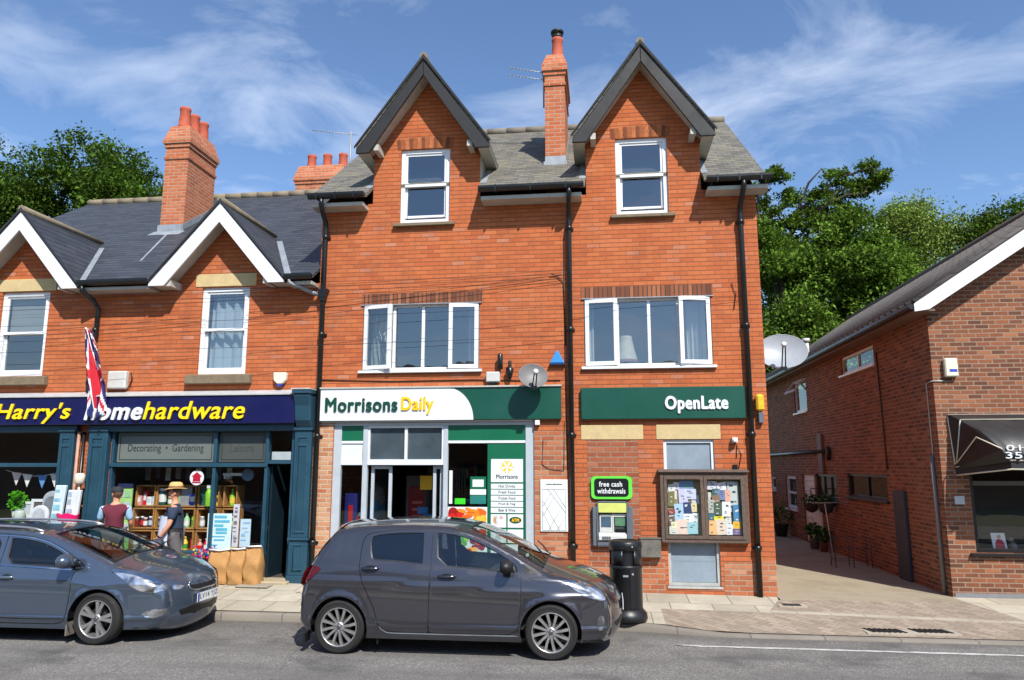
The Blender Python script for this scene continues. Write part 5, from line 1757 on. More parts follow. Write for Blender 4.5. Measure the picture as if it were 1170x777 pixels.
LAY = {
    (0, 0): [('x', 'pink', .09, .17, 'white'), ('x', 'red', .07, .25, 'white'), ('x', 'white', .09, .15, 'pale blue'), ('x', 'pale blue', .09, .16, 'white'), ],
    (0, 1): [('t', 'dark green', .13, .3, 'white'), ('t', 'green', .12, .16, 'white'), ('x', 'pale green', .1, .24, 'green'), ('x', 'grey', .22, .33, 'grey'), ('x', 'blue', .14, .2, 'white')],
    (0, 2): [('x', 'dark green', .2, .33, 'dark green'), ('x', 'black', .07, .2, 'yellow'), ('x', 'yellow', .09, .18, 'brown')],
    (0, 3): [('b', 'lime', .1, .3, 'yellow')],
    (1, 0): [('j', 'brown', .075, .18, 'dark red'), ('j', 'black', .07, .19, 'red'), ('j', 'dark red', .075, .17, 'white'), ('j', 'navy', .075, .19, 'pale blue'), ('j', 'red', .075, .16, 'white')],
    (1, 1): [('j', 'black', .08, .18, 'grey'), ('b', 'yellow', .08, .24, 'green'), ('x', 'lime', .17, .25, 'white'), ('j', 'navy', .1, .22, 'grey'), ('b', 'pale green', .1, .26, 'white'), ('b', 'lime', .1, .28, 'green')],
    (1, 2): [('c', 'grey', .09, .2, 'white'), ('c', 'black', .085, .24, 'grey'), ('c', 'white', .08, .22, 'grey')],
    (1, 3): [('c', 'brown', .09, .2, 'yellow')],
    (2, 0): [('j', 'white', .09, .16, 'grey'), ('j', 'grey', .1, .26, 'white'), ('j', 'pale blue', .09, .17, 'white')],
    (2, 1): [('b', 'green', .1, .26, 'white'), ('x', 'pale green', .1, .17, 'green'), ('b', 'pale blue', .1, .2, 'blue'), ('x', 'white', .09, .22, 'green'), ('b', 'yellow', .09, .25, 'green'), ('b', 'red', .09, .28, 'red')],
    (2, 2): [('b', 'pink', .09, .2, 'red'), ('b', 'red', .085, .22, 'white'), ('b', 'white', .085, .2, 'red'), ('b', 'dark red', .08, .21, 'red')],
    (2, 3): [('b', 'red', .08, .24, 'white')]}
for (r, c), L in LAY.items():
    a, b = colx[r][c]
    z0 = rowz[r][0] + .022
    n = len(L)
    for i, (k, cl, w_, h_, bd) in enumerate(L):
        x = a + (b - a) * (i + .5) / n
        goods(k, cl, x, .43 + .03 * (i % 2), z0, w_, h_, '%s crate, %s row of the hardware window' % (coln[c], rown[r]), 'white' if i % 2 else cl if k == 'b' else 'white', bd)

t3 = thing('poster_stand', 'green and white picture board with a dark blue heading in the hardware window', 'poster', (-8.66, .3, .66))
m = MB(); m.box(-8.70, -8.42, .20, .23, .7, 1.78); part('sheet', m, pm('poster_green', (164, 206, 120), .5), t3)
m = MB(); m.box(-8.70, -8.42, .19, .23, 1.781, 1.86); part('heading', m, GM['navy'], t3)
m = MB()
for i in range(5):
    for j in range(2):
        m.box(-8.68 + j * .13, -8.57 + j * .13, .192, .1995, 1.62 - i * .19, 1.73 - i * .19, (i + j) % 2)
part('pictures', m, [pm('pale_ink', (190, 196, 200)), GM['pale green']], t3)
t3 = thing('window_sticker', 'round white window sticker with a red house emblem', 'sticker', (-7.13, .05, 1.87))
m = MB(); m.prism(circle(-7.12, 1.97, .13, 24), .048, .055); part('disc', m, M_SWHITE, t3)
m = MB(); m.prism([(-7.12, 2.07), (-7.02, 1.99), (-7.05, 1.99), (-7.05, 1.91), (-7.19, 1.91), (-7.19, 1.99), (-7.22, 1.99)], .043, .0475); m.box(-7.2, -7.04, .043, .0475, 1.878, 1.9); part('house_emblem', m, pm('emblem_red', (170, 24, 50), .4), t3)
t3 = thing('hanging_key', 'giant white key with a blue-grey round bow hanging in the window', 'display key', (-6.5, .28, 1.9))
m = MB(); m.box(-6.76, -6.38, .28, .30, 2.0, 2.05); m.box(-6.74, -6.70, .28, .30, 1.95, 2.0); m.box(-6.67, -6.64, .28, .30, 1.96, 2.0); part('blade', m, M_SWHITE, t3)
m = MB(); m.prism(circle(-6.29, 2.02, .11, 24), .27, .31); part('bow', m, pm('key_blue', (84, 116, 138), .4), t3)
t3 = thing('spray_bottle', 'tall lime green spray bottle with white trigger standing on a crate', 'bottle', (-7.0, .3, 1.46))
m = MB(); m.lathe([(.055, 1.46), (.06, 1.48), (.06, 1.7), (.025, 1.78)], (-7.0, .28, 0), 12); part('body', m, GM['lime'], t3)
m = MB(); m.box(-7.03, -6.97, .25, .31, 1.78, 1.84); m.box(-7.0, -6.90, .27, .29, 1.81, 1.84); part('trigger', m, M_SWHITE, t3)
for nm, lab, x0, x1, z0, z1, c1_, c2_ in (('window_poster', 'large pale blue and white text poster low in the hardware window', -6.86, -6.42, .76, 1.36, (196, 220, 226), (90, 170, 196)), ('window_poster', 'slim white and blue leaflet poster at the right window edge', -6.26, -6.07, .80, 1.27, (176, 198, 210), (130, 168, 196)), ('wall_thermometer', 'tall white thermometer card with yellow top and dark photo in the window', -6.40, -6.29, .80, 1.52, (190, 190, 196), (110, 108, 112))):
    t3 = thing(nm, lab, 'poster' if 'poster' in nm else 'thermometer', ((x0 + x1) / 2, .05, z0))
    m = MB(); m.box(x0, x1, .046, .052, z0, z1); part('sheet', m, pm('sheet_%d' % c1_[0], c1_, .5, .08, 9), t3)
    m = MB(); r_ = random.Random(x1); z = z1 - .08
    while z > z0 + .06:
        q = r_.uniform(.55, .9) * (x1 - x0)
        o_ = r_.uniform(.02, .4) * (x1 - x0); m.box(x0 + o_, min(x1 - .02, x0 + o_ + q * .7), .042, .0455, z, z + r_.uniform(.008, .05)); z -= r_.uniform(.05, .085)
    part('print', m, pm('sheet_ink_%d' % c2_[0], c2_, .5, .1, 20), t3)
m = MB(); m.box(-6.45, -6.30, .04, .05, .735, .79); solo('price_card', m, GM['yellow'], 'small yellow price card at the foot of the hardware window', 'card')
t3 = thing('packet_display', 'grey tool packets hanging along the top of the hardware window', 'tool packets', (-8.2, .7, 1.86))
m = MB(); r_ = random.Random(8)
for i in range(9):
    x = -8.5 + i * .2
    m.box(x, x + .1, .68, .7, 1.9 + r_.uniform(0, .05), 2.14, i % 3)
part('packets', m, [GM['grey'], GM['navy'], GM['white']], t3)

# sacks and boot mat by the door
for i, (xa, xb, zt, lab) in enumerate(((-6.62, -6.24, .79, 'full brown paper compost sack, leftmost of three beside the shop door'), (-6.24, -5.96, .81, 'full brown paper compost sack, middle of three beside the shop door'), (-5.95, -5.68, .85, 'full brown paper compost sack, rightmost of three beside the shop door'))):
    zb = gz(xa, -.25)
    yc = -.24 - .02 * i
    n, rows = 20, 14
    m = MB(); vs = []
    r_ = random.Random(i)
    cx, hw = (xa + xb) / 2, (xb - xa) / 2
    for j in range(rows + 1):
        v = j / rows
        prof = .95 + .05 * math.sin(math.pi * min(1, v * 1.3)) - .03 * max(0, (v - .8) / .2)
        dep = .15 * (1 - .86 * max(0, (v - .5) / .5) ** 1.3)
        for k in range(n):
            q = 2 * math.pi * k / n
            ex = .38
            ca, sa = math.cos(q), math.sin(q)
            x = cx + hw * prof * math.copysign(abs(ca) ** ex, ca) + .008 * math.sin(9 * v + i)
            y = yc + dep * math.copysign(abs(sa) ** ex, sa) + .012 * math.sin(k * 2.1 + j * 1.7 + i) + .012 * math.sin(7 * v * 2 + k)
            vs.append((x, y, zb + (zt - zb) * v))
    fs = [(j * n + k, j * n + (k + 1) % n, (j + 1) * n + (k + 1) % n, (j + 1) * n + k) for j in range(rows) for k in range(n)] + [tuple(range(rows * n, rows * n + n))]
    m.add(vs, fs, 0, True)
    t3 = thing('compost_sack', lab, 'sack', (cx, yc, zb), 'brown paper sacks beside the hardware door')
    part('bag', m, pm('brown_kraft_paper', (172, 128, 76), .85, .12, 6, .5, bscale=9), t3)
    m = MB(); m.tube([(xa + .0, yc - .05, zt + .0), (cx, yc - .055, zt - .015 + .01 * i), (xb - .0, yc - .05, zt + .012)], .016, 6); part('stitched_top', m, M_SWHITE, t3)
t3 = thing('door_mat', 'pale woven boot mat on the step before the dark doorway', 'mat', (-5.75, -.42, gz(-5.75, -.42)))
m = MB(); m.box(-6.0, -5.45, -.55, -.29, gz(-5.75, -.42), gz(-5.75, -.42) + .03); part('pile', m.bevel(.01), pm('mat_grey', (150, 142, 128), .95, .3, 60, .6), t3)
t3 = thing('toy_windmills', 'bunch of bright toy windmills in a tub under the window sill', 'toy windmills', (-6.75, -.18, gz(-6.75, -.18)))
zb = gz(-6.75, -.18)
m = MB(); m.lathe([(.10, zb), (.13, zb + .22), (.135, zb + .23)], (-6.75, -.18, 0), 14); part('tub', m, pm('clear_tub', (190, 190, 196), .3), t3)
m = MB(); r_ = random.Random(5)
for i in range(26):
    c_ = Vector((-6.75 + r_.uniform(-.17, .17), -.2 + r_.uniform(-.08, .08), zb + r_.uniform(.24, .56)))
    for k in range(4):
        a = k * 1.57 + i
        p1 = c_ + Vector((math.cos(a), -.2, math.sin(a))) * .06
        p2 = c_ + Vector((math.cos(a + .8), -.2, math.sin(a + .8))) * .05
        m.add([c_, p1, p2], [(0, 1, 2)], (i + k) % 5)
part('sails', m, [GM['red'], GM['blue'], pm('toy_magenta', (206, 40, 130), .4), GM['yellow'], pm('toy_cyan', (60, 160, 214), .4)], t3, recalc=False)
m = MB(); m.box(-7.02, -6.86, -.22, -.06, gz(-7, -.1), gz(-7, -.1) + .16)
solo('planter_tray', m.bevel(.01), pm('lilac_tray', (196, 160, 200), .5), 'small lilac packet on the pavement below the shop window', 'packet')

# ------------------------------------------------------------------ left-hand shop window and what leans beside it
t3 = thing('bunting', 'string of pale and blue pennants across the left shop window', 'bunting', (-10.3, .18, 1.9))
m = MB(); pts = [(-10.95 + i * .1, .2, 2.10 - .11 * math.sin(math.pi * min(1, i / 12))) for i in range(13)]
m.tube(pts, .006, 5); part('string', m, M_SWHITE, t3)
for x, z, c_ in ((-10.72, 2.05, (226, 206, 204)), (-10.50, 2.02, (224, 220, 214)), (-10.20, 2.0, (92, 140, 196)), (-9.95, 2.02, (228, 224, 216)), (-9.82, 2.06, (120, 150, 190))):
    m = MB(); m.prism([(x - .10, z + .015), (x + .10, z - .005), (x + .015, z - .23)], .185, .19); part('pennant', m, pm('pennant_%d' % c_[2], c_, .8, .1, 12), t3)
t3 = thing('picture_frame', 'white picture frame with a dark leafy photo in the left window', 'picture frame', (-10.18, .2, 1.22))
m = MB(); frame(m, -10.36, -10.0, 1.24, 1.58, .05, .18, .21); part('frame', m, M_SWHITE, t3)
m = MB(); m.box(-10.31, -10.05, .195, .2, 1.29, 1.53); part('photo', m, pm('photo_brown', (96, 86, 76), .5, .5, 22), t3)
t3 = thing('picture_frame', 'plain pale frame partly behind the leafy photo in the left window', 'picture frame', (-10.5, .3, 1.22))
m = MB(); frame(m, -10.62, -10.36, 1.24, 1.53, .045, .28, .3); part('frame', m, M_SWHITE, t3)
m = MB(); m.box(-10.575, -10.405, .29, .295, 1.285, 1.485); part('mount', m, pm('pale_ink', (190, 196, 200)), t3)
for x, r_, h, lab in ((-10.55, .09, .2, 'squat glass jar in the left shop window, left of the photo frame'), (-9.92, .085, .26, 'tall glass jar with metal lid in the left window, right of the photo frame')):
    t3 = thing('glass_jar', lab, 'jar', (x, .14, 1.2))
    m = MB(); m.lathe([(r_ * .9, 1.2), (r_, 1.22), (r_, 1.2 + h * .8), (r_ * .75, 1.2 + h * .92)], (x, .16, 0), 16); part('glass', m, pm('jar_glass', (180, 192, 184), .12, .1, 8), t3)
    m = MB(); m.lathe([(r_ * .8, 1.2 + h * .92), (r_ * .8, 1.2 + h)], (x, .16, 0), 16); part('lid', m, M_LEAD, t3)
m = MB(); m.box(-10.9, -9.80, .13, .5, 1.16, 1.2)
for x in (-10.8, -10.3, -9.9):
    m.box(x, x + .05, .2, .4, .7, 1.16)
solo('display_table', m, pm('display_wood', (110, 96, 84), .7), 'low display table carrying frames and jars in the left window', 'table')
t3 = thing('potted_plant', 'bright green clipped plant at the left edge of the shop window', 'plant', (-10.68, .2, 1.2))
m = MB(); m.lathe([(.06, 1.2), (.08, 1.36)], (-10.68, .24, 0), 12); part('pot', m, M_ATMP, t3)
m = MB(); r_ = random.Random(2)
for i in range(160):
    d = Vector((r_.gauss(0, 1), r_.gauss(0, 1), r_.gauss(0, 1))).normalized()
    c_ = Vector((-10.68, .24, 1.55)) + d * r_.uniform(.08, .17)
    a = d.orthogonal().normalized() * .03
    m.add([c_ - a, c_ + d * .04, c_ + a], [(0, 1, 2)])
part('foliage', m, leaf_mat('fresh_green_leaf', (90, 170, 40)), t3, recalc=False)
for x0, x1, zt, y, lab in ((-9.94, -9.62, 1.50, -.32, 'small clear plastic arched cloche on the pavement display'), (-9.84, -9.50, 1.74, -.20, 'taller grey plastic arched cloche behind the small clear one')):
    t3 = thing('plastic_cloche', lab, 'cloche', ((x0 + x1) / 2, y, .9), 'arched cloches by the pilaster')
    hw = (x1 - x0) / 2; cx = (x0 + x1) / 2
    prof = [(x0, 1.0), (x0, zt - hw)] + [(cx - hw * math.cos(RAD(a)), zt - hw + hw * math.sin(RAD(a))) for a in range(15, 180, 15)] + [(x1, zt - hw), (x1, 1.0)]
    m = MB(); m.prism(prof, y, y + .06); part('shell', m.bevel(.015, 2), pm('cloche_%d' % (zt * 10), (196, 200, 204) if zt < 1.6 else (150, 156, 160), .2, .1, 6), t3)
    inn = [(cx + (x - cx) * .72, 1.03 + (z - 1.0) * .84) for x, z in prof]
    m = MB(); m.prism(inn, y - .01, y - .001); part('inner_panel', m, pm('cloche_inner_%d' % (zt * 10), (168, 172, 178) if zt < 1.6 else (104, 112, 118), .25, .2, 9), t3)
    m = MB(); m.box(x0 - .02, x1 + .02, y - .05, y + .12, .95, 1.0); m.box(x0 + .04, x1 - .04, y, y + .06, gz(x0, y), .95); part('stand', m, M_DARK, t3)
for x0, x1, zb, zt, lean, lab, cs in ((-9.62, -9.42, .95, 1.84, .06, 'tall pale blue and white packaged roll leaning on left pilaster', ((196, 212, 220), (130, 176, 190))), (-9.36, -9.12, .95, 1.76, .05, 'wide white packaged blind with pictures leaning beside the downpipe', ((206, 212, 212), (150, 172, 186)))):
    t3 = thing('packaged_roll', lab, 'packaged roll', ((x0 + x1) / 2, -.25, zb - .6))
    m = MB(); m.prism([(x0 - .06, zb - .65), (x1 - .06, zb - .65), (x1 + lean, zt), (x0 + lean, zt)], -.27, -.21); part('pack', m.bevel(.012), pm('pack_sheet_%d' % cs[0][0], cs[0], .35, .08, 8), t3)
    m = MB(); r_ = random.Random(int(zt * 100)); z = zt - .12; m.box(x0 + .035, x0 + .05, -.274, -.2705, zb, zb + .12)
    while z > zb:
        u = (z - zb) / (zt - zb) * lean
        m.box(x0 + .02 + u, x0 + .02 + u + r_.uniform(.06, .14), -.274, -.2705, z, z + r_.uniform(.03, .1)); z -= r_.uniform(.12, .16)
    part('print', m, pm('pack_print_%d' % cs[1][0], cs[1], .4, .25, 14), t3)
m = MB(); m.lathe([(.055, 1.86), (.085, 1.89), (.085, 2.02), (.05, 2.05)], (-9.13, -.25, 0), 12); m.tube([(-9.17, -.24, .95), (-9.13, -.24, 1.87)], .02, 6)
solo('packaged_roll', m, pm('off_white_roll', (214, 206, 184), .5, .1, 8), 'cream capped roll standing tallest beside the brick strip', 'packaged roll')
t3 = thing('pink_bucket', 'bright pink floppy rubber bucket on a short wooden handle by the pilaster', 'bucket', (-9.2, -.35, .9))
m = MB(); r_ = random.Random(6); vs = []
for j in range(7):
    v = j / 6
    for k in range(16):
        a = 2 * math.pi * k / 16
        rr = (.13 + .05 * v) * (1 + .10 * math.sin(3 * a + 2 * v) + .05 * math.sin(7 * a))
        vs.append((-9.2 + rr * math.cos(a), -.35 + rr * .8 * math.sin(a), 1.12 + .24 * v + .02 * math.sin(4 * a) * v))
m.add(vs, [(j * 16 + k, j * 16 + (k + 1) % 16, (j + 1) * 16 + (k + 1) % 16, (j + 1) * 16 + k) for j in range(6) for k in range(16)] + [tuple(range(16))[::-1]], 0, True)
part('tub', m, pm('hot_pink_rubber', (230, 30, 108), .4, .1, 6), t3, recalc=False)
m = MB(); m.tube([(-9.14, -.35, .4), (-9.12, -.36, 1.16)], .02, 8); m.box(-9.3, -9.1, -.43, -.27, .3, .4); part('handle', m, M_CRATE, t3)

# flag on a pole, bells and boxes on the brick wall
t3 = thing('union_flag', 'red, white and blue flag hanging limp from a short pole on the brick wall', 'flag', (-9.2, -.02, 4.5))
m = MB(); m.tube([(-9.22, .0, 4.36), (-9.19, -.38, 4.62)], .016, 8); part('pole', m, M_SWHITE, t3)
NU, NV = 30, 60
m = MB(); vs = []; cols = []
for j in range(NV + 1):
    v = j / NV            # down the hang
    for i in range(NU + 1):
        u = i / NU
        spread = .08 + .50 * v ** .8 - .28 * max(0, v - .66) / .34
        x = -9.19 + spread * (u - .24) + .20 * v
        y = -.36 + .13 * v + .085 * math.sin(u * 10 + v * 2.8) * (.35 + v) + .04 * math.sin(u * 19 - v * 4)
        z = 4.60 - 1.58 * v * (1 - .05 * math.cos(u * 6)) - .10 * (u - .5) ** 2 * v
        vs.append((x, y, z))


def union(u, v):
    # u across the hoist (0..1), v along the fly (0..1); 1:2 flag
    X, Y = v * 2 - 1, (u - .5)
    Bl, W, R_ = (.012, .022, .13), (.75, .75, .76), (.58, .02, .04)
    if abs(X) < .09 or abs(Y) < .085: return R_
    if abs(X) < .16 or abs(Y) < .15: return W
    d1 = abs(Y - X / 2) / 1.118
    d2 = abs(Y + X / 2) / 1.118
    d = min(d1, d2)
    if d < .03: return R_
    if d < .095: return W
    return Bl


fs = []
for j in range(NV):
    for i in range(NU):
        a = j * (NU + 1) + i
        fs.append((a, a + 1, a + NU + 2, a + NU + 1))
        c_ = union((i + .5) / NU, (j + .5) / NV)
        cols.append((*c_, 1))
m.add(vs, fs, 0, True)
m.cols = cols
part('cloth', m, attr_mat('flag_cloth', .8), t3, recalc=False)
t3 = thing('alarm_box', 'pale grey alarm box on the brick wall just right of the flag', 'alarm box', (-8.73, -.02, 3.54))
m = MB(); m.box(-8.90, -8.54, -.09, YL - .004, 3.55, 3.87); part('cover', m.bevel(.02), M_ATMP, t3)
m = MB(); m.tube([(-8.5, -.0, 3.85), (-8.46, -.01, 3.75), (-8.5, -.01, 3.6), (-8.55, 0, 3.56)], .01, 5); part('cable', m, M_GUT, t3)
t3 = thing('alarm_box', 'cream shield-shaped alarm box above the right end of navy sign', 'alarm box', (-5.64, -.02, 3.58))
m = MB(); m.prism([(-5.76, 3.80), (-5.52, 3.80), (-5.53, 3.66), (-5.60, 3.60), (-5.68, 3.60), (-5.75, 3.66)], -.07, YL - .004); part('cover', m.bevel(.012), pm('cream_plastic', (226, 220, 196), .45), t3)
m = MB(); m.prism([(-5.69, 3.595), (-5.59, 3.595), (-5.62, 3.56), (-5.66, 3.56)], -.06, YL - .004); part('strobe', m, GM['blue'], t3)
# ------------------------------------------------------------------ brown brick shop on the right
BB = [(0, (.115, .048, .030)), (.25, (.185, .068, .036)), (.6, (.245, .086, .042)), (.88, (.295, .104, .048)), (1, (.38, .15, .07))]
M_BROWN = brick_mat('brown_brick', BB, (.29, .20, .14), w=.215, h=.0725, ms=.0105, patch=(.24, .13, .08), soot=.15, bump=.5, blotch=.6)
M_TILE = slate_mat('brown_tile_shaded_pan', (.026, .022, .020, 1), (.045, .038, .033, 1), .3, .19, 'y', .3, (.07, .065, .05), .8)  # pan colour darkened to paint in the shade between the rolls
M_TILER = slate_mat('brown_tile_roll', (.09, .078, .068, 1), (.15, .13, .115, 1), .3, .19, 'y', .4, (.18, .17, .14), .85)
M_NIGHT = pm('black_frame', (26, 26, 28), .35, .15, 4)
rb = thing('brown_shop_building', 'brown brick shop with white barge board and tiled roof right of the passage', 'building', (7.5, 3, .12))
XS, YF, YE = 5.43, .5, 14.5
XR, ZR = 8.8, 7.28
ZE = 4.85
kR = (ZR - ZE) / (XR - 5.13)
zr = lambda x: ZE + kR * (x - 5.13)
# side wall with its windows and doors
HS = {'upper': rect(3.1, 5.2, 4.20, 4.60), 'small': rect(8.25, 9.55, 3.63, 4.52), 'long': rect(2.92, 5.32, 1.50, 2.0), 'dark': rect(6.12, 7.88, 1.36, 1.97), 'door': rect(8.02, 9.22, .12, 1.93), 'far': rect(9.95, 11.15, .93, 1.87), 'end': rect(12.5, 13.3, 1.40, 1.82)}
m = MB()
vs, fs = cdt([(YF, -.1), (YE, -.1), (YE, 4.9), (YF, 4.9)], list(HS.values()))
m.add([(XS, u, v) for u, v in vs], fs)
for L in HS.values():
    n = len(L)
    q = [(XS, u, v) for u, v in L] + [(XS + .12, u, v) for u, v in L]
    m.add(q, [(i, (i + 1) % n, n + (i + 1) % n, n + i) for i in range(n)])
part('side_wall', m, M_BROWN, rb, recalc=False)
SHW = rect(5.84, 9.6, .82, 2.25)
m = MB()
wall(m, [(XS, -.1), (12.2, -.1), (12.2, 4.9), (XR, zr(XR) - .12), (XS, 4.9)], [SHW], YF, .12)
part('front_wall', m, M_BROWN, rb, recalc=False)
m = MB()
m.box(XS + .02, 12.1, .62, 14.4, 2.9, 3.0); m.box(7.2, 7.3, .7, 14.4, .0, 2.9); m.box(7.0, 7.1, .7, 14.4, 3.0, 4.9); m.box(12.1, 12.2, .55, 14.4, 0, 4.6)
m.box(XS + .02, 12.1, 14.35, 14.45, 0, 4.7); m.box(5.5, 12.1, .62, 14.4, -.05, .02)
part('inner_walls', m, M_DARK, rb)
m = MB()
slope_slab(m, [(5.13, .17), (XR, .17), (XR, YE + .3), (5.13, YE + .3)], lambda x, y: zr(x), .07)
slope_slab(m, [(XR, .17), (12.5, .17), (12.5, YE + .3), (XR, YE + .3)], lambda x, y: ZR - kR * (x - XR), .07)
ro = part('roof', m, M_TILE, rb)
m = MB()   # rolls of the pantiles
ny = 48
for i in range(ny):
    y = .25 + i * .3
    m.tube([(5.13, y, zr(5.13) + .0), (XR - .05, y, zr(XR - .05) + .0)], .055, 8)
part('tile_rolls', m, M_TILER, ro)
m = MB(); m.tube([(XR, .15, ZR + .02), (XR, YE + .3, ZR + .02)], .12, 8); part('ridge_tiles', m, pm('brown_ridge', (86, 74, 64), .85, .2, 6, .3), ro)
m = MB(); m.prism([(5.10, zr(5.10) - .03), (XR, ZR - .03), (XR, ZR - .32), (5.33, zr(5.33) - .28), (5.10, zr(5.10) - .16)], .145, .168); part('bargeboard', m.bevel(.004), M_WBARGE, rb)
m = MB(); m.prism([(5.33, zr(5.33) - .26), (XR, ZR - .26), (XR, ZR - .28), (5.33, zr(5.33) - .28)], .169, YF - .004); part('soffit', m, M_WHITED, rb)
m = MB(); m.box(5.15, XS - .003, .17, YE, 4.68, 4.71); m.box(5.13, 5.149, .17, YE, 4.68, 4.80); part('eaves_board', m, pm('brown_fascia', (120, 92, 78), .6, .15, 4, dirt=.3), rb)
m = MB(); m.prism([(5.125, 4.80), (5.02, 4.80), (5.02, 4.75), (5.045, 4.72), (5.09, 4.71), (5.125, 4.74)], .17, YE, 'xz'); part('gutter', m, M_GUT, rb)
m = MB(); m.lathe([(.07, zr(5.5) - .1), (.07, zr(5.5) + .36)], (5.5, 8.2, 0), 12); m.lathe([(.10, zr(5.5) + .37), (.10, zr(5.5) + .47)], (5.5, 8.2, 0), 12); part('flue', m, M_ATMP, rb, 'short pale metal flue standing on the lower roof slope')
PY = lambda: None


def side_window(hole, fw, mat, splits=1, gl=None, deep=.04, sil=True):
    (y0, z0), (y1, _), (_, z1), _ = HS[hole]
    m = MB()
    B = lambda a, b, c, d: m.box(XS + deep, XS + deep + .06, a, b, c, d)
    B(y0, y0 + fw, z0, z1); B(y1 - fw, y1, z0, z1); B(y0 + fw, y1 - fw, z0, z0 + fw); B(y0 + fw, y1 - fw, z1 - fw, z1)
    for k in range(1, splits):
        q = y0 + (y1 - y0) * k / splits
        B(q - .03, q + .03, z0 + fw, z1 - fw)
    if sil:
        m.box(XS - .05, XS + deep - .001, y0 - .06, y1 + .06, z0 - .05, z0 - .003)
    w_ = part('window', m.bevel(.004), mat, rb)
    m = MB(); m.add([(XS + deep + .03, y0 + fw, z0 + fw), (XS + deep + .03, y1 - fw, z0 + fw), (XS + deep + .03, y1 - fw, z1 - fw), (XS + deep + .03, y0 + fw, z1 - fw)], [(0, 1, 2, 3)])
    part('pane', m, gl or M_GLASS, w_, recalc=False)
    return w_


side_window('upper', .06, M_WHITE, 2, M_GLASSS)
ws = side_window('small', .07, M_WHITE, 1, M_GLASSS)
m = MB(); frame(m, 8.35, 9.45, 0, .42, .05, -.02, .02, plane='yz'); R = Matrix.Translation((XS - .02, 0, 4.50)) @ Matrix.Rotation(RAD(38), 4, 'Y') @ Matrix.Translation((0, 0, -.42)); m.v = [tuple(R @ Vector(p)) for p in m.v]
part('casement', m, M_WHITE, ws)
side_window('long', .05, M_NIGHT, 2, M_GLASSS)
wd = side_window('dark', .07, M_NIGHT, 3)
wf = side_window('far', .09, M_WHITE, 1)
m = MB(); m.box(XS + .05, XS + .11, 10.0, 11.1, 1.36, 1.42); part('meeting_rail', m, M_WHITE, wf)
m = MB(); m.box(XS + .14, XS + .15, 10.0, 11.1, .98, 1.83); part('curtain', m, M_CURT, wf)
we = side_window('end', .08, M_WHITE, 1)
m = MB(); m.box(XS + .14, XS + .15, 12.5, 13.3, 1.44, 1.8); part('curtain', m, M_CURT, we)
m = MB(); m.box(XS + .05, XS + .09, 8.02, 9.22, .16, 1.93); d = part('door', m, pm('grubby_white_door', (226, 222, 214), .55, .06, 5, dirt=.15), rb)
m = MB()
for y0_, y1_, z0_, z1_ in ((8.15, 8.55, .3, .85), (8.68, 9.08, .3, .85), (8.15, 8.55, .98, 1.55), (8.68, 9.08, .98, 1.55), (8.15, 9.08, 1.62, 1.82)):
    frame(m, y0_, y1_, z0_, z1_, .035, XS + .03, XS + .049, plane='yz')
part('moulding', m, pm('grubby_white_door', (206, 200, 190)), d)
m = MB(); m.box(XS - .03, XS - .004, 7.42, 7.98, .3, 1.34); part('panel', m, pm('grubby_white_door', (206, 200, 190)), rb, 'low pale board fixed beside the white side door')
m = MB(); m.box(XS - .07, XS - .004, 6.95, 7.3, 2.0, 2.95); part('duct', m, pm('brown_duct', (112, 96, 84), .7, .15, 5), rb)
m = MB(); m.tube([(XS - .06, 6.4, 2.52), (XS - .06, 13.8, 2.50)], .045, 8); m.tube([(XS - .06, 6.42, 2.62), (XS - .06, 6.42, 2.3)], .05, 8); part('drain_pipe', m, M_GUT, rb)
m = MB(); m.tube([(XS - .03, .74, 2.35), (XS - .03, .72, .15)], .032, 8); part('drain_pipe', m, pm('grey_conduit', (120, 118, 116), .5), rb)
m = MB(); m.tube([(5.6, YF - .012, 3.56), (XS - .012, YF - .012, 3.56), (XS - .012, .74, 3.55), (XS - .012, .73, 2.35)], .010, 6); part('conduit', m, M_ATMP, rb)
m = MB(); m.tube([(XS - .02, 2.9, 4.4), (XS - .02, 2.8, 2.1)], .016, 6); part('conduit', m, pm('brown_conduit', (84, 52, 40), .6), rb)
m = MB(); m.box(XS + .03, 12.2, YF - .012, YF - .002, .08, .20); part('plinth', m, pm('grey_plinth', (122, 124, 128), .85, .15, 5, .2, dirt=.3), rb)
m = MB(); m.box(5.74, 9.7, YF - .07, YF - .003, .765, .815); part('sill', m.bevel(.006), M_NIGHT, rb)
m = MB(); frame(m, 5.84, 9.6, .82, 2.25, .06, YF + .03, YF + .1); sw = part('shop_window', m.bevel(.004), M_NIGHT, rb)
m = MB(); m.add([(5.9, YF + .06, .88), (9.54, YF + .06, .88), (9.54, YF + .06, 2.19), (5.9, YF + .06, 2.19)], [(0, 1, 2, 3)]); part('pane', m, M_GLASSS, sw, recalc=False)
m = MB(); m.box(5.6, 9.8, 1.6, 1.64, .02, 2.9); part('window_back', m, pm('window_back_dark', (44, 40, 37)), rb)

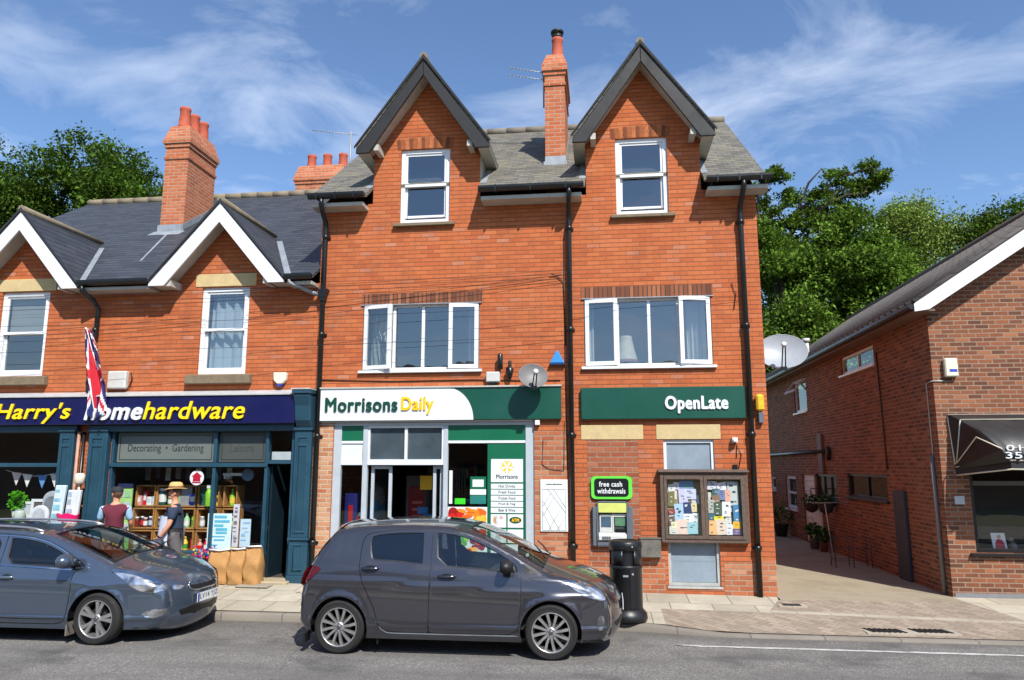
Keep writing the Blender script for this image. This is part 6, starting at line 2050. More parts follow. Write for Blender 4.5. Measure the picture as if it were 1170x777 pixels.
t = thing('awning', 'black shop awning with cream piping and a faded white phone number', 'awning', (8.0, .1, 2.1))
A0, A1, YA = 5.60, 10.2, -.42
ztop, zmid, zb = 2.99, 2.55, 2.10
m = MB()
prof = [(YF - .004, ztop), (YF - .06, ztop + .012), (.26, 2.90), (-.06, 2.72), (YA, zmid - .12), (YA + .02, zb + .14)]
n = len(prof)
for xa, xb in ((A0, A1),):
    N = 40
    vs = []
    for i in range(N + 1):
        u = i / N
        x = A0 + (A1 - A0) * u
        for k, (y, z) in enumerate(prof):
            # the end is gathered like a pram hood
            pull = max(0, 1 - u * N / 5)
            xx = x + (.50 * (k / (n - 1)) if False else 0) + .42 * pull * max(0, (k - 1.5) / (n - 2.5)) ** .8 * (1 if k < n else 0)
            yy = y + .02 * math.sin(u * 60 + k) * (k > 1)
            vs.append((xx, yy, z + .012 * math.sin(u * 42) * (k > 3)))
    m.add(vs, [(i * n + k, (i + 1) * n + k, (i + 1) * n + k + 1, i * n + k + 1) for i in range(N) for k in range(n - 1)], 0, True)
end = [vs[k] for k in range(n)]
m.add(end + [(A0 + .04, YF - .004, zb + .02)], [tuple(range(n)) + (n,)], 0)
M_AWN = pm('black_awning_cloth', (34, 34, 36), .5, .25, 3, .15, dirt=.2)
part('canopy', m, M_AWN, t, recalc=False)
# valance
m = MB(); vs = []
P0 = Vector(vs and vs[0] or (A0 + .04, YF - .02, zb + .05))
path = [Vector((A0 + .04, YF - .02, zb + .06)), Vector((A0 + .30, .0, zb + .12)), Vector((A0 + .45, YA + .03, zb + .16)), Vector((7.2, YA + .02, zb + .14)), Vector((A1, YA + .02, zb + .14))]
for i, p in enumerate(path):
    vs += [tuple(p), tuple(p + Vector((0, -.005, -.13)))]
m.add(vs, [(2 * i, 2 * i + 2, 2 * i + 3, 2 * i + 1) for i in range(len(path) - 1)])
part('valance', m, M_AWN, t, recalc=False)
m = MB()
PIPE = pm('cream_piping', (214, 206, 184), .6, .08, 8)
m.tube([(A0 + .0, YF - .02, ztop + .01), (A1, YF - .02, ztop + .01)], .012, 6)
m.tube([(A0, YF - .01, ztop - .02), (A0 + .035, YF - .03, zb + .1)], .011, 6)
m.tube([(x, YA + .005, zmid - .105) for x in (A0 + .45, 7, A1)], .011, 6)
m.tube([Vector(end[2]) + Vector((0, -.01, 0.01)), Vector((A1, .25, 2.91))], .010, 6)
m.tube([Vector(end[2]) + Vector((-.0, -.01, 0.0)), (A0 + .05, YF - .05, zb + .12)], .010, 6)
m.tube([Vector(end[4]) + Vector((0, -.012, 0)), Vector(end[3]) + Vector((-.06, 0, -.1)), (A0 + .05, YF - .05, zb + .12)], .010, 6)
m.tube([p + Vector((0, -.01, .0)) for p in path], .010, 6)
m.tube([p + Vector((0, -.01, -.13)) for p in path], .013, 6)
part('piping', m, PIPE, t)
fr_ = Vector((0, prof[5][0] - prof[4][0], prof[5][1] - prof[4][1])).normalized()
for s, z0_, z1_, x1_ in (('01526', .06, .145, 7.06), ('352235', -.055, .04, 7.16)):
    part('lettering', text_mb(s, 5.98 if s[0] == '0' else 5.96, x1_ - .44, 2.345 + z0_, 2.345 + z1_, YA - .022, .004, .015), M_SWHITE, t)

t = thing('alarm_box', 'cream alarm box with a blue stripe high on brown brick wall', 'alarm box', (5.7, .42, 3.58))
m = MB(); m.box(5.60, 5.80, YF - .1, YF - .004, 3.62, 3.93); part('cover', m.bevel(.018), pm('cream_plastic', (226, 220, 196)), t)
m = MB(); m.box(5.66, 5.78, YF - .104, YF - .1005, 3.70, 3.745); part('stripe', m, GM['blue'], t)
m = MB(); m.box(5.585, 5.735, YF - .012, YF - .003, 1.57, 1.70)
solo('wall_plaque', m, pm('plaque_grey', (188, 192, 194), .4, .12, 20), 'small pale plaque on the brown brick below the awning', 'plaque')
t = thing('window_photo', 'photo print of someone in a red jacket standing in the dark shop window', 'photo', (6.3, .62, .83))
m = MB(); m.prism([(6.15, .83), (6.36, .83), (6.33, 1.12), (6.12, 1.12)], YF + .10, YF + .104); part('print', m, M_SWHITE, t)
m = MB(); m.prism([(6.18, .84), (6.33, .84), (6.31, .97), (6.27, 1.02), (6.21, 1.02), (6.18, .96)], YF + .096, YF + .099); part('jacket', m, pm('jacket_red', (176, 40, 60), .5), t)
m = MB(); m.prism(circle(6.24, 1.06, .028, 12), YF + .092, YF + .0955); part('face', m, pm('print_skin', (190, 140, 116), .5), t)
m = MB(); m.lathe([(.05, .83), (.07, .87), (.05, .95), (.025, .98)], (6.5, .72, 0), 12); m.ball((6.47, .72, 1.0), .05, 8, 6)
solo('window_ornament', m, pm('ornament_grey', (110, 106, 104), .3, .2, 12), 'small grey ornament beside the photo in dark shop window', 'ornament')
t = thing('display_counter', 'grey display surface sloping behind the dark shop window', 'counter', (7.4, 1.0, .02))
m = MB(); m.box(5.95, 8.6, .8, 1.5, 1.86, 1.93); part('top', m, pm('counter_grey', (120, 122, 124), .4), t)
m = MB(); m.box(6.0, 8.5, .9, 1.4, .02, 1.86); part('body', m, M_DARK, t)

# ------------------------------------------------------------------ things in the passage
t = thing('leaning_board', 'tall dark grey board standing against the brown side wall in passage', 'board', (5.33, 2.25, .1))
m = MB(); m.prism([(2.0, gz(5.3, 1)), (2.52, gz(5.3, 1)), (2.52, 1.72), (2.0, 1.72)], 5.365, 5.425, 'yz'); part('panel', m.bevel(.01), pm('dark_blue_grey_board', (52, 58, 68), .6, .12, 4, dirt=.2), t)
GRN = leaf_mat('pot_leaf', (70, 110, 46)); GRN2 = leaf_mat('pot_leaf_dark', (44, 76, 36))


def bush(mb, c, r, n, seed, sq=(1, 1, 1), lf=.06):
    r_ = random.Random(seed)
    for i in range(n):
        d = Vector((r_.gauss(0, 1), r_.gauss(0, 1), r_.gauss(0, 1))).normalized()
        p = Vector(c) + Vector((d.x * sq[0], d.y * sq[1], d.z * sq[2])) * r * r_.uniform(.4, 1)
        a = Vector((r_.gauss(0, 1), r_.gauss(0, 1), r_.gauss(0, 1))).normalized()
        b = a.orthogonal().normalized()
        s = lf * r_.uniform(.6, 1.3)
        mb.add([p - a * s, p + b * s * .5, p + a * s, p - b * s * .5], [(0, 1, 2, 3)], r_.randrange(2))


for i, (x, y, r, h, bl) in enumerate(((5.15, 7.3, .13, .24, 'grey tub of leafy plants below the dark side window'), (5.2, 6.7, .1, .16, 'pot of low green plant nearest the street along side wall'), (5.1, 10.6, .2, .34, 'large dark planter with tall foliage under the far side window'))):
    t = thing('potted_plant', bl, 'potted plant', (x, y, .15), 'potted plants along the passage wall')
    m = MB(); m.lathe([(r * .75, .14), (r, .14 + h), (r * 1.06, .14 + h + .02), (r * .9, .14 + h)], (x, y, 0), 14); part('pot', m, pm('pot_%d' % i, ((96, 104, 108), (110, 66, 50), (48, 48, 52))[i], .7, .2, 6), t)
    m = MB(); bush(m, (x, y, .14 + h + .22), .2 if i != 2 else .36, 130, i, (1, 1, 1 if i != 2 else 1.3)); part('foliage', m, [GRN, GRN2], t, recalc=False)
for i, (y, z) in enumerate(((6.3, 1.28), (7.55, 1.24))):
    t = thing('hanging_basket', 'dark hanging basket of trailing plants, %s on the side wall' % ('nearer the street' if i == 0 else 'nearer the white door'), 'hanging basket', (5.2, y, z - .2), 'hanging baskets on the side wall')
    m = MB(); m.lathe([(.03, z - .24), (.14, z - .18), (.2, z), (.19, z)], (5.2, y, 0), 14); m.tube([(5.42, y, z + .35), (5.2, y, z + .36), (5.2, y, z + .3)], .012, 5)
    for a in range(3):
        m.tube([(5.2 + .19 * math.cos(a * 2.1), y + .19 * math.sin(a * 2.1), z), (5.2, y, z + .3)], .004, 4)
    part('basket', m, pm('basket_brown', (60, 44, 40), .8), t)
    m = MB(); bush(m, (5.2, y, z + .06), .26, 120, 20 + i, (1, 1, .7), .05); part('foliage', m, [GRN, GRN2], t, recalc=False)
t = thing('clothes_prop', 'thin pale pole with a cross bar standing in the passage', 'pole', (4.9, 4.9, .15))
m = MB(); m.tube([(4.9, 4.9, .15), (4.82, 5.0, 1.35)], .012, 6); m.tube([(4.55, 5.0, 1.36), (5.3, 5.0, 1.38)], .008, 6); part('pole', m, M_ATMP, t)
t = thing('wire_rack', 'thin wire rack standing low in the passage by the side wall', 'rack', (4.95, 3.8, .15))
m = MB()
for x in (4.6, 4.95, 5.3):
    m.tube([(x, 3.7, .15), (x, 3.7, .75)], .01, 5); m.tube([(x, 4.0, .15), (x, 4.0, .75)], .01, 5)
for z in (.3, .52, .74):
    m.tube([(4.6, 3.7, z), (5.3, 3.7, z), (5.3, 4.0, z), (4.6, 4.0, z), (4.6, 3.7, z)], .004, 5)
part('frame', m, pm('dull_wire', (70, 66, 64), .6), t)
m = MB(); m.box(2.40, 2.62, 8.25, 15.6, -.05, 2.5); m.box(2.36, 2.66, 8.25, 15.6, 2.5, 2.57)  # unseen wall, added so the side windows do not reflect sunlit ground
solo('reflection_blocker_wall', m, M_BROWN, 'brown brick yard wall running back behind the building along the passage', 'wall')
t = thing('yard_gate', 'dark boarded gate closing the far end of the passage', 'gate', (4.0, 15, .1))
m = MB()
for i in range(16):
    m.box(2.6 + i * .18, 2.77 + i * .18, 15.0, 15.03, .1, 2.0 + .02 * (i % 2))
part('boards', m, pm('dark_gate_wood', (50, 44, 40), .85, .25, 7, .3), t)
m = MB(); m.box(2.6, 5.45, 15.031, 15.08, .4, .52); m.box(2.6, 5.45, 15.031, 15.08, 1.6, 1.72); part('rails', m, pm('dark_gate_wood', (50, 44, 40)), t)

# ------------------------------------------------------------------ litter bin on the pavement
bx, by = .27, -1.72
bz = gz(bx, by)
t = thing('litter_bin', 'round black litter bin with open slots standing at the kerb', 'litter bin', (bx, by, bz))
M_BIN = pm('bin_black', (24, 25, 27), .38, .15, 5, .06, dirt=.15)
m = MB(); m.lathe([(.275, bz), (.285, bz + .03), (.275, bz + .10), (.235, bz + .14), (.222, bz + .16)], (bx, by, 0), 28); part('base', m, M_BIN, t)
m = MB(); m.lathe([(.218, bz + .15), (.222, bz + .17), (.222, bz + .68), (.23, bz + .69), (.23, bz + .72), (.222, bz + .73)], (bx, by, 0), 28); part('body', m, M_BIN, t)
m = MB()
for k in range(4):
    a0 = RAD(-90 - 62 + 90 * k + 2)
    for (s0, s1, z0_, z1_) in ((0, .85, .73, .93),):
        N = 8
        vs = []
        for i in range(N + 1):
            a = a0 + (s1 - s0) * i / N
            for rr, zz_ in ((.222, .73), (.222, .93), (.195, .93), (.195, .73)):
                vs.append((bx + rr * math.cos(a), by + rr * math.sin(a), bz + zz_))
        m.add(vs, [(i * 4 + j, (i + 1) * 4 + j, (i + 1) * 4 + (j + 1) % 4, i * 4 + (j + 1) % 4) for i in range(N) for j in range(4)] + [(0, 1, 2, 3), (N * 4 + 3, N * 4 + 2, N * 4 + 1, N * 4)], 0, True)
m.lathe([(.19, bz + .72), (.19, bz + .94)], (bx, by, 0), 20, smooth=False, caps=False)
part('hood_posts', m, M_BIN, t)
m = MB(); m.lathe([(.222, bz + .93), (.228, bz + .935), (.228, bz + 1.03), (.21, bz + 1.05), (.19, bz + 1.055), (.185, bz + 1.04), (.05, bz + 1.035)], (bx, by, 0), 28); part('lid', m, M_BIN, t)
a = RAD(-68)
for rr, zz_, r_ in ((.226, .62, .018), (.231, .98, .014)):
    m = MB(); m.ball((bx + rr * math.cos(a), by + rr * math.sin(a), bz + zz_), r_, 8, 6); part('lock', m, M_LEAD, t)
m = MB(); a = RAD(-92); m.obox((bx + .223 * math.cos(a), by + .223 * math.sin(a), bz + .60), (.035, .003, .012)); part('badge', m, M_LEAD, t)
m = MB(); m.obox((bx + .22 * math.cos(RAD(-68)), by + .22 * math.sin(RAD(-68)), bz + .45), (.035, .006, .27), rz=RAD(22)); part('hinge_strip', m, M_BIN, t)

# ------------------------------------------------------------------ overhead wires across the street front
def sag(p, q, s, n=24):
    P, Q = Vector(p), Vector(q)
    return [P.lerp(Q, i / n) - Vector((0, 0, s * 4 * (i / n) * (1 - i / n))) for i in range(n + 1)]


WIR = pm('black_wire', (20, 20, 22), .6)
for i, (p, q, s, lab) in enumerate((
        ((-30, -1.2, 6.15), (-.62, -.06, 5.5), .55, 'thin black telephone wire, topmost of those crossing the left gables'),
        ((-30, -1.5, 5.9), (-.62, -.06, 5.45), .5, 'thin black telephone wire, second down of those crossing the left gables'),
        ((-30, -1.0, 5.7), (-.62, -.06, 5.40), .5, 'thin black telephone wire, third down of those crossing the left gables'),
        ((-30, -1.3, 5.5), (-.62, -.06, 5.35), .5, 'thin black telephone wire, lowest of those crossing the left gables'),
        ((-30, -1.4, 5.0), (2.33, -.06, 4.95), .35, 'thin wire crossing the lower first floor windows, upper of two'),
        ((-30, -1.6, 4.6), (-.62, -.06, 4.35), .3, 'thin wire reaching the middle downpipe just above the blue triangle'))):
    m = MB(); m.tube(sag(p, q, s), .0036, 5)
    solo('overhead_wire', m, WIR, lab, 'wire', 'overhead wires along the street front')

# ------------------------------------------------------------------ the other side of the street, seen only in reflections
t = thing('terrace_building', 'long plain brick terrace on the opposite side of the street', 'building', (0, -30, 0))
m = MB(); m.box(-60, 60, -36, -28, 0, 5.2); part('wall', m, M_BROWN, t)
m = MB(); m.prism([(-36.4, 5.2), (-27.6, 5.2), (-32, 8.2)], -60, 60, 'yz'); part('roof', m, M_SLATEN, t)
m = MB()
for i in range(24):
    for z in (1.0, 3.4):
        m.box(-57 + i * 4.9, -55.4 + i * 4.9, -28.06, -27.99, z, z + 1.3)
o = part('windows', m, pm('opposite_glass', (50, 60, 70), .1), t)
# ------------------------------------------------------------------ parked cars
def paint_mat(name, rgb, metal=.6):
    T = NT(name)
    p = T.obj()
    c = lin(rgb)
    col = T.mix(T.noise(p, 1.2, 2), tuple(x * .92 for x in c[:3]) + (1,), tuple(min(1, x * 1.08) for x in c[:3]) + (1,))
    dz = T.noise(p, 3.5, 5, .7)
    dust = T.ramp(dz, [(.5, (0, 0, 0)), (.85, (.10, .10, .10))])
    col = T.mix(dust, col, (.22, .21, .19, 1))
    T.bsdf(col, T.ramp(dz, [(.35, (.22,) * 3), (.8, (.27,) * 3)]), metal, .5, None, Coat_Weight=1.0, Coat_Roughness=.035)
    return T.m


M_CHROME = pm('bright_chrome', (205, 206, 208), .12, .04, 5, metal=1.0)
M_ALLOY = pm('alloy_silver', (200, 198, 196), .32, .08, 8, metal=.85, dirt=.2)
M_TYRE = pm('tyre_rubber', (34, 33, 33), .85, .2, 12, .3, dirt=.2)
M_PLAST = pm('black_car_plastic', (24, 24, 26), .5, .15, 8, .1)
M_SEAT = pm('dark_seat_cloth', (52, 50, 50), .9, .2, 20, .2)
M_CGLASS = glass_mat('car_glass', (.74, .82, .80), .01, 1.0)
M_CGLASSD = glass_mat('privacy_glass', (.12, .13, .15), .012, 1.1)
M_LAMP = None


def lamp_mat():
    T = NT('headlamp_lens')
    p = T.obj()
    nz = T.noise(p, 7, 2)
    col = T.ramp(nz, [(.35, (.16, .165, .18)), (.5, (.50, .51, .53)), (.65, (.80, .81, .83))])
    T.bsdf(col, .16, .8, .5, None, Coat_Weight=1.0, Coat_Roughness=.02)
    return T.m


M_LAMP = lamp_mat()
M_TAIL = pm('tail_lamp_red', (84, 8, 14), .12, .15, 12)


def chaikin(P, k=2, closed=True):
    for _ in range(k):
        Q = []
        n = len(P)
        for i in range(n if closed else n - 1):
            a, b = P[i], P[(i + 1) % n]
            Q.append((a[0] * .75 + b[0] * .25, a[1] * .75 + b[1] * .25))
            Q.append((a[0] * .25 + b[0] * .75, a[1] * .25 + b[1] * .75))
        P = Q if closed else [P[0]] + Q + [P[-1]]
    return P


def catmull(K, step=.03):
    K = np.array(K, float)
    out = []
    n = len(K)
    for i in range(n - 1):
        p0, p1, p2, p3 = K[max(i - 1, 0)], K[i], K[i + 1], K[min(i + 2, n - 1)]
        m_ = max(2, int(np.linalg.norm(p2[:2] - p1[:2]) / step))
        for j in range(m_):
            t = j / m_
            out.append(.5 * ((2 * p1) + (-p0 + p2) * t + (2 * p0 - 5 * p1 + 4 * p2 - p3) * t ** 2 + (-p0 + 3 * p1 - 3 * p2 + p3) * t ** 3))
    out.append(K[-1])
    return np.array(out)


class CarBody:
    def __init__(s, keys, W, belt, xf, xr, zsill, arches, tumble, crease=None):
        s.sil = catmull(keys)           # x, z, camber, r
        s.W, s.belt, s.xf, s.xr, s.zs, s.arches, s.tumble = W, belt, xf, xr, zsill, arches, tumble
        s.crease = crease
        d = np.gradient(s.sil[:, :2], axis=0)
        d /= np.linalg.norm(d, axis=1)[:, None]
        s.nrm = np.stack([-d[:, 1], d[:, 0]], 1)   # outward for rear->top->front order
        s.w = np.array([s.Y(np.array([q[0]]), np.array([q[1]]))[0] for q in s.sil])

    def Y(s, x, z, base=False):
        x = np.asarray(x, float); z = np.asarray(z, float)
        y = np.full_like(x, s.W)
        # plan taper to front and rear
        f = np.clip((x - s.xf[0]) / (s.xf[1] - s.xf[0]), 0, 1.3); y -= s.xf[2] * f ** 2.2
        r = np.clip((s.xr[0] - x) / (s.xr[0] - s.xr[1]), 0, 1.3); y -= s.xr[2] * r ** 2.2
        # tumblehome above the belt, tuck-in below
        b = s.belt(x)
        up = np.maximum(0, z - b)
        y -= s.tumble * up + .05 * (1 - np.exp(-up / .03)) * .35
        lo = np.maximum(0, .42 - z); y -= .55 * lo ** 2 * 1.6
        mid = np.clip((z - .42) / (b - .42), 0, 1); y -= .05 * mid ** 3
        if s.crease is not None:
            for (fn, amp, wd) in s.crease:
                y += amp * np.exp(-((z - fn(x)) / wd) ** 2)
        for (ax, az, R) in s.arches:
            dd = np.hypot(x - ax, z - az)
            y += .018 * np.exp(-((dd - R) / .05) ** 2)
        if base:
            return y
        q, r, _ = s.roll(x, z)
        return y - r * (1 - np.sqrt(np.maximum(0, 1 - q ** 2)))

    def roll(s, x, z):
        """how far each point lies inside the rolled edge along the silhouette"""
        P = s.sil[:, :2]
        A, B = P[:-1], P[1:]
        AB = B - A
        L2 = (AB ** 2).sum(1)
        px_ = x.reshape(-1, 1); pz_ = z.reshape(-1, 1)
        t = np.clip(((px_ - A[:, 0]) * AB[:, 0] + (pz_ - A[:, 1]) * AB[:, 1]) / L2, 0, 1)
        D = np.hypot(px_ - (A[:, 0] + t * AB[:, 0]), pz_ - (A[:, 1] + t * AB[:, 1]))
        k = D.argmin(1)
        a = np.arange(len(k))
        tk = t[a, k][:, None]
        r = s.sil[k, 3] * (1 - tk[:, 0]) + s.sil[k + 1, 3] * tk[:, 0]
        n = s.nrm[k] * (1 - tk) + s.nrm[k + 1] * tk
        q = np.clip(1 - D[a, k] / r, 0, 1)
        return q.reshape(x.shape), r.reshape(x.shape), n

    def normals(s, x, z):
        e = .004
        gx = (s.Y(x + e, z, True) - s.Y(x - e, z, True)) / (2 * e)
        gz_ = (s.Y(x, z + e, True) - s.Y(x, z - e, True)) / (2 * e)
        n = np.stack([-gx, np.ones_like(gx), -gz_], 1)
        n /= np.linalg.norm(n, axis=1)[:, None]
        q, r, no = s.roll(np.asarray(x, float), np.asarray(z, float))
        n = n * np.sqrt(np.maximum(0, 1 - q ** 2))[:, None] + np.stack([no[:, 0], np.zeros(len(no)), no[:, 1]], 1) * q[:, None]
        return n / np.linalg.norm(n, axis=1)[:, None]


def lift(cb, outer, holes=(), off=0.0, step=.05, sides=(-1, 1)):
    xs = [p[0] for p in outer]; zs_ = [p[1] for p in outer]
    ex = []
    nx = int((max(xs) - min(xs)) / step); nz = int((max(zs_) - min(zs_)) / step)
    for i in range(1, nx + 1):
        for j in range(1, nz + 1):
            q = (min(xs) + i * step + (.3 * step if j % 2 else 0), min(zs_) + j * step)
            if inpoly(q[0], q[1], outer) and not any(inpoly(q[0], q[1], h) for h in holes):
                ex.append(q)
    vs, fs = cdt(outer, holes, ex)
    X = np.array([v[0] for v in vs]); Z = np.array([v[1] for v in vs])
    Y = cb.Y(X, Z) + off
    N = cb.normals(X, Z)
    V, F, NN = [], [], []
    for sd in sides:
        o = len(V)
        V += [(a, sd * b, c) for a, b, c in zip(X, Y, Z)]
        NN += [(a, sd * b, c) for a, b, c in N]
        for f in fs:
            # orient outward
            a, b, c = (vs[f[0]], vs[f[1]], vs[f[2]])
            area = (b[0] - a[0]) * (c[1] - a[1]) - (b[1] - a[1]) * (c[0] - a[0])
            g = f if (area < 0) == (sd > 0) else f[::-1]
            F.append(tuple(i + o for i in g))
    return V, F, NN


def lifted(name, cb, outer, holes, mat, parent, off=0.0, step=.05, sides=(-1, 1), extra=None, label=None):
    if len(sides) == 2:
        return [lifted(name, cb, outer, holes, mat, parent, off, step, (q,), extra, label) for q in sides]
    V, F, NN = lift(cb, outer, holes, off, step, sides)
    return normal_mesh(name, V, F, NN, mat, parent, extra, label)


def normal_mesh(name, V, F, NN, mat, parent, extra=None, label=None):
    mats = [mat]
    mi = [0] * len(F)
    if extra:
        for (v2, f2, n2, m2) in extra:
            o = len(V)
            V = V + list(v2); NN = NN + list(n2); F = F + [tuple(i + o for i in f) for f in f2]
            if m2 not in mats:
                mats.append(m2)
            mi += [mats.index(m2)] * len(f2)
    me = bpy.data.meshes.new(name)
    me.from_pydata([tuple(map(float, v)) for v in V], [], F)
    for m_ in mats:
        me.materials.append(m_)
    me.polygons.foreach_set('material_index', mi)
    me.polygons.foreach_set('use_smooth', [True] * len(F))
    me.normals_split_custom_set_from_vertices([tuple(map(float, n)) for n in NN])
    me.update()
    o = bpy.data.objects.new(name, me)
    link(o, parent)
    if label:
        o['label'] = label
    return o


def strips(name, cb, path, w, off, mat, parent):
    for q in (-1, 1):
        part(name, strip_line(cb, path, w, off, (q,)), mat, parent, recalc=False)


def strip_line(cb, path, w, off, sides=(-1, 1)):
    """narrow band along a (x,z) path on the side"""
    P = np.array(catmull([(a, b, 0, 0) for a, b in path], .04))[:, :2]
    d = np.gradient(P, axis=0); d /= np.linalg.norm(d, axis=1)[:, None]
    n = np.stack([-d[:, 1], d[:, 0]], 1) * w / 2
    A, B = P + n, P - n
    mb = MB()
    for sd in sides:
        ya = sd * (cb.Y(A[:, 0], A[:, 1]) + off); yb_ = sd * (cb.Y(B[:, 0], B[:, 1]) + off)
        vs = [(a[0], y, a[1]) for a, y in zip(A, ya)] + [(b[0], y, b[1]) for b, y in zip(B, yb_)]
        k = len(P)
        mb.add(vs, [(i, i + 1, k + i + 1, k + i) for i in range(k - 1)], 0, True)
    return mb


def top_strip(cb, i0, i1, t0=-1.0, t1=1.0, nt=24, off=0.0, shape=2.4):
    V, F = [], []
    for i in range(i0, i1 + 1):
        x, z, cam_, r = cb.sil[i]
        n = cb.nrm[i]
        for j in range(nt + 1):
            t = t0 + (t1 - t0) * j / nt
            c = cam_ * (1 - abs(t) ** shape) + off
            V.append((x + n[0] * c, t * cb.w[i], z + n[1] * c))
    m_ = nt + 1
    for a in range(i1 - i0):
        for j in range(nt):
            F.append((a * m_ + j, a * m_ + j + 1, (a + 1) * m_ + j + 1, (a + 1) * m_ + j))
    # vertex normals from the grid
    G = np.array(V).reshape(i1 - i0 + 1, m_, 3)
    du = np.gradient(G, axis=0); dv = np.gradient(G, axis=1)
    N = np.cross(dv, du); N /= np.linalg.norm(N, axis=2)[:, :, None] + 1e-9
    # outward check
    c = np.array([n_ for n_ in cb.nrm[i0:i1 + 1]])
    s_ = np.sign((N[:, m_ // 2, 0] * c[:, 0] + N[:, m_ // 2, 2] * c[:, 1]).sum())
    N *= s_
    if s_ < 0:
        F = [f[::-1] for f in F]
    return V, F, [tuple(n) for n in N.reshape(-1, 3)]


def idx(cb, x, top=True, frm=0):
    """silhouette index on the upper outline nearest to x"""
    c = [(abs(q[0] - x), i) for i, q in enumerate(cb.sil) if i >= frm and (q[1] > .6 or not top)]
    return min(c)[1]


def wheel(parent, x, y, s, R, wd, Rr, spokes, style, mat=None):
    """s = -1 for the side towards the camera"""
    t = bpy.data.objects.new('wheel', None)
    t.location = (x, y, R)
    t.empty_display_size = .1
    COL.objects.link(t); t.parent = parent; ORG[t.name] = (0, 0, 0)
    yo = s * wd / 2
    m = MB()
    pr = [(Rr * 1.0, -.5), (R * .80, -.52), (R * .93, -.47), (R * .985, -.38), (R, -.28), (R, .28), (R * .985, .38), (R * .93, .47), (R * .80, .52), (Rr * 1.0, .5)]
    m.lathe([(r, h * wd) for r, h in pr], (0, 0, 0), 48, 'y', caps=False)
    for k in range(3):
        rr = R * (.84 + .03 * k)
        m.lathe([(rr, s * .525 * wd - .002 * s), (rr + .004, s * .525 * wd + .002 * s), (rr + .008, s * .525 * wd - .002 * s)], (0, 0, 0), 48, 'y', caps=False)
    part('tyre', m, M_TYRE, t, recalc=False)
    m = MB()
    m.lathe([(Rr * 1.02, yo), (Rr * .985, yo + s * .004), (Rr * .955, yo - s * .004), (Rr * .93, yo - s * .03), (Rr * .92, yo - s * .13)], (0, 0, 0), 48, 'y', caps=False)
    for k in range(spokes):
        a = 2 * math.pi * k / spokes + .1
        offs = (0,) if style == 'multi' else (-.15, .15)
        for o_ in offs:
            a1 = a + o_ * .75; a2 = a + o_ * (1.25 if style != 'multi' else 1) + (.10 if style == 'multi' else 0)
            w1, w2 = (.013, .017) if style == 'multi' else (.017, .024)
            r1, r2 = Rr * .2, Rr * .955
            d1 = np.array([math.cos(a1), 0, math.sin(a1)]); d2 = np.array([math.cos(a2), 0, math.sin(a2)])
            p1 = np.array([-math.sin(a1), 0, math.cos(a1)]); p2 = np.array([-math.sin(a2), 0, math.cos(a2)])
            ys = [yo - s * .022, yo - s * .008]
            vs = []
            for (d, p, r, w_, yy) in ((d1, p1, r1, w1, ys[0]), (d1 * .45 + d2 * .55, p2, (r1 + r2) / 2, (w1 + w2) / 2 * .85, yo - s * .010), (d2, p2, r2, w2, ys[1])):
                c = d * r
                vs += [tuple(c + p * w_ + [0, yy, 0]), tuple(c - p * w_ + [0, yy, 0]), tuple(c - p * w_ * 1.15 + [0, yy - s * .03, 0]), tuple(c + p * w_ * 1.15 + [0, yy - s * .03, 0])]
            fs = []
            for j in range(2):
                b = j * 4
                fs += [(b + q, b + (q + 1) % 4, b + 4 + (q + 1) % 4, b + 4 + q) for q in range(4)]
            m.add(vs, fs)
    m.lathe([(Rr * .27, yo - s * .03), (Rr * .26, yo - s * .018), (Rr * .2, yo - s * .012)], (0, 0, 0), 20, 'y')
    part('rim', m, mat or M_ALLOY, t)
    m = MB(); m.lathe([(Rr * .13, yo - s * .012), (Rr * .12, yo - s * .006), (Rr * .05, yo - s * .004)], (0, 0, 0), 16, 'y')
    for k in range(5):
        a = 2 * math.pi * k / 5 + .4
        m.lathe([(.008, yo - s * .014), (.008, yo - s * .009)], (Rr * .19 * math.cos(a), 0, Rr * .19 * math.sin(a)), 8, 'y')
    part('hub_cap', m, pm('hub_grey', (96, 96, 98), .4, metal=.6), t)
    m = MB(); m.lathe([(Rr * .62, yo - s * .09), (Rr * .6, yo - s * .085), (Rr * .2, yo - s * .085)], (0, 0, 0), 24, 'y'); m.lathe([(Rr * .9, yo - s * .14), (.02, yo - s * .14)], (0, 0, 0), 24, 'y')
    part('brake_disc', m, pm('brake_dark', (58, 54, 52), .6, metal=.5), t)
    return t


def arch_liner(cb, parent, arches, inner):
    for (ax, az, R) in arches:
        for sd in (-1, 1):
            m = MB()
            N = 18
            vs = []
            for i in range(N + 1):
                a = math.pi * i / N
                xx, z = ax + (R + .006) * math.cos(a), az + (R + .006) * math.sin(a)
                z = max(z, .12)
                yy = cb.Y(np.array([xx]), np.array([z]))[0] - .012
                vs += [(xx, sd * yy, z), (xx, sd * inner, z)]
            vs += [(ax, sd * inner, az)]
            k = len(vs) - 1
            fs = [(2 * i, 2 * i + 2, 2 * i + 3, 2 * i + 1) for i in range(N)] + [(2 * i + 1, 2 * i + 3, k) for i in range(N)]
            m.add(vs, fs)
            part('wheel_arch_liner', m, M_PLAST, parent, recalc=False)


def seat(mb, x, y, w=.46, z0=.38):
    mb.prism([(x - .05, z0), (x + .48, z0 + .04), (x + .5, z0 + .16), (x + .02, z0 + .14)], y - w / 2, y + w / 2)
    mb.prism([(x - .08, z0 + .1), (x + .06, z0 + .14), (x - .12, z0 + .66), (x - .24, z0 + .64)], y - w / 2 + .02, y + w / 2 - .02)
    mb.prism([(x - .19, z0 + .69), (x - .10, z0 + .70), (x - .12, z0 + .88), (x - .22, z0 + .87)], y - .13, y + .13)


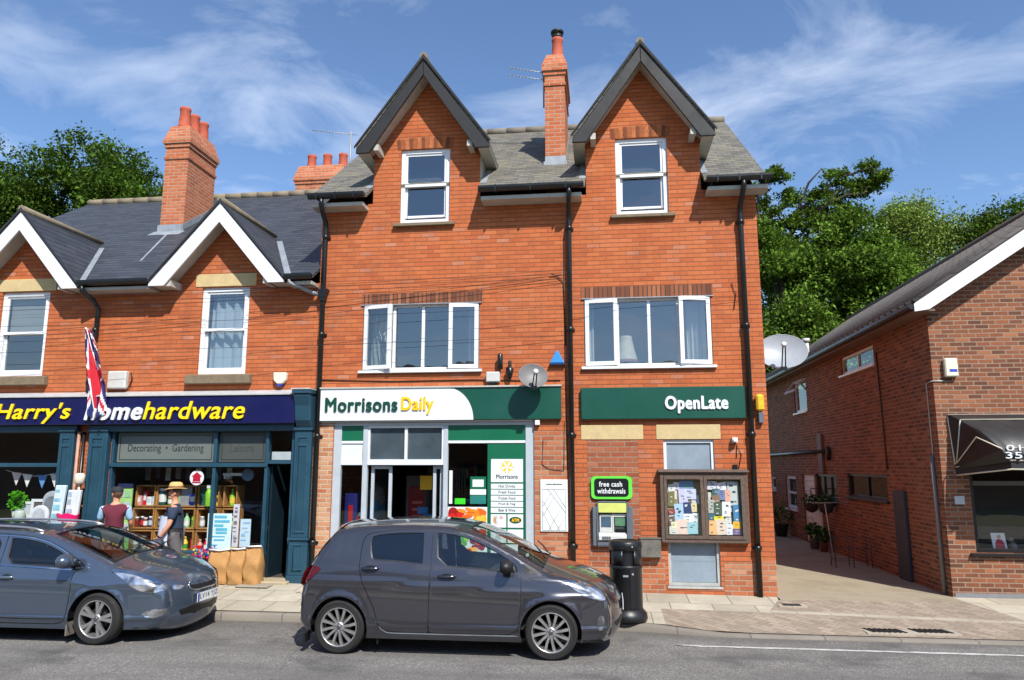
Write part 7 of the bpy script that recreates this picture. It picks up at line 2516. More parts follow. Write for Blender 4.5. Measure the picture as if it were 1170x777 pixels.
def car_common(cb, t, spec, paint):
    """body shell, doors, glass, wheels and interior from a spec"""
    sil = [(a, b) for a, b in cb.sil[:, :2]]
    bot = []
    x_front, x_rear = sil[-1][0], sil[0][0]
    zs_ = cb.zs
    ar = sorted(cb.arches, key=lambda q: -q[0])
    for (ax, az, R) in ar:
        a0 = math.asin((zs_ + .0 - az) / R)
        bot += [(ax + R * math.cos(a), az + R * math.sin(a)) for a in np.linspace(a0, math.pi - a0, 26)]
    outer = sil + bot
    if spec.get('sill'):
        pass
    union = spec['door_union']
    holes = [union]
    V, F, NN = lift(cb, outer, holes + spec.get('quarter', []), 0, .045)
    iw0, iw1 = idx(cb, spec['screen'][0]), idx(cb, spec['screen'][1])
    ir0, ir1 = spec['rear_i']
    ex = []
    a = top_strip(cb, 0, ir0); ex.append((*a, paint))
    a = top_strip(cb, ir1, iw0); ex.append((*a, paint))
    a = top_strip(cb, iw1, len(cb.sil) - 1); ex.append((*a, paint))
    for (i0, i1, tt) in ((ir0, ir1, .86), (iw0, iw1, .93)):
        a = top_strip(cb, i0, i1, -1, -tt, 3); ex.append((*a, paint))
        a = top_strip(cb, i0, i1, tt, 1, 3); ex.append((*a, paint))
    body = normal_mesh('body', V, F, NN, paint, t, ex)
    V, F, NN = top_strip(cb, iw0, iw1, -.93, .93, 24, -.006); normal_mesh('windscreen', V, F, NN, M_CGLASS, t)
    V, F, NN = top_strip(cb, ir0, ir1, -.86, .86, 20, -.006); normal_mesh('rear_window', V, F, NN, M_CGLASSD, t)
    m = MB()   # black screen surround
    for (i0, i1, tt) in ((iw0, iw1, .93),):
        for s_ in (-1, 1):
            V, F, NN = top_strip(cb, i0, i1, s_ * (tt - .035), s_ * (tt + .005), 2, .004); m.add(V, F, 0, True)
        V, F, NN = top_strip(cb, i1 - 1, i1, -.93, .93, 20, .004); m.add(V, F, 0, True)
        V, F, NN = top_strip(cb, i0, i0 + 1, -.93, .93, 20, .004); m.add(V, F, 0, True)
    part('screen_surround', m, M_PLAST, t, recalc=False)
    for nm, dpoly, win, gmat, far in spec['doors']:
        for sd in (-1, 1):
            d = lifted('door', cb, dpoly, [win], paint, t, 0, .045, (sd,))
            wi = [(x, z) for x, z in win]
            g = lifted('side_window', cb, wi, (), gmat, d, -.012, .06, (sd,))
            mm = MB()
            P = np.array(win)
            c0 = P.mean(0)
            k = len(P)
            y0_ = cb.Y(P[:, 0], P[:, 1])
            Q = P + (c0 - P) / np.linalg.norm(c0 - P, axis=1)[:, None] * spec.get('seal', .014)
            yq = cb.Y(Q[:, 0], Q[:, 1])
            vs = [(a[0], sd * (b + .001), a[1]) for a, b in zip(P, y0_)] + [(a[0], sd * (b - .006), a[1]) for a, b in zip(Q, yq)]
            mm.add(vs, [(i, (i + 1) % k, k + (i + 1) % k, k + i) for i in range(k)], 0, True)
            part('window_seal', mm, spec.get('sealmat', M_PLAST), d, recalc=False)
            hx, hz = nm
            mm = MB()
            yy = cb.Y(np.array([hx]), np.array([hz]))[0]
            mm.prism(circle(hx, hz, .035, 16, 2.3), sd * (yy + .0015), sd * (yy - .004))
            h = part('handle_recess', mm, M_PLAST, d)
            mm = MB()
            pts = []
            for q in np.linspace(-.105, .105, 9):
                pts.append((hx + q, sd * (yy + .012 + .022 * (1 - (q / .105) ** 2)), hz + .004 - .15 * q * 0))
            mm.tube(pts, [.012] + [.018] * 7 + [.012], 8)
            part('handle', mm, spec['handlemat'], d)
    arch_liner(cb, t, cb.arches, cb.W - .32)
    m = MB()   # floor pan, bulkheads
    m.box(x_rear + .1, x_front - .12, -cb.W + .12, cb.W - .12, .19, .22)
    part('underbody', m, M_PLAST, t)
    m = MB()
    sx_ = spec['seats']
    for y in (-.37, .37):
        seat(m, sx_[0], y)
    seat(m, sx_[1], -.37, .5); seat(m, sx_[1], .37, .5); seat(m, sx_[1], 0, .3)
    part('seats', m, M_SEAT, t)
    m = MB()
    dx = spec['dash']
    m.prism([(dx - .35, .72), (dx - .30, .86), (dx + .1, .92), (dx + .28, .90), (dx + .28, .3), (dx - .2, .3)], -cb.W + .17, cb.W - .17)
    part('dashboard', m, pm('dark_dashboard', (44, 43, 44), .75, .1, 8), t)
    m = MB()
    c = Vector((dx - .42, -.37, .80)); ax_ = Vector((-.9, 0, .42)).normalized(); u = Vector((0, 1, 0)); v = ax_.cross(u)
    m.tube([c + (u * math.cos(q) + v * math.sin(q)) * .18 for q in np.linspace(0, 2 * math.pi, 25)], .014, 6)
    m.tube([c - u * .17, c + u * .17], .016, 6); m.tube([c, c - v * .17], .016, 6); m.tube([c, c - ax_ * -.25 + Vector((.2, 0, -.1))], .03, 6)
    part('steering_wheel', m, M_PLAST, t)
    for (ax, az, R), st in zip(cb.arches, ('r', 'f')):
        for sd in (-1, 1):
            wheel(t, ax, sd * (cb.W - .105), sd, spec['R'], spec['wd'], spec['Rr'], spec['spokes'], spec['style'])
    return body


def mirror(cb, t, x, z, mat, glassmat, mount=.0, scale=1.0):
    for sd in (-1, 1):
        y = cb.Y(np.array([x]), np.array([z]))[0]
        m = MB()
        for i in range(1):
            m.ball((x, sd * (y + .15 * scale), z + .05 * scale), 1.0, 16, 12, sq=(.095 * scale, .125 * scale, .082 * scale))
        m.v = [(a if a > x - .055 * scale else x - .055 * scale, b, c) for a, b, c in m.v]
        o = part('wing_mirror', m, mat, t, recalc=False)
        m = MB(); m.tube([(x + .02, sd * (y - .02), z - .02), (x, sd * (y + .10), z + .005)], [.04, .028], 8); part('stalk', m, M_PLAST, o)
        m = MB(); m.prism(circle(0, 0, .066 * scale, 18, 1.4), -.001, .001); m.v = [(x - .0555 * scale - .003, sd * (y + .15 * scale) + a, z + .05 * scale + c) for a, b, c in m.v]
        part('mirror_glass', m, M_CHROME, o)


def nose(cb, poly, off=.006, step=.05):
    """patch in front view (y, z) laid on the nose of the car"""
    f0 = int(np.argmax(cb.sil[:, 0] > cb.sil[:, 0].max() - .45))
    S = cb.sil[f0:]; Wd = cb.w[f0:]
    o = np.argsort(S[:, 1])
    ys = [p[0] for p in poly]; zs_ = [p[1] for p in poly]
    ex = []
    for i in range(1, int((max(ys) - min(ys)) / step) + 1):
        for j in range(1, int((max(zs_) - min(zs_)) / step) + 1):
            q = (min(ys) + i * step, min(zs_) + j * step)
            if inpoly(q[0], q[1], poly):
                ex.append(q)
    vs, fs = cdt(poly, (), ex)
    out = []
    for y, z in vs:
        x = np.interp(z, S[o, 1], S[o, 0]); c = np.interp(z, S[o, 1], S[o, 2]); w_ = np.interp(z, S[o, 1], Wd[o])
        t_ = min(1, abs(y) / w_)
        out.append((x + c * (1 - t_ ** 2.4) + off, y, z))
    return out, fs


def nose_x(cb, y, z):
    v, _ = nose(cb, [(y - .01, z - .01), (y + .01, z - .01), (y + .01, z + .01), (y - .01, z + .01)], 0, 1)
    return sum(p[0] for p in v) / len(v)


# ---- the small dark grey hatchback in front of the brick building
PA = paint_mat('dark_grey_metallic', (78, 78, 85), .7)
K1 = [(-.44, .20, .05, .07), (-.555, .30, .07, .10), (-.60, .45, .10, .13), (-.605, .62, .11, .14), (-.57, .74, .12, .12), (-.53, .86, .13, .10), (-.46, 1.00, .13, .09), (-.33, 1.18, .11, .07), (-.18, 1.355, .08, .05), (-.12, 1.41, .06, .05), (.05, 1.44, .05, .07), (.4, 1.472, .045, .09), (.8, 1.482, .045, .09), (1.2, 1.465, .05, .08), (1.48, 1.42, .055, .06), (1.75, 1.32, .07, .05), (2.05, 1.17, .09, .05), (2.3, 1.035, .10, .05), (2.45, .965, .09, .06), (2.7, .905, .07, .08), (2.95, .835, .07, .09), (3.12, .765, .08, .09), (3.21, .69, .10, .10), (3.25, .58, .12, .13), (3.255, .45, .13, .14), (3.24, .33, .13, .12), (3.18, .22, .11, .08), (3.08, .18, .08, .06)]
ARC1 = [(0.0, .305, .352), (2.51, .305, .352)]
K1 = [(x + (.045 if x < -.4 else (.02 if x < -.1 else 0)) - (.05 if x > 3.1 else (.025 if x > 2.8 else 0)), z, c, r) for x, z, c, r in K1]
belt1 = lambda x: np.interp(x, [-.6, .3, 2.2, 3.3], [.98, 1.03, .90, .86])
cb1 = CarBody(K1, .8475, belt1, (2.2, 3.3, .16), (.2, -.65, .12), .19, ARC1, .30,
              [(lambda x: np.interp(x, [-.6, .3, 2.2, 3.3], [.84, .83, .74, .66]), .014, .026), (lambda x: np.interp(x, [-.6, 3.3], [.36, .34]), .018, .03)])
t = thing('hatchback_car', 'dark grey metallic hatchback car parked outside the green-fronted shop', 'car', (-3.15, -2.76, 0))
ORG[t.name] = (0, 0, 0)
car1 = t
uni1 = chaikin([(2.125, .265), (2.155, .45), (2.17, .75), (2.168, .95), (2.13, 1.085), (1.9, 1.215), (1.65, 1.33), (1.42, 1.40), (1.1, 1.425), (.7, 1.425), (.42, 1.40), (.24, 1.355), (.215, 1.2), (.215, 1.0), (.25, .86), (.33, .70), (.41, .56), (.455, .42), (.49, .33), (.56, .268), (1.0, .262), (1.6, .262)], 2)
g_ = .005
d_front = chaikin([(2.12, .272), (2.15, .45), (2.164, .75), (2.162, .95), (2.125, 1.078), (1.9, 1.207), (1.65, 1.322), (1.42, 1.393), (1.103, 1.418), (1.088, 1.418), (1.088, 1.0), (1.088, .6), (1.088, .28), (1.10, .27), (1.6, .269)], 2)
d_rear = chaikin([(1.078, .28), (1.078, .6), (1.078, 1.0), (1.078, 1.418), (1.06, 1.419), (.7, 1.418), (.425, 1.393), (.248, 1.35), (.222, 1.2), (.222, 1.0), (.257, .864), (.336, .704), (.416, .564), (.461, .424), (.496, .337), (.563, .275), (1.0, .269), (1.065, .269)], 2)
w_rear = chaikin([(.345, 1.085), (.31, 1.33), (.45, 1.365), (.7, 1.385), (.965, 1.385), (.975, 1.38), (.985, 1.04), (.98, 1.032), (.7, 1.05), (.4, 1.073)], 1)
w_front = chaikin([(1.16, 1.022), (1.13, 1.38), (1.14, 1.388), (1.40, 1.36), (1.62, 1.295), (1.85, 1.185), (2.04, 1.075), (2.10, 1.03), (2.13, .955), (2.08, .945), (1.6, .985)], 1)
spec1 = dict(door_union=uni1, doors=[((.36, .975), d_rear, w_rear, M_CGLASSD, 0), ((1.29, .898), d_front, w_front, M_CGLASS, 0)], screen=(1.5, 2.42), rear_i=None, seats=(1.05, .15), dash=1.95, R=.305, wd=.185, Rr=.218, spokes=12, style='multi', handlemat=pm('dark_chrome_handle', (96, 97, 102), .2, .05, 5, metal=.9), seal=.016)
ii = [i for i, q in enumerate(cb1.sil) if q[0] < 0 and 1.02 < q[1] < 1.37 and i < 40]
spec1['rear_i'] = (ii[0], ii[-1])
car_common(cb1, t, spec1, PA)
lifted('quarter_panel', cb1, chaikin([(2.19, .935), (2.19, 1.065), (2.22, 1.055), (2.40, .955), (2.39, .935)], 1), (), M_PLAST, t, .003, .05)
lifted('tail_lamp', cb1, chaikin([(-.555, .72), (-.44, .80), (-.26, .955), (-.30, .985), (-.42, 1.0), (-.50, .93)], 1), (), M_TAIL, t, .006, .03)
lifted('headlight', cb1, chaikin([(2.66, .865), (2.82, .852), (2.98, .80), (3.10, .735), (3.15, .66), (3.06, .655), (2.91, .70), (2.78, .78)], 1), (), M_LAMP, t, .006, .03)
strips('headlight_brow', cb1, [(2.66, .868), (2.82, .858), (2.98, .806), (3.09, .745)], .016, .009, M_CHROME, t)
strips('sill_strip', cb1, [(.50, .335), (.58, .262), (1.0, .255), (1.6, .255), (2.13, .258)], .012, .002, M_LEAD, t)
strips('lower_lip', cb1, [(2.62, .30), (2.75, .22), (3.1, .20)], .03, .001, M_PLAST, t)
strips('panel_gap', cb1, [(-.60, .66), (-.45, .66), (-.3, .655), (-.26, .58)], .007, .0012, M_PLAST, t)
strips('panel_gap', cb1, [(2.19, .93), (2.3, .88), (2.5, .85), (2.66, .86)], .006, .0012, M_PLAST, t)
strips('panel_gap', cb1, [(2.87, .56), (2.98, .60), (3.06, .66)], .006, .0012, M_PLAST, t)
mirror(cb1, t, 2.0, .985, M_PLAST, None, scale=.95)
m = MB(); V, F = nose(cb1, chaikin([(-.55, .42), (.55, .42), (.42, .24), (-.42, .24)], 1)); m.add(V, F, 0, True); part('lower_grille', m, M_PLAST, t, recalc=False)
m = MB(); V, F = nose(cb1, chaikin([(-.5, .70), (.5, .70), (.4, .66), (-.4, .66)], 1)); m.add(V, F, 0, True); part('upper_grille', m, M_PLAST, t, recalc=False)
lifted('fog_lamp', cb1, chaikin([(3.04, .33), (3.105, .33), (3.125, .47), (3.07, .50), (3.035, .42)], 1), (), M_LAMP, t, .005, .03)
strips('chrome_trim', cb1, [(3.165, .60), (3.195, .45), (3.18, .28), (3.11, .215)], .014, .006, M_CHROME, t)
m = MB(); xx = nose_x(cb1, 0, .53) + .012; m.box(xx, xx + .008, -.26, .26, .475, .585); part('number_plate', m, M_SWHITE, t)
for cb_, U, xp in ((cb1, uni1, 1.083),):
    strips('panel_gap', cb_, [U[i] for i in range(0, len(U), 2)] + [U[0]], .009, .0015, M_PLAST, t)
    strips('panel_gap', cb_, [(xp, .27), (xp, .6), (xp, 1.0), (xp, 1.42)], .009, .0015, M_PLAST, t)
i0 = idx(cb1, -.12)
m = MB(); V, F, NN = top_strip(cb1, i0 - 1, i0 + 2, -.92, .92, 20, .012); m.add(V, F, 0, True); part('roof_spoiler', m, PA, t, recalc=False)
m = MB()
for y in (-.28, .25):
    i = idx(cb1, 2.40); x, z = cb1.sil[i][:2]
    p0 = Vector((x + .02, y, z + .085)); p1 = Vector((x - .16, y + .5, z + .18))
    m.tube([p0, (p0 + p1) / 2 + Vector((0, 0, .015)), p1], .009, 6)
part('wiper', m, M_PLAST, t)
m = MB(); m.box(.0, .03, -cb1.W + .1, -cb1.W + .13, .1, .2); m.box(-.44, -.41, -cb1.W + .02, -cb1.W + .18, .12, .22); m.box(.46, .47, -.8, -.62, .12, .22); part('mud_flap', m, M_PLAST, t)

# ---- the blue-grey estate car at the left edge
PB = paint_mat('blue_grey_metallic', (88, 101, 119), .65)
K2 = [(-.80, .22, .05, .07), (-.90, .35, .07, .1), (-.93, .52, .10, .12), (-.93, .72, .10, .12), (-.90, .92, .1, .1), (-.82, 1.10, .09, .08), (-.68, 1.30, .07, .06), (-.58, 1.385, .05, .06), (-.3, 1.415, .045, .07), (.3, 1.435, .045, .08), (.9, 1.43, .045, .08), (1.4, 1.405, .05, .07), (1.75, 1.36, .055, .06), (2.05, 1.255, .07, .05), (2.35, 1.12, .09, .05), (2.62, .995, .10, .05), (2.78, .935, .09, .06), (3.0, .89, .075, .08), (3.2, .825, .08, .09), (3.36, .735, .11, .10), (3.43, .65, .135, .13), (3.455, .52, .15, .15), (3.455, .40, .155, .15), (3.43, .27, .14, .12), (3.37, .19, .12, .08), (3.26, .16, .09, .06)]
LOW = lambda P: [(q[0], .9 + (q[1] - .9) * .87 if q[1] > .9 else q[1], *q[2:]) for q in P]
K2 = LOW(K2)
ARC2 = [(0, .31, .36), (2.65, .31, .36)]
belt2 = lambda x: np.interp(x, [-.9, .5, 2.4, 3.4], [.98, .945, .89, .84])
cb2 = CarBody(K2, .89, belt2, (2.45, 3.5, .20), (.1, -.95, .13), .18, ARC2, .30,
              [(lambda x: np.interp(x, [-.9, 2.4, 3.4], [.80, .74, .70]), .012, .026), (lambda x: np.interp(x, [-.9, 3.4], [.33, .31]), .018, .03)])
t = thing('estate_car', 'blue-grey estate car with roof rails at the left edge, facing right', 'car', (-8.94, -2.66, 0))
ORG[t.name] = (0, 0, 0)
car2 = t
uni2 = LOW(chaikin([(2.245, .24), (2.27, .45), (2.275, .70), (2.27, .86), (2.40, .905), (2.42, .935), (2.2, 1.08), (1.95, 1.215), (1.72, 1.305), (1.4, 1.355), (.9, 1.375), (.4, 1.37), (.18, 1.32), (.12, 1.15), (.2, .9), (.34, .72), (.44, .55), (.49, .38), (.56, .245), (1.2, .235), (1.8, .235)], 2))
d2f = LOW(chaikin([(2.238, .247), (2.262, .45), (2.268, .70), (2.263, .865), (2.39, .91), (2.41, .935), (2.195, 1.073), (1.946, 1.207), (1.718, 1.297), (1.4, 1.347), (1.235, 1.354), (1.225, 1.354), (1.225, .9), (1.225, .5), (1.225, .25), (1.24, .242), (1.8, .242)], 2))
d2r = LOW(chaikin([(1.215, .25), (1.215, .5), (1.215, .9), (1.215, 1.354), (1.2, 1.358), (.9, 1.367), (.403, 1.362), (.186, 1.313), (.127, 1.15), (.206, .903), (.346, .724), (.447, .553), (.497, .383), (.565, .252), (1.2, .242)], 2))
w2r = LOW(chaikin([(.30, 1.0), (.24, 1.27), (.42, 1.32), (.9, 1.33), (1.15, 1.322), (1.16, .965), (1.14, .955), (.5, .975)], 1))
w2f = LOW(chaikin([(1.29, .955), (1.275, 1.31), (1.29, 1.315), (1.45, 1.305), (1.70, 1.262), (1.93, 1.175), (2.18, 1.04), (2.37, .935), (2.36, .92), (2.2, .912), (1.7, .935)], 1))
spec2 = dict(door_union=uni2, doors=[((.42, .90), d2r, w2r, M_CGLASSD, 0), ((1.38, .79), d2f, w2f, M_CGLASS, 0)], screen=(1.78, 2.72), rear_i=None, seats=(1.15, .2), dash=2.15, R=.31, wd=.2, Rr=.222, spokes=5, style='twin', handlemat=M_CHROME, seal=.022, sealmat=M_PLAST)
ii = [i for i, q in enumerate(cb2.sil) if q[0] < -.3 and .95 < q[1] < 1.36 and i < 40]
spec2['rear_i'] = (ii[0], ii[-1])
car_common(cb2, t, spec2, PB)
strips('chrome_trim', cb2, LOW([(.30, .975), (.7, .955), (1.25, .938), (1.8, .912), (2.2, .892), (2.38, .905)]), .017, .005, M_CHROME, t)
strips('chrome_trim', cb2, LOW([(.3, 1.32), (.45, 1.34), (.9, 1.348), (1.4, 1.335), (1.72, 1.285), (1.95, 1.197), (2.2, 1.062), (2.41, .928)]), .014, .005, M_CHROME, t)
strips('sill_strip', cb2, [(.56, .315), (1.2, .30), (1.9, .30), (2.22, .31)], .01, .003, M_PLAST, t)
lifted('headlight', cb2, [(2.80, .868), (2.92, .862), (3.04, .84), (3.15, .808), (3.25, .768), (3.33, .738), (3.37, .72), (3.40, .69), (3.425, .655), (3.41, .635), (3.34, .618), (3.26, .615), (3.16, .64), (3.05, .70), (2.93, .79)], (), M_LAMP, t, .006, .03)
strips('headlight_brow', cb2, [(2.78, .885), (3.0, .862), (3.22, .795), (3.37, .715)], .03, .009, M_CHROME, t)
W_ = float(np.interp(.69, cb2.sil[::-1][:12, 1], cb2.w[::-1][:12]))
for s_ in (-1, 1):
    q = [(s_ * W_ , .725), (s_ * .49, .712), (s_ * .41, .69), (s_ * .40, .65), (s_ * .46, .62), (s_ * .54, .62), (s_ * W_, .645)]
    m = MB(); V, F = nose(cb2, q); m.add(V, F, 0, True); part('headlight', m, M_LAMP, t, recalc=False)
lifted('fog_lamp', cb2, [(3.20, .36), (3.25, .40), (3.34, .42), (3.44, .415), (3.447, .34), (3.35, .315), (3.25, .33)], (), M_LAMP, t, .005, .03)
gr_ = chaikin([(-.34, .665), (-.25, .70), (0, .705), (.25, .70), (.34, .665), (.33, .60), (.22, .575), (0, .585), (-.22, .575), (-.33, .60)], 1)
m = MB(); V, F = nose(cb2, gr_, .012); m.add(V, F, 0, True); part('grille', m, pm('grille_black', (14, 14, 15), .45, .3, 60, .6), t, recalc=False)
m = MB(); P = [Vector((nose_x(cb2, y, z) + .014, y, z)) for y, z in gr_]; m.tube(P + [P[0]], .011, 6); part('grille_surround', m, M_CHROME, t, recalc=False)
m = MB(); V, F = nose(cb2, chaikin([(-.50, .40), (.50, .40), (.42, .27), (-.42, .27)], 1), .010); m.add(V, F, 0, True); part('lower_grille', m, pm('grille_black', (14, 14, 15)), t, recalc=False)
m = MB(); xx = nose_x(cb2, 0, .48) + .014; m.box(xx, xx + .008, -.26, .26, .425, .535); part('number_plate', m, M_SWHITE, t)
plate = [o for o in t.children if o.name.startswith('number_plate')][0]
m = MB(); m.box(xx + .0082, xx + .0095, -.258, -.215, .428, .532); part('blue_band', m, pm('plate_blue', (20, 60, 160), .4), plate)
part('characters', text_mb('LV14 YJZ', -.20, .245, .438, .522, 0, .0015, .02, 0, ux=(0, 1, 0), uz=(0, 0, 1), org=(xx + .0082, 0, 0), nrm=(1, 0, 0)), pm('plate_black', (14, 14, 14), .4), plate)
m = MB(); c = nose_x(cb2, 0, .755); m.lathe([(.05, -.004), (.052, .004), (.03, .008)], (0, 0, 0), 20, 'x'); m.v = [(c + .012 + a * 1.0 - (z_ * .5), y * 1.25, .745 + z_ * .7) for a, y, z_ in m.v]; part('badge', m, M_CHROME, t, recalc=False)
strips('panel_gap', cb2, [uni2[i] for i in range(0, len(uni2), 2)] + [uni2[0]], .009, .0015, M_PLAST, t)
strips('panel_gap', cb2, [(1.22, .25), (1.22, .6), (1.22, .9), (1.22, 1.29)], .009, .0015, M_PLAST, t)
for sd in (-1, 1):
    m = MB()
    pts = []
    for x in np.linspace(-.45, 1.62, 16):
        i = idx(cb2, x); z = cb2.sil[i][1]
        e = min(1, min(x + .45, 1.62 - x) / .18)
        pts.append((x, sd * (cb2.w[i] - .045), z + .010 + .025 * e))
    m.tube(pts, .016, 8)
    part('roof_rail', m, M_ALLOY, t, recalc=False)
mirror(cb2, t, 2.24, .955, PB, None, scale=1.1)
lifted('tail_lamp', cb2, chaikin([(-.88, .75), (-.70, .80), (-.60, .95), (-.72, 1.05), (-.84, .98)], 1), (), M_TAIL, t, .006, .03)
m = MB(); m.box(2.25, 2.27, -.87, -.72, .10, .26); part('mud_flap', m, pm('dusty_flap', (110, 104, 96), .9), t)
m = MB()
for y in (-.3, .3):
    i = idx(cb2, 2.70); x, z = cb2.sil[i][:2]
    p0 = Vector((x + .03, y - .1, z + .095)); p1 = Vector((x - .10, y + .45, z + .15))
    m.tube([p0, (p0 + p1) / 2 + Vector((0, 0, .012)), p1], .009, 6)
part('wiper', m, M_PLAST, t)
# ------------------------------------------------------------------ two people on the pavement
def skin_mesh(name, nodes, edges, mat, parent, levels=2, root=0):
    """one continuous surface grown over a skeleton: nodes = (x, y, z, radius[, radius2])"""
    me = bpy.data.meshes.new(name)
    me.from_pydata([n[:3] for n in nodes], edges, [])
    o = bpy.data.objects.new(name, me)
    COL.objects.link(o)
    md = o.modifiers.new('skin', 'SKIN')
    sv = me.skin_vertices[0].data if me.skin_vertices else None
    if sv is None:
        bm = bmesh.new(); bm.from_mesh(me); bm.verts.layers.skin.verify(); bm.to_mesh(me); bm.free()
        sv = me.skin_vertices[0].data
    for i, n in enumerate(nodes):
        sv[i].radius = (n[3], n[4] if len(n) > 4 else n[3])
        sv[i].use_root = (i == root)
    md.use_smooth_shade = True
    md.branch_smoothing = .3
    sb = o.modifiers.new('sub', 'SUBSURF'); sb.levels = levels; sb.render_levels = levels
    dg = bpy.context.evaluated_depsgraph_get()
    me2 = bpy.data.meshes.new_from_object(o.evaluated_get(dg))
    bpy.data.objects.remove(o); bpy.data.meshes.remove(me)
    me2.name = name
    me2.materials.clear(); me2.materials.append(mat)
    me2.polygons.foreach_set('use_smooth', [True] * len(me2.polygons))
    q = bpy.data.objects.new(name, me2)
    link(q, parent)
    return q


M_SKIN = pm('sunlit_skin', (206, 142, 112), .55, .08, 10)  # plain skin colour with slight mottling
M_HAIR = pm('brown_hair', (96, 66, 46), .7, .3, 40, .4)


def person(lab, loc, facing, H, arms, gait, head_yaw, shirt, sleeves, shorts, build=1.0):
    """local frame: +x is the way the person faces; s = -1 right, +1 left"""
    t = thing('person', lab, 'person', loc)
    ORG[t.name] = (0, 0, 0)
    t.rotation_euler = (0, 0, facing)
    k = H / 1.78
    b = build
    N, E = [], []

    def nd(x, y, z, r, r2=None, to=None):
        N.append((x * k, y * k, z * k, r * k, (r2 or r) * k))
        if to is not None:
            E.append((to, len(N) - 1))
        return len(N) - 1
    pel = nd(0, 0, .95, .135 * b, .15 * b)
    bel = nd(.035 * b, 0, 1.08, .135 * b, .16 * b, pel)
    chs = nd(.02, 0, 1.27, .125 * b, .17 * b, bel)
    sho = nd(0, 0, 1.42, .085, .12 * b, chs)
    nek = nd(.01, 0, 1.50, .055, .058, sho)
    hed0 = nd(.025, 0, 1.57, .06, .06, nek)
    hed1 = nd(.03, 0, 1.66, .085, .078, hed0)
    hed2 = nd(.02, 0, 1.74, .062, .06, hed1)
    hands = {}
    for s in (-1, 1):
        sw, bend, out = arms[s]
        s0 = nd(0, s * .17 * b, 1.405, .062, .062, sho)
        el = Vector((math.sin(sw) * .28, s * (.215 * b + out), 1.40 - math.cos(sw) * .28))
        e0 = nd(el.x, el.y, el.z, .044, .044, s0)
        fa = sw + bend
        wr = el + Vector((math.sin(fa) * .25, -s * .01, -math.cos(fa) * .25))
        w0 = nd(wr.x, wr.y, wr.z, .027, .030, e0)
        d = (wr - el).normalized()
        pm__ = wr + d * .075
        p0 = nd(pm__.x, pm__.y, pm__.z, .024, .034, w0)
        fwd = Vector((d.z, 0, -d.x)) * -1
        for f, (off, ln) in enumerate(((-.027, .075), (-.009, .085), (.009, .08), (.027, .062))):
            kx = pm__ + fwd * -off * .9 + d * ln * .55 + Vector((0, -s * .012, 0))
            tx = kx + d * ln * .4 + Vector((0, -s * .022, 0))
            a = nd(kx.x, kx.y, kx.z, .0095, .0095, p0); nd(tx.x, tx.y, tx.z, .008, .008, a)
        th = wr + d * .045 + fwd * .04 + Vector((0, -s * .015, 0)); a = nd(th.x, th.y, th.z, .011, .011, w0)
        th2 = th + d * .035 + fwd * .012; nd(th2.x, th2.y, th2.z, .009, .009, a)
        hands[s] = (wr, el, s0)
        hp = nd(0, s * .085, .92, .098, .105, pel)
        lg, kb_ = gait[s]
        kn = Vector((math.sin(lg) * .43, s * .095, .90 - math.cos(lg) * .43)); k0 = nd(kn.x, kn.y, kn.z, .062, .064, hp)
        an = kn + Vector((math.sin(lg - kb_) * .41, 0, -math.cos(lg - kb_) * .41)); cf = kn * .6 + an * .4
        c0 = nd(cf.x - .012, cf.y, cf.z, .056, .056, k0); a0 = nd(an.x, an.y, an.z, .036, .036, c0)
        nd(an.x + .15, an.y + s * .02, max(.04, an.z - .045), .032, .042, a0)
    # drop so that the lower foot rests on the pavement
    low = min(n[2] - n[3] for n in N)
    N = [(a, b_, c - low, r, r2) for a, b_, c, r, r2 in N]
    dz = -low
    slim = {pel, bel, chs, sho} | {hands[q][2] for q in hands}
    body = skin_mesh('body', [(a, b_, c, r * .8, r2 * .8) if i in slim else (a, b_, c, r, r2) for i, (a, b_, c, r, r2) in enumerate(N)], E, M_SKIN, t)
    R = Matrix.Rotation(head_yaw, 4, 'Z')
    hc = Vector(N[hed1][:3])
    HM = lambda p: tuple(hc + R.to_3x3() @ Vector(p))
    m = MB()   # face: nose, ears, brow, eyes, lips on the head
    m.ball((0, 0, 0), .1, 18, 12, sq=(.98, .80, 1.12))
    m.ball((.092, 0, -.012), .02, 10, 6, sq=(.9, .75, 1.3))
    for s in (-1, 1):
        m.ball((.0, s * .083, -.015), .03, 8, 6, sq=(.6, .35, 1))
        m.ball((.085, s * .033, .02), .012, 8, 6, m=1, sq=(.6, 1.2, .6))
        m.ball((.086, s * .033, .042), .012, 8, 4, m=2, sq=(.5, 1.8, .4))
    m.ball((.083, 0, -.058), .016, 8, 4, m=3, sq=(.5, 1.5, .4))
    m.ball((.05, 0, -.085), .045, 10, 6, sq=(.9, .9, .7))
    m.v = [HM((a * k, b_ * k, c * k)) for a, b_, c in m.v]
    part('face', m, [M_SKIN, pm('eye_dark', (40, 34, 32), .3), M_HAIR, pm('lip', (160, 90, 84), .5)], t, recalc=False)
    m = MB()
    m.ball((-.014, 0, .012), .104, 18, 10, sq=(.98, .86, 1.08))
    keep = []
    m.v = [HM((a * k, b_ * k, c * k)) for a, b_, c in m.v]
    fs, mi, sm_ = [], [], []
    for f, mm, ss in zip(m.f, m.mi, m.sm):
        c_ = sum((Vector(m.v[i]) for i in f), Vector()) / len(f)
        l = R.to_3x3().transposed() @ (c_ - hc)
        if l.x < .035 * k and l.z > -.06 * k - .6 * l.x * 0 and not (l.z < 0 and l.x > -.01):
            fs.append(f); mi.append(mm); sm_.append(ss)
    m.f, m.mi, m.sm = fs, mi, sm_
    part('hair', m, M_HAIR, t, recalc=False)
    # shirt
    S, SE = [], []

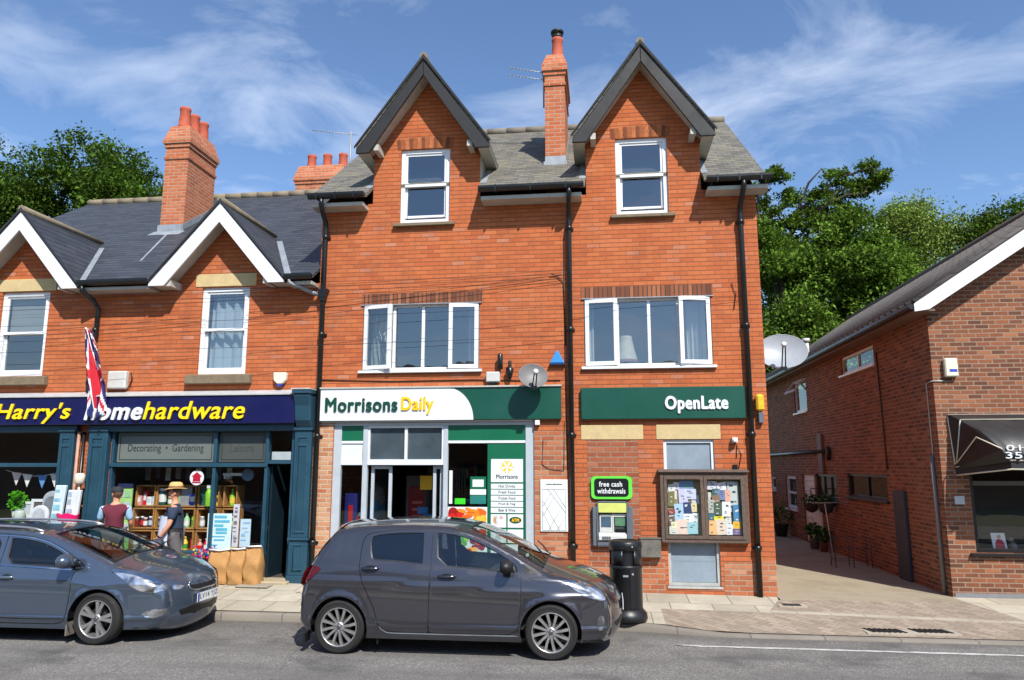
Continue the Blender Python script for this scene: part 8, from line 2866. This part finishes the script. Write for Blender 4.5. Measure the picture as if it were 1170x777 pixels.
    def sn(i, g, g2=None, to=None, p=None):
        q = N[i] if p is None else p
        S.append((q[0], q[1], q[2], q[3] * g + .006, q[4] * (g2 or g) + .006))
        if to is not None:
            SE.append((to, len(S) - 1))
        return len(S) - 1
    hem = (N[pel][0], 0, N[pel][2] - .035, N[pel][3] * 1.06, N[pel][4] * 1.06)
    a = sn(pel, 1, p=hem); bb = sn(bel, 1.10, 1.08, a); c = sn(chs, 1.10, 1.06, bb); d = sn(sho, 1.15, 1.15, c)
    up = (N[nek][0], 0, N[nek][2] - .03, .062, .066); sn(nek, 1, p=up, to=d)
    shirt_o = None
    sl = []
    for s in (-1, 1):
        wr, el, s0 = hands[s]
        q = sn(s0, 1.22, to=d)
        e = Vector((el.x * k, el.y * k, el.z * k + dz))
        p0 = Vector(N[s0][:3])
        f = sleeves
        pt = p0.lerp(e, f)
        S.append((pt.x, pt.y, pt.z, .070 * k, .070 * k)); SE.append((q, len(S) - 1))
    so = skin_mesh('shirt', S, SE, shirt, t)
    # shorts
    S, SE = [], []
    a = sn(pel, 1.06, 1.03)
    S[-1] = (S[-1][0], S[-1][1], S[-1][2] - .0, S[-1][3] - .004, S[-1][4] - .004)
    hp_idx = [i for i, n in enumerate(N) if abs(abs(n[1]) - .085 * k) < 1e-6]
    for i in hp_idx:
        q = sn(i, 1.12, to=a)
        kn = Vector(N[i + 1][:3]); p = Vector(N[i][:3]).lerp(kn, .92)
        S.append((p.x, p.y, p.z, .088 * k, .09 * k)); SE.append((q, len(S) - 1))
    skin_mesh('shorts', S, SE, shorts, t)
    # shoes
    for i in hp_idx:
        ft = N[i + 4]; an = N[i + 3]
        m = MB(); d_ = Vector((ft[0] - an[0], ft[1] - an[1], 0)); 
        m.ball(((ft[0] * .62 + an[0] * .38), (ft[1] + an[1]) / 2, ft[2] + .0), 1, 14, 8, sq=(.15 * k, .058 * k, .052 * k))
        m.v = [(x, y, max(z, ft[2] - ft[3] + .001)) for x, y, z in m.v]
        part('shoe', m, pm('dark_shoe', (50, 46, 44), .6), t, recalc=False)
    return t, N, hc, R, k, dz, dict(pel=pel, bel=bel, chs=chs, sho=sho, hands=hands)


M_NAVYT = pm('navy_tshirt', (38, 52, 74), .9, .12, 9, .4, bscale=7)
M_GREYS = pm('grey_shorts', (92, 88, 90), .9, .12, 9, .4, bscale=7)
M_MAROON = pm('maroon_vest', (96, 28, 46), .9, .12, 8, .4, bscale=7)
gx, gy = -6.98, -.78
t, N, hc, R, k, dz, J = person('person in straw hat, navy t-shirt and grey shorts walking along the pavement', (gx, gy, gz(gx, gy)), RAD(180 + 25), 1.66,
                               {-1: (RAD(-14), RAD(28), .03), 1: (RAD(12), RAD(22), .03)}, {-1: (RAD(16), RAD(6)), 1: (RAD(-14), RAD(16))}, RAD(4), M_NAVYT, .78, M_GREYS, 1.12)
m = MB()
prof = [(.168, .066), (.180, .055), (.16, .058), (.115, .078), (.108, .12), (.095, .165), (.06, .185), (.01, .18)]
n = 28
vs = []
for r_, h in prof:
    for j in range(n):
        a = 2 * math.pi * j / n
        wv = (1 - .9 * abs(math.sin(a))) * .0 + (.035 * abs(math.sin(a)) - .02 * max(0, math.cos(a))) * max(0, (r_ - .115) / .1)
        q = Vector((r_ * math.cos(a) * 1.08 - .01, r_ * math.sin(a) * .92, h + wv))
        vs.append(tuple(hc + R.to_3x3() @ q * k))
m.add(vs, [(i * n + j, i * n + (j + 1) % n, (i + 1) * n + (j + 1) % n, (i + 1) * n + j) for i in range(len(prof) - 1) for j in range(n)], 0, True)
ht = part('hat', m, pm('straw', (206, 168, 106), .9, .22, 40, .6), t, recalc=False)
m = MB(); vs = []
for h, r_ in ((.082, .1165), (.115, .111)):
    for j in range(n):
        a = 2 * math.pi * j / n
        vs.append(tuple(hc + R.to_3x3() @ Vector((r_ * math.cos(a) * 1.08 - .01, r_ * math.sin(a) * .92, h)) * k))
m.add(vs, [(j, (j + 1) % n, n + (j + 1) % n, n + j) for j in range(n)], 0, True)
part('hat_band', m, pm('tan_band', (128, 88, 54), .8), ht, recalc=False)
# pale cloth hanging on the front of the shirt
m = MB(); vs = []
b_ = Vector(N[J['bel']][:3]); 
rows, cols_ = 10, 14
for i in range(rows + 1):
    v = i / rows
    for j in range(cols_ + 1):
        a = RAD(-80 + 160 * j / cols_)
        z = b_.z + .17 - .46 * v
        rx = .185 + .012 * math.sin(j * 1.3 + v * 4) + .02 * v
        vs.append((b_.x + rx * math.cos(a), (.200 + .006 * math.sin(j)) * math.sin(a), z))
m.add(vs, [(i * (cols_ + 1) + j, i * (cols_ + 1) + j + 1, (i + 1) * (cols_ + 1) + j + 1, (i + 1) * (cols_ + 1) + j) for i in range(rows) for j in range(cols_)], 0, True)
part('apron', m, pm('pale_grey_cloth', (196, 202, 216), .9, .1, 8, .3, bscale=8), t, recalc=False)
m = MB(); wr = J['hands'][1][0]; el = J['hands'][1][1]
d = (wr - el).normalized()
m.tube([(wr.x * k - d.x * .02, wr.y * k, wr.z * k + dz - d.z * .02), (wr.x * k + d.x * .005, wr.y * k, wr.z * k + dz + d.z * .005)], .034, 12)
part('watch', m, M_PLAST, t)

gx, gy = -8.08, -.72
t, N, hc, R, k, dz, J = person('person in dark cap and maroon vest over pale blue sleeves, facing the shop window', (gx, gy, gz(gx, gy)), RAD(118), 1.62,
                               {-1: (RAD(14), RAD(30), .02), 1: (RAD(22), RAD(40), .02)}, {-1: (RAD(5), RAD(3)), 1: (RAD(-4), RAD(4))}, RAD(38), M_MAROON, .12, M_GREYS, 1.12)
m = MB(); vs = []; n = 24
for r_, h in ((.107, .022), (.110, .05), (.104, .085), (.075, .118), (.02, .13)):
    for j in range(n):
        a = 2 * math.pi * j / n
        vs.append(tuple(hc + R.to_3x3() @ Vector((r_ * math.cos(a) - .006, r_ * math.sin(a) * .9, h)) * k))
m.add(vs, [(i * n + j, i * n + (j + 1) % n, (i + 1) * n + (j + 1) % n, (i + 1) * n + j) for i in range(4) for j in range(n)], 0, True)
M_CAP = pm('dark_cap', (42, 42, 48), .85, .15, 20, .3)
cp = part('cap', m, M_CAP, t, recalc=False)
m = MB(); vs = []
for rr, h in ((.10, .032), (.19, .015)):
    for j in range(13):
        a = RAD(-60 + 10 * j)
        vs.append(tuple(hc + R.to_3x3() @ Vector((rr * math.cos(a) + .012, min(.095, max(-.095, rr * math.sin(a) * .9)), h - .02 * abs(math.sin(a)))) * k))
m.add(vs, [(j, j + 1, 14 + j, 13 + j) for j in range(12)], 0, True)
part('cap_peak', m, M_CAP, cp, recalc=False)
S, SE = [], []
for s in (-1, 1):
    wr, el, s0 = J['hands'][s]
    p0 = Vector(N[s0][:3]); e = Vector((el.x * k, el.y * k, el.z * k + dz))
    a = p0.lerp(e, -.12); b_ = p0.lerp(e, .45); c = p0.lerp(e, .88)
    S = [(*a, .078 * k, .078 * k), (*b_, .074 * k, .074 * k), (*c, .066 * k, .066 * k)]
    skin_mesh('sleeve', S, [(0, 1), (1, 2)], pm('pale_blue_sleeve', (164, 200, 228), .9, .08, 8, .3, bscale=8), t)
# ------------------------------------------------------------------ trees
def leafset(name, base):
    out = []
    for k, f in enumerate((.6, .95, 1.3)):
        out.append(leaf_mat('%s_%d' % (name, k), tuple(min(255, int(c * f ** .6)) for c in base)))
    return out


M_BARK = pm('bark', (62, 54, 46), .95, .3, 5, .8, bscale=12)
L_OAK = leafset('oak_leaf', (90, 114, 46))
L_WIL = leafset('willow_leaf', (126, 146, 74))
L_DRK = leafset('dark_leaf', (76, 100, 40))
L_MID = leafset('mid_leaf', (94, 120, 48))


def leaves(rs, centers, sizes, per, spread, lf, flat=.5):
    """leaf faces gathered in sprays round the given points; numpy for speed"""
    n = len(centers)
    C = np.repeat(np.array(centers), per, 0)
    S = np.repeat(np.array(sizes), per)
    N = len(C)
    off = np.clip(rs.normal(0, 1, (N, 3)), -1.7, 1.7)
    off *= (spread * S)[:, None] * np.array([1, 1, .62])
    P = C + off
    a = rs.normal(0, 1, (N, 3)); a /= np.linalg.norm(a, axis=1)[:, None]
    up = np.tile([0, 0, 1.0], (N, 1)) + rs.normal(0, flat, (N, 3))
    b = np.cross(up, a); b /= np.linalg.norm(b, axis=1)[:, None] + 1e-9
    L = (lf * rs.uniform(.6, 1.35, N))[:, None]
    q = np.stack([P - a * L, P + b * L * .55 + up * L * .12, P + a * L, P - b * L * .55 + up * L * .12], 1)
    return q.reshape(-1, 3)


def leaf_obj(name, quads, mats, parent, rs, sprayidx=None):
    org = np.array(root_org(parent))
    n = len(quads) // 4
    me = bpy.data.meshes.new(name)
    me.vertices.add(n * 4)
    me.vertices.foreach_set('co', (quads - org).astype(np.float32).ravel())
    me.loops.add(n * 4)
    me.loops.foreach_set('vertex_index', np.arange(n * 4, dtype=np.int32))
    me.polygons.add(n)
    me.polygons.foreach_set('loop_start', np.arange(0, n * 4, 4, dtype=np.int32))
    for m in mats:
        me.materials.append(m)
    mi = rs.randint(0, 3, n) if sprayidx is None else sprayidx
    me.polygons.foreach_set('material_index', mi.astype(np.int32))
    me.update(calc_edges=True)
    me.validate()
    o = bpy.data.objects.new(name, me)
    link(o, parent)
    return o


def tree(lab, loc, lobes, trunk_h, trunk_r, mats, lf, dens, per=26, spread=.34, seed=1, cat='tree', bare=0.0, shell=.55, group=None, droop=0.0, clump=.26, limbs=None):
    """lobes: (x, y, z, rx, ry, rz) relative to the foot of the tree"""
    rs = np.random.RandomState(seed)
    t = thing('broadleaf_tree', lab, cat, loc, group)
    L0 = np.array(loc)
    cs, sz = [], []
    tips = []
    for (x, y, z, rx, ry, rz) in lobes:
        n = int(dens * (rx * ry + rx * rz + ry * rz) / 3)
        ns = max(6, int(n / 16))
        d0 = rs.normal(0, 1, (ns, 3)); d0 /= np.linalg.norm(d0, axis=1)[:, None]
        d = d0[rs.randint(0, ns, n)] + rs.normal(0, clump, (n, 3)); d /= np.linalg.norm(d, axis=1)[:, None]
        rad = (shell + (1 - shell) * rs.uniform(0, 1, n) ** .6)
        wob = 1 + .16 * np.sin(d[:, 0] * 5 + x) * np.cos(d[:, 2] * 6 + y) + .12 * np.sin(d[:, 1] * 9 + z)
        p = d * (rad * wob)[:, None] * np.array([rx, ry, rz]) + np.array([x, y, z])
        cs.append(p); sz.append(np.full(n, min(1.0, .55 + .25 * min(rx, rz))) * rs.uniform(.6, 1.25, n))
        tips.append(p[rs.choice(n, min(n, 9), replace=False)])
    C = np.concatenate(cs) + L0
    S = np.concatenate(sz)
    if droop:
        pass
    q = leaves(rs, C, S, per, spread, lf)
    spray = np.repeat(rs.randint(0, 3, len(C)), per)
    mixm = np.where(rs.uniform(0, 1, len(spray)) < .6, spray, rs.randint(0, 3, len(spray)))
    if droop:
        qq = q.reshape(-1, 4, 3); qq[:, :, 2] -= droop * np.abs(rs.normal(0, 1, len(qq)))[:, None]; q = qq.reshape(-1, 3)
    leaf_obj('crown', q, mats, t, rs, mixm)
    mb = MB()
    top = np.array([0, 0, trunk_h])
    mb.tube([L0 + (0, 0, -.3), L0 + (.1, 0, trunk_h * .5), L0 + top], [trunk_r * 1.25, trunk_r, trunk_r * .8], 10)
    for L_ in limbs or ():
        P = [L0 + np.array([a, rs.normal(0, .25), b]) for a, b in L_]
        mb.tube(P, [max(.02, .11 * (1 - i / len(P))) for i in range(len(P))], 6)
    for (x, y, z, rx, ry, rz), tp in zip(lobes if not limbs else [], tips):
        a = L0 + top * rs.uniform(.8, .98); b = L0 + np.array([x, y, z - rz * .15])
        mid = (a + b) / 2 + np.array([.28 * (b[0] - a[0]) + rs.normal(0, .25), rs.normal(0, .3), -.05 * abs(z) - .1 * abs(b[0] - a[0])])
        r0 = trunk_r * .36
        mb.tube([a, (a * .45 + mid * .55) + rs.normal(0, .12, 3), mid, (mid * .5 + b * .5) + rs.normal(0, .15, 3), b], [r0, r0 * .75, r0 * .55, r0 * .38, r0 * .22], 7)
        for p in tp:
            e = L0 + p
            m2 = (b * .6 + e * .4) + rs.normal(0, .15 * min(rx, rz), 3)
            st = mid * .4 + b * .6
            mb.tube([st, m2, e], [r0 * .22, r0 * .12, .01], 5, caps=False)
    part('trunk', mb, M_BARK, t, recalc=False)
    return t


# far left tree behind the slate roof
tree('big dark green tree rising behind the left slate roof', (-26.5, 20, 0),
     [(-4.5, 0, 13.0, 4.6, 4, 4.6), (0.2, 1, 14.6, 3.9, 3.6, 4.3), (3.3, 0, 12.6, 3.1, 3, 3.3), (-2, -1.5, 9.5, 4.5, 3.6, 3.5), (4.8, -.5, 10.4, 2.4, 2.5, 2.3), (-8, 0, 11.5, 4, 3.5, 4.5), (2.5, -1, 9.2, 3.2, 3, 3)],
     7.0, .5, L_DRK, .10, 34, 100, .40, seed=3, clump=.24, shell=.35)
# right group, from the building corner to the picture edge
LIMB = [[(-1.6, 6.0), (-1.4, 10.1), (-1.1, 12.0), (-0.5, 13.1), (0.3, 13.8), (1.6, 14.3), (2.5, 14.5), (3.0, 15.2)], [(-1.1, 11.8), (-0.7, 13.0), (-0.3, 14.1), (0.1, 15.1), (0.6, 15.6), (1.2, 15.2)], [(-0.3, 13.9), (0.7, 14.6), (1.5, 15.4), (2.2, 15.5), (2.8, 15.6), (3.4, 15.1)],
        [(-1.4, 10.1), (-1.8, 11.8), (-1.8, 13.5), (-1.7, 15.0), (-1.9, 15.9)], [(-1.8, 11.8), (-2.3, 13.0), (-2.2, 14.6), (-1.4, 15.6), (-0.9, 15.1)], [(2.5, 14.5), (3.1, 14.8), (3.4, 15.4)], [(0.3, 13.8), (0.1, 13.4), (0.9, 14.0), (1.5, 14.9)], [(-.5, 13.1), (.9, 12.9), (1.9, 13.6), (2.3, 13.5)], [(-1.8, 13.5), (-1.0, 14.0), (-.7, 14.7)]]
LB = []
rs_ = np.random.RandomState(5)
for L_ in LIMB:
    for (a, b), (c, d) in zip(L_[1:-1], L_[2:]):
        for u in (.25, .6, .95):
            if rs_.uniform() < .62:
                LB.append((a + (c - a) * u + rs_.normal(0, .12), rs_.normal(0, .35), b + (d - b) * u + rs_.normal(.1, .14), rs_.uniform(.2, .55), .45, rs_.uniform(.14, .32)))
LB += [(-2.0, .2, 14.2, .55, .6, .6), (-1.2, .2, 13.2, .8, .8, .6), (.6, .3, 14.5, .8, .7, .35), (1.9, .3, 14.9, .9, .7, .35), (2.7, .2, 15.1, .6, .6, .3), (1.2, .3, 13.7, .9, .8, .4), (-.2, .4, 12.2, 1.1, .9, .8), (.2, 0, 12.9, 1.0, .9, .5), (-2.1, 0, 12.0, .7, .7, .9), (-1.9, 0, 10.4, 1.3, 1.1, 1.2), (.8, -.2, 11.6, 1.5, 1.3, 1.0), (2.2, 0, 12.3, .9, .9, .5), (-.3, -.5, 10.2, 1.8, 1.5, 1.3)]
tree('open-crowned tree with thin bare-looking upper branches above the passage', (9.6, 22, 0), LB, 8.5, .26, L_OAK, .08, 60, 36, .27, seed=8, shell=.1, limbs=LIMB, clump=.5)
tree('dense mid green tree filling the gap behind the passage', (9.3, 19.5, 0),
     [(-1.8, 0, 7.2, 2.3, 2.2, 2.3), (1.0, 0, 8.3, 2.5, 2.2, 2.3), (3.2, 0, 7.5, 2.2, 2, 2.6), (-.8, -1, 4.6, 2.8, 2, 2.4), (2.6, -1, 4.6, 2.8, 2, 2.4), (1.8, .4, 10.2, 1.9, 1.7, 1.5), (-1.6, .5, 10.0, 1.5, 1.4, 1.3), (.1, .6, 11.2, 1.5, 1.3, 1.1), (-2.2, .6, 12.0, .9, .9, .9), (1.4, .8, 12.2, 1.2, 1.1, .8)],
     4.5, .3, L_MID, .085, 46, 90, .36, seed=12, clump=.24, shell=.4)
tree('pale grey-green feathery tree standing behind the brown tiled roof', (16.3, 27, 0),
     [(-.6, 0, 13.2, 2.2, 2, 2.3), (1.2, 0, 12.8, 2.2, 2, 2.4), (-2.1, 0, 11.4, 2.2, 2, 2.2), (2.6, 0, 11.2, 2.0, 2, 2.2), (0, -.5, 9.3, 3.6, 2.5, 2.6), (.4, 0, 14.8, 1.3, 1.1, 1.2), (-.7, 0, 15.1, .8, .8, .9), (3.4, 0, 9, 2.4, 2, 2.4)],
     6.5, .3, L_WIL, .075, 34, 90, .46, seed=21, droop=.4, clump=.36)
tree('dark round-topped tree at the right edge above the tiled roof', (22.5, 27, 0),
     [(-2.4, 0, 13.1, 2.2, 2, 1.7), (.4, 0, 14.4, 2.8, 2.4, 2.1), (3, 0, 14.8, 2.8, 2.4, 2.4), (-1, -.5, 11.2, 3.4, 2.4, 2.4), (2.6, 0, 11.6, 3.2, 2.6, 2.6)],
     7.0, .35, L_DRK, .09, 28, 90, .46, seed=31, clump=.25)
tree('bushy mid green tree between the feathery tree and the passage', (13.2, 23, 0),
     [(-1.2, 0, 9.8, 2.0, 1.8, 1.8), (.8, 0, 9.4, 2.2, 1.8, 2.0), (-.6, -.5, 7.2, 2.6, 2, 2.2), (2.2, 0, 7.6, 2.2, 1.8, 2.0), (.6, .5, 11.0, 1.2, 1.1, 1.0)],
     5, .28, L_OAK, .085, 34, 85, .44, seed=41, clump=.25)
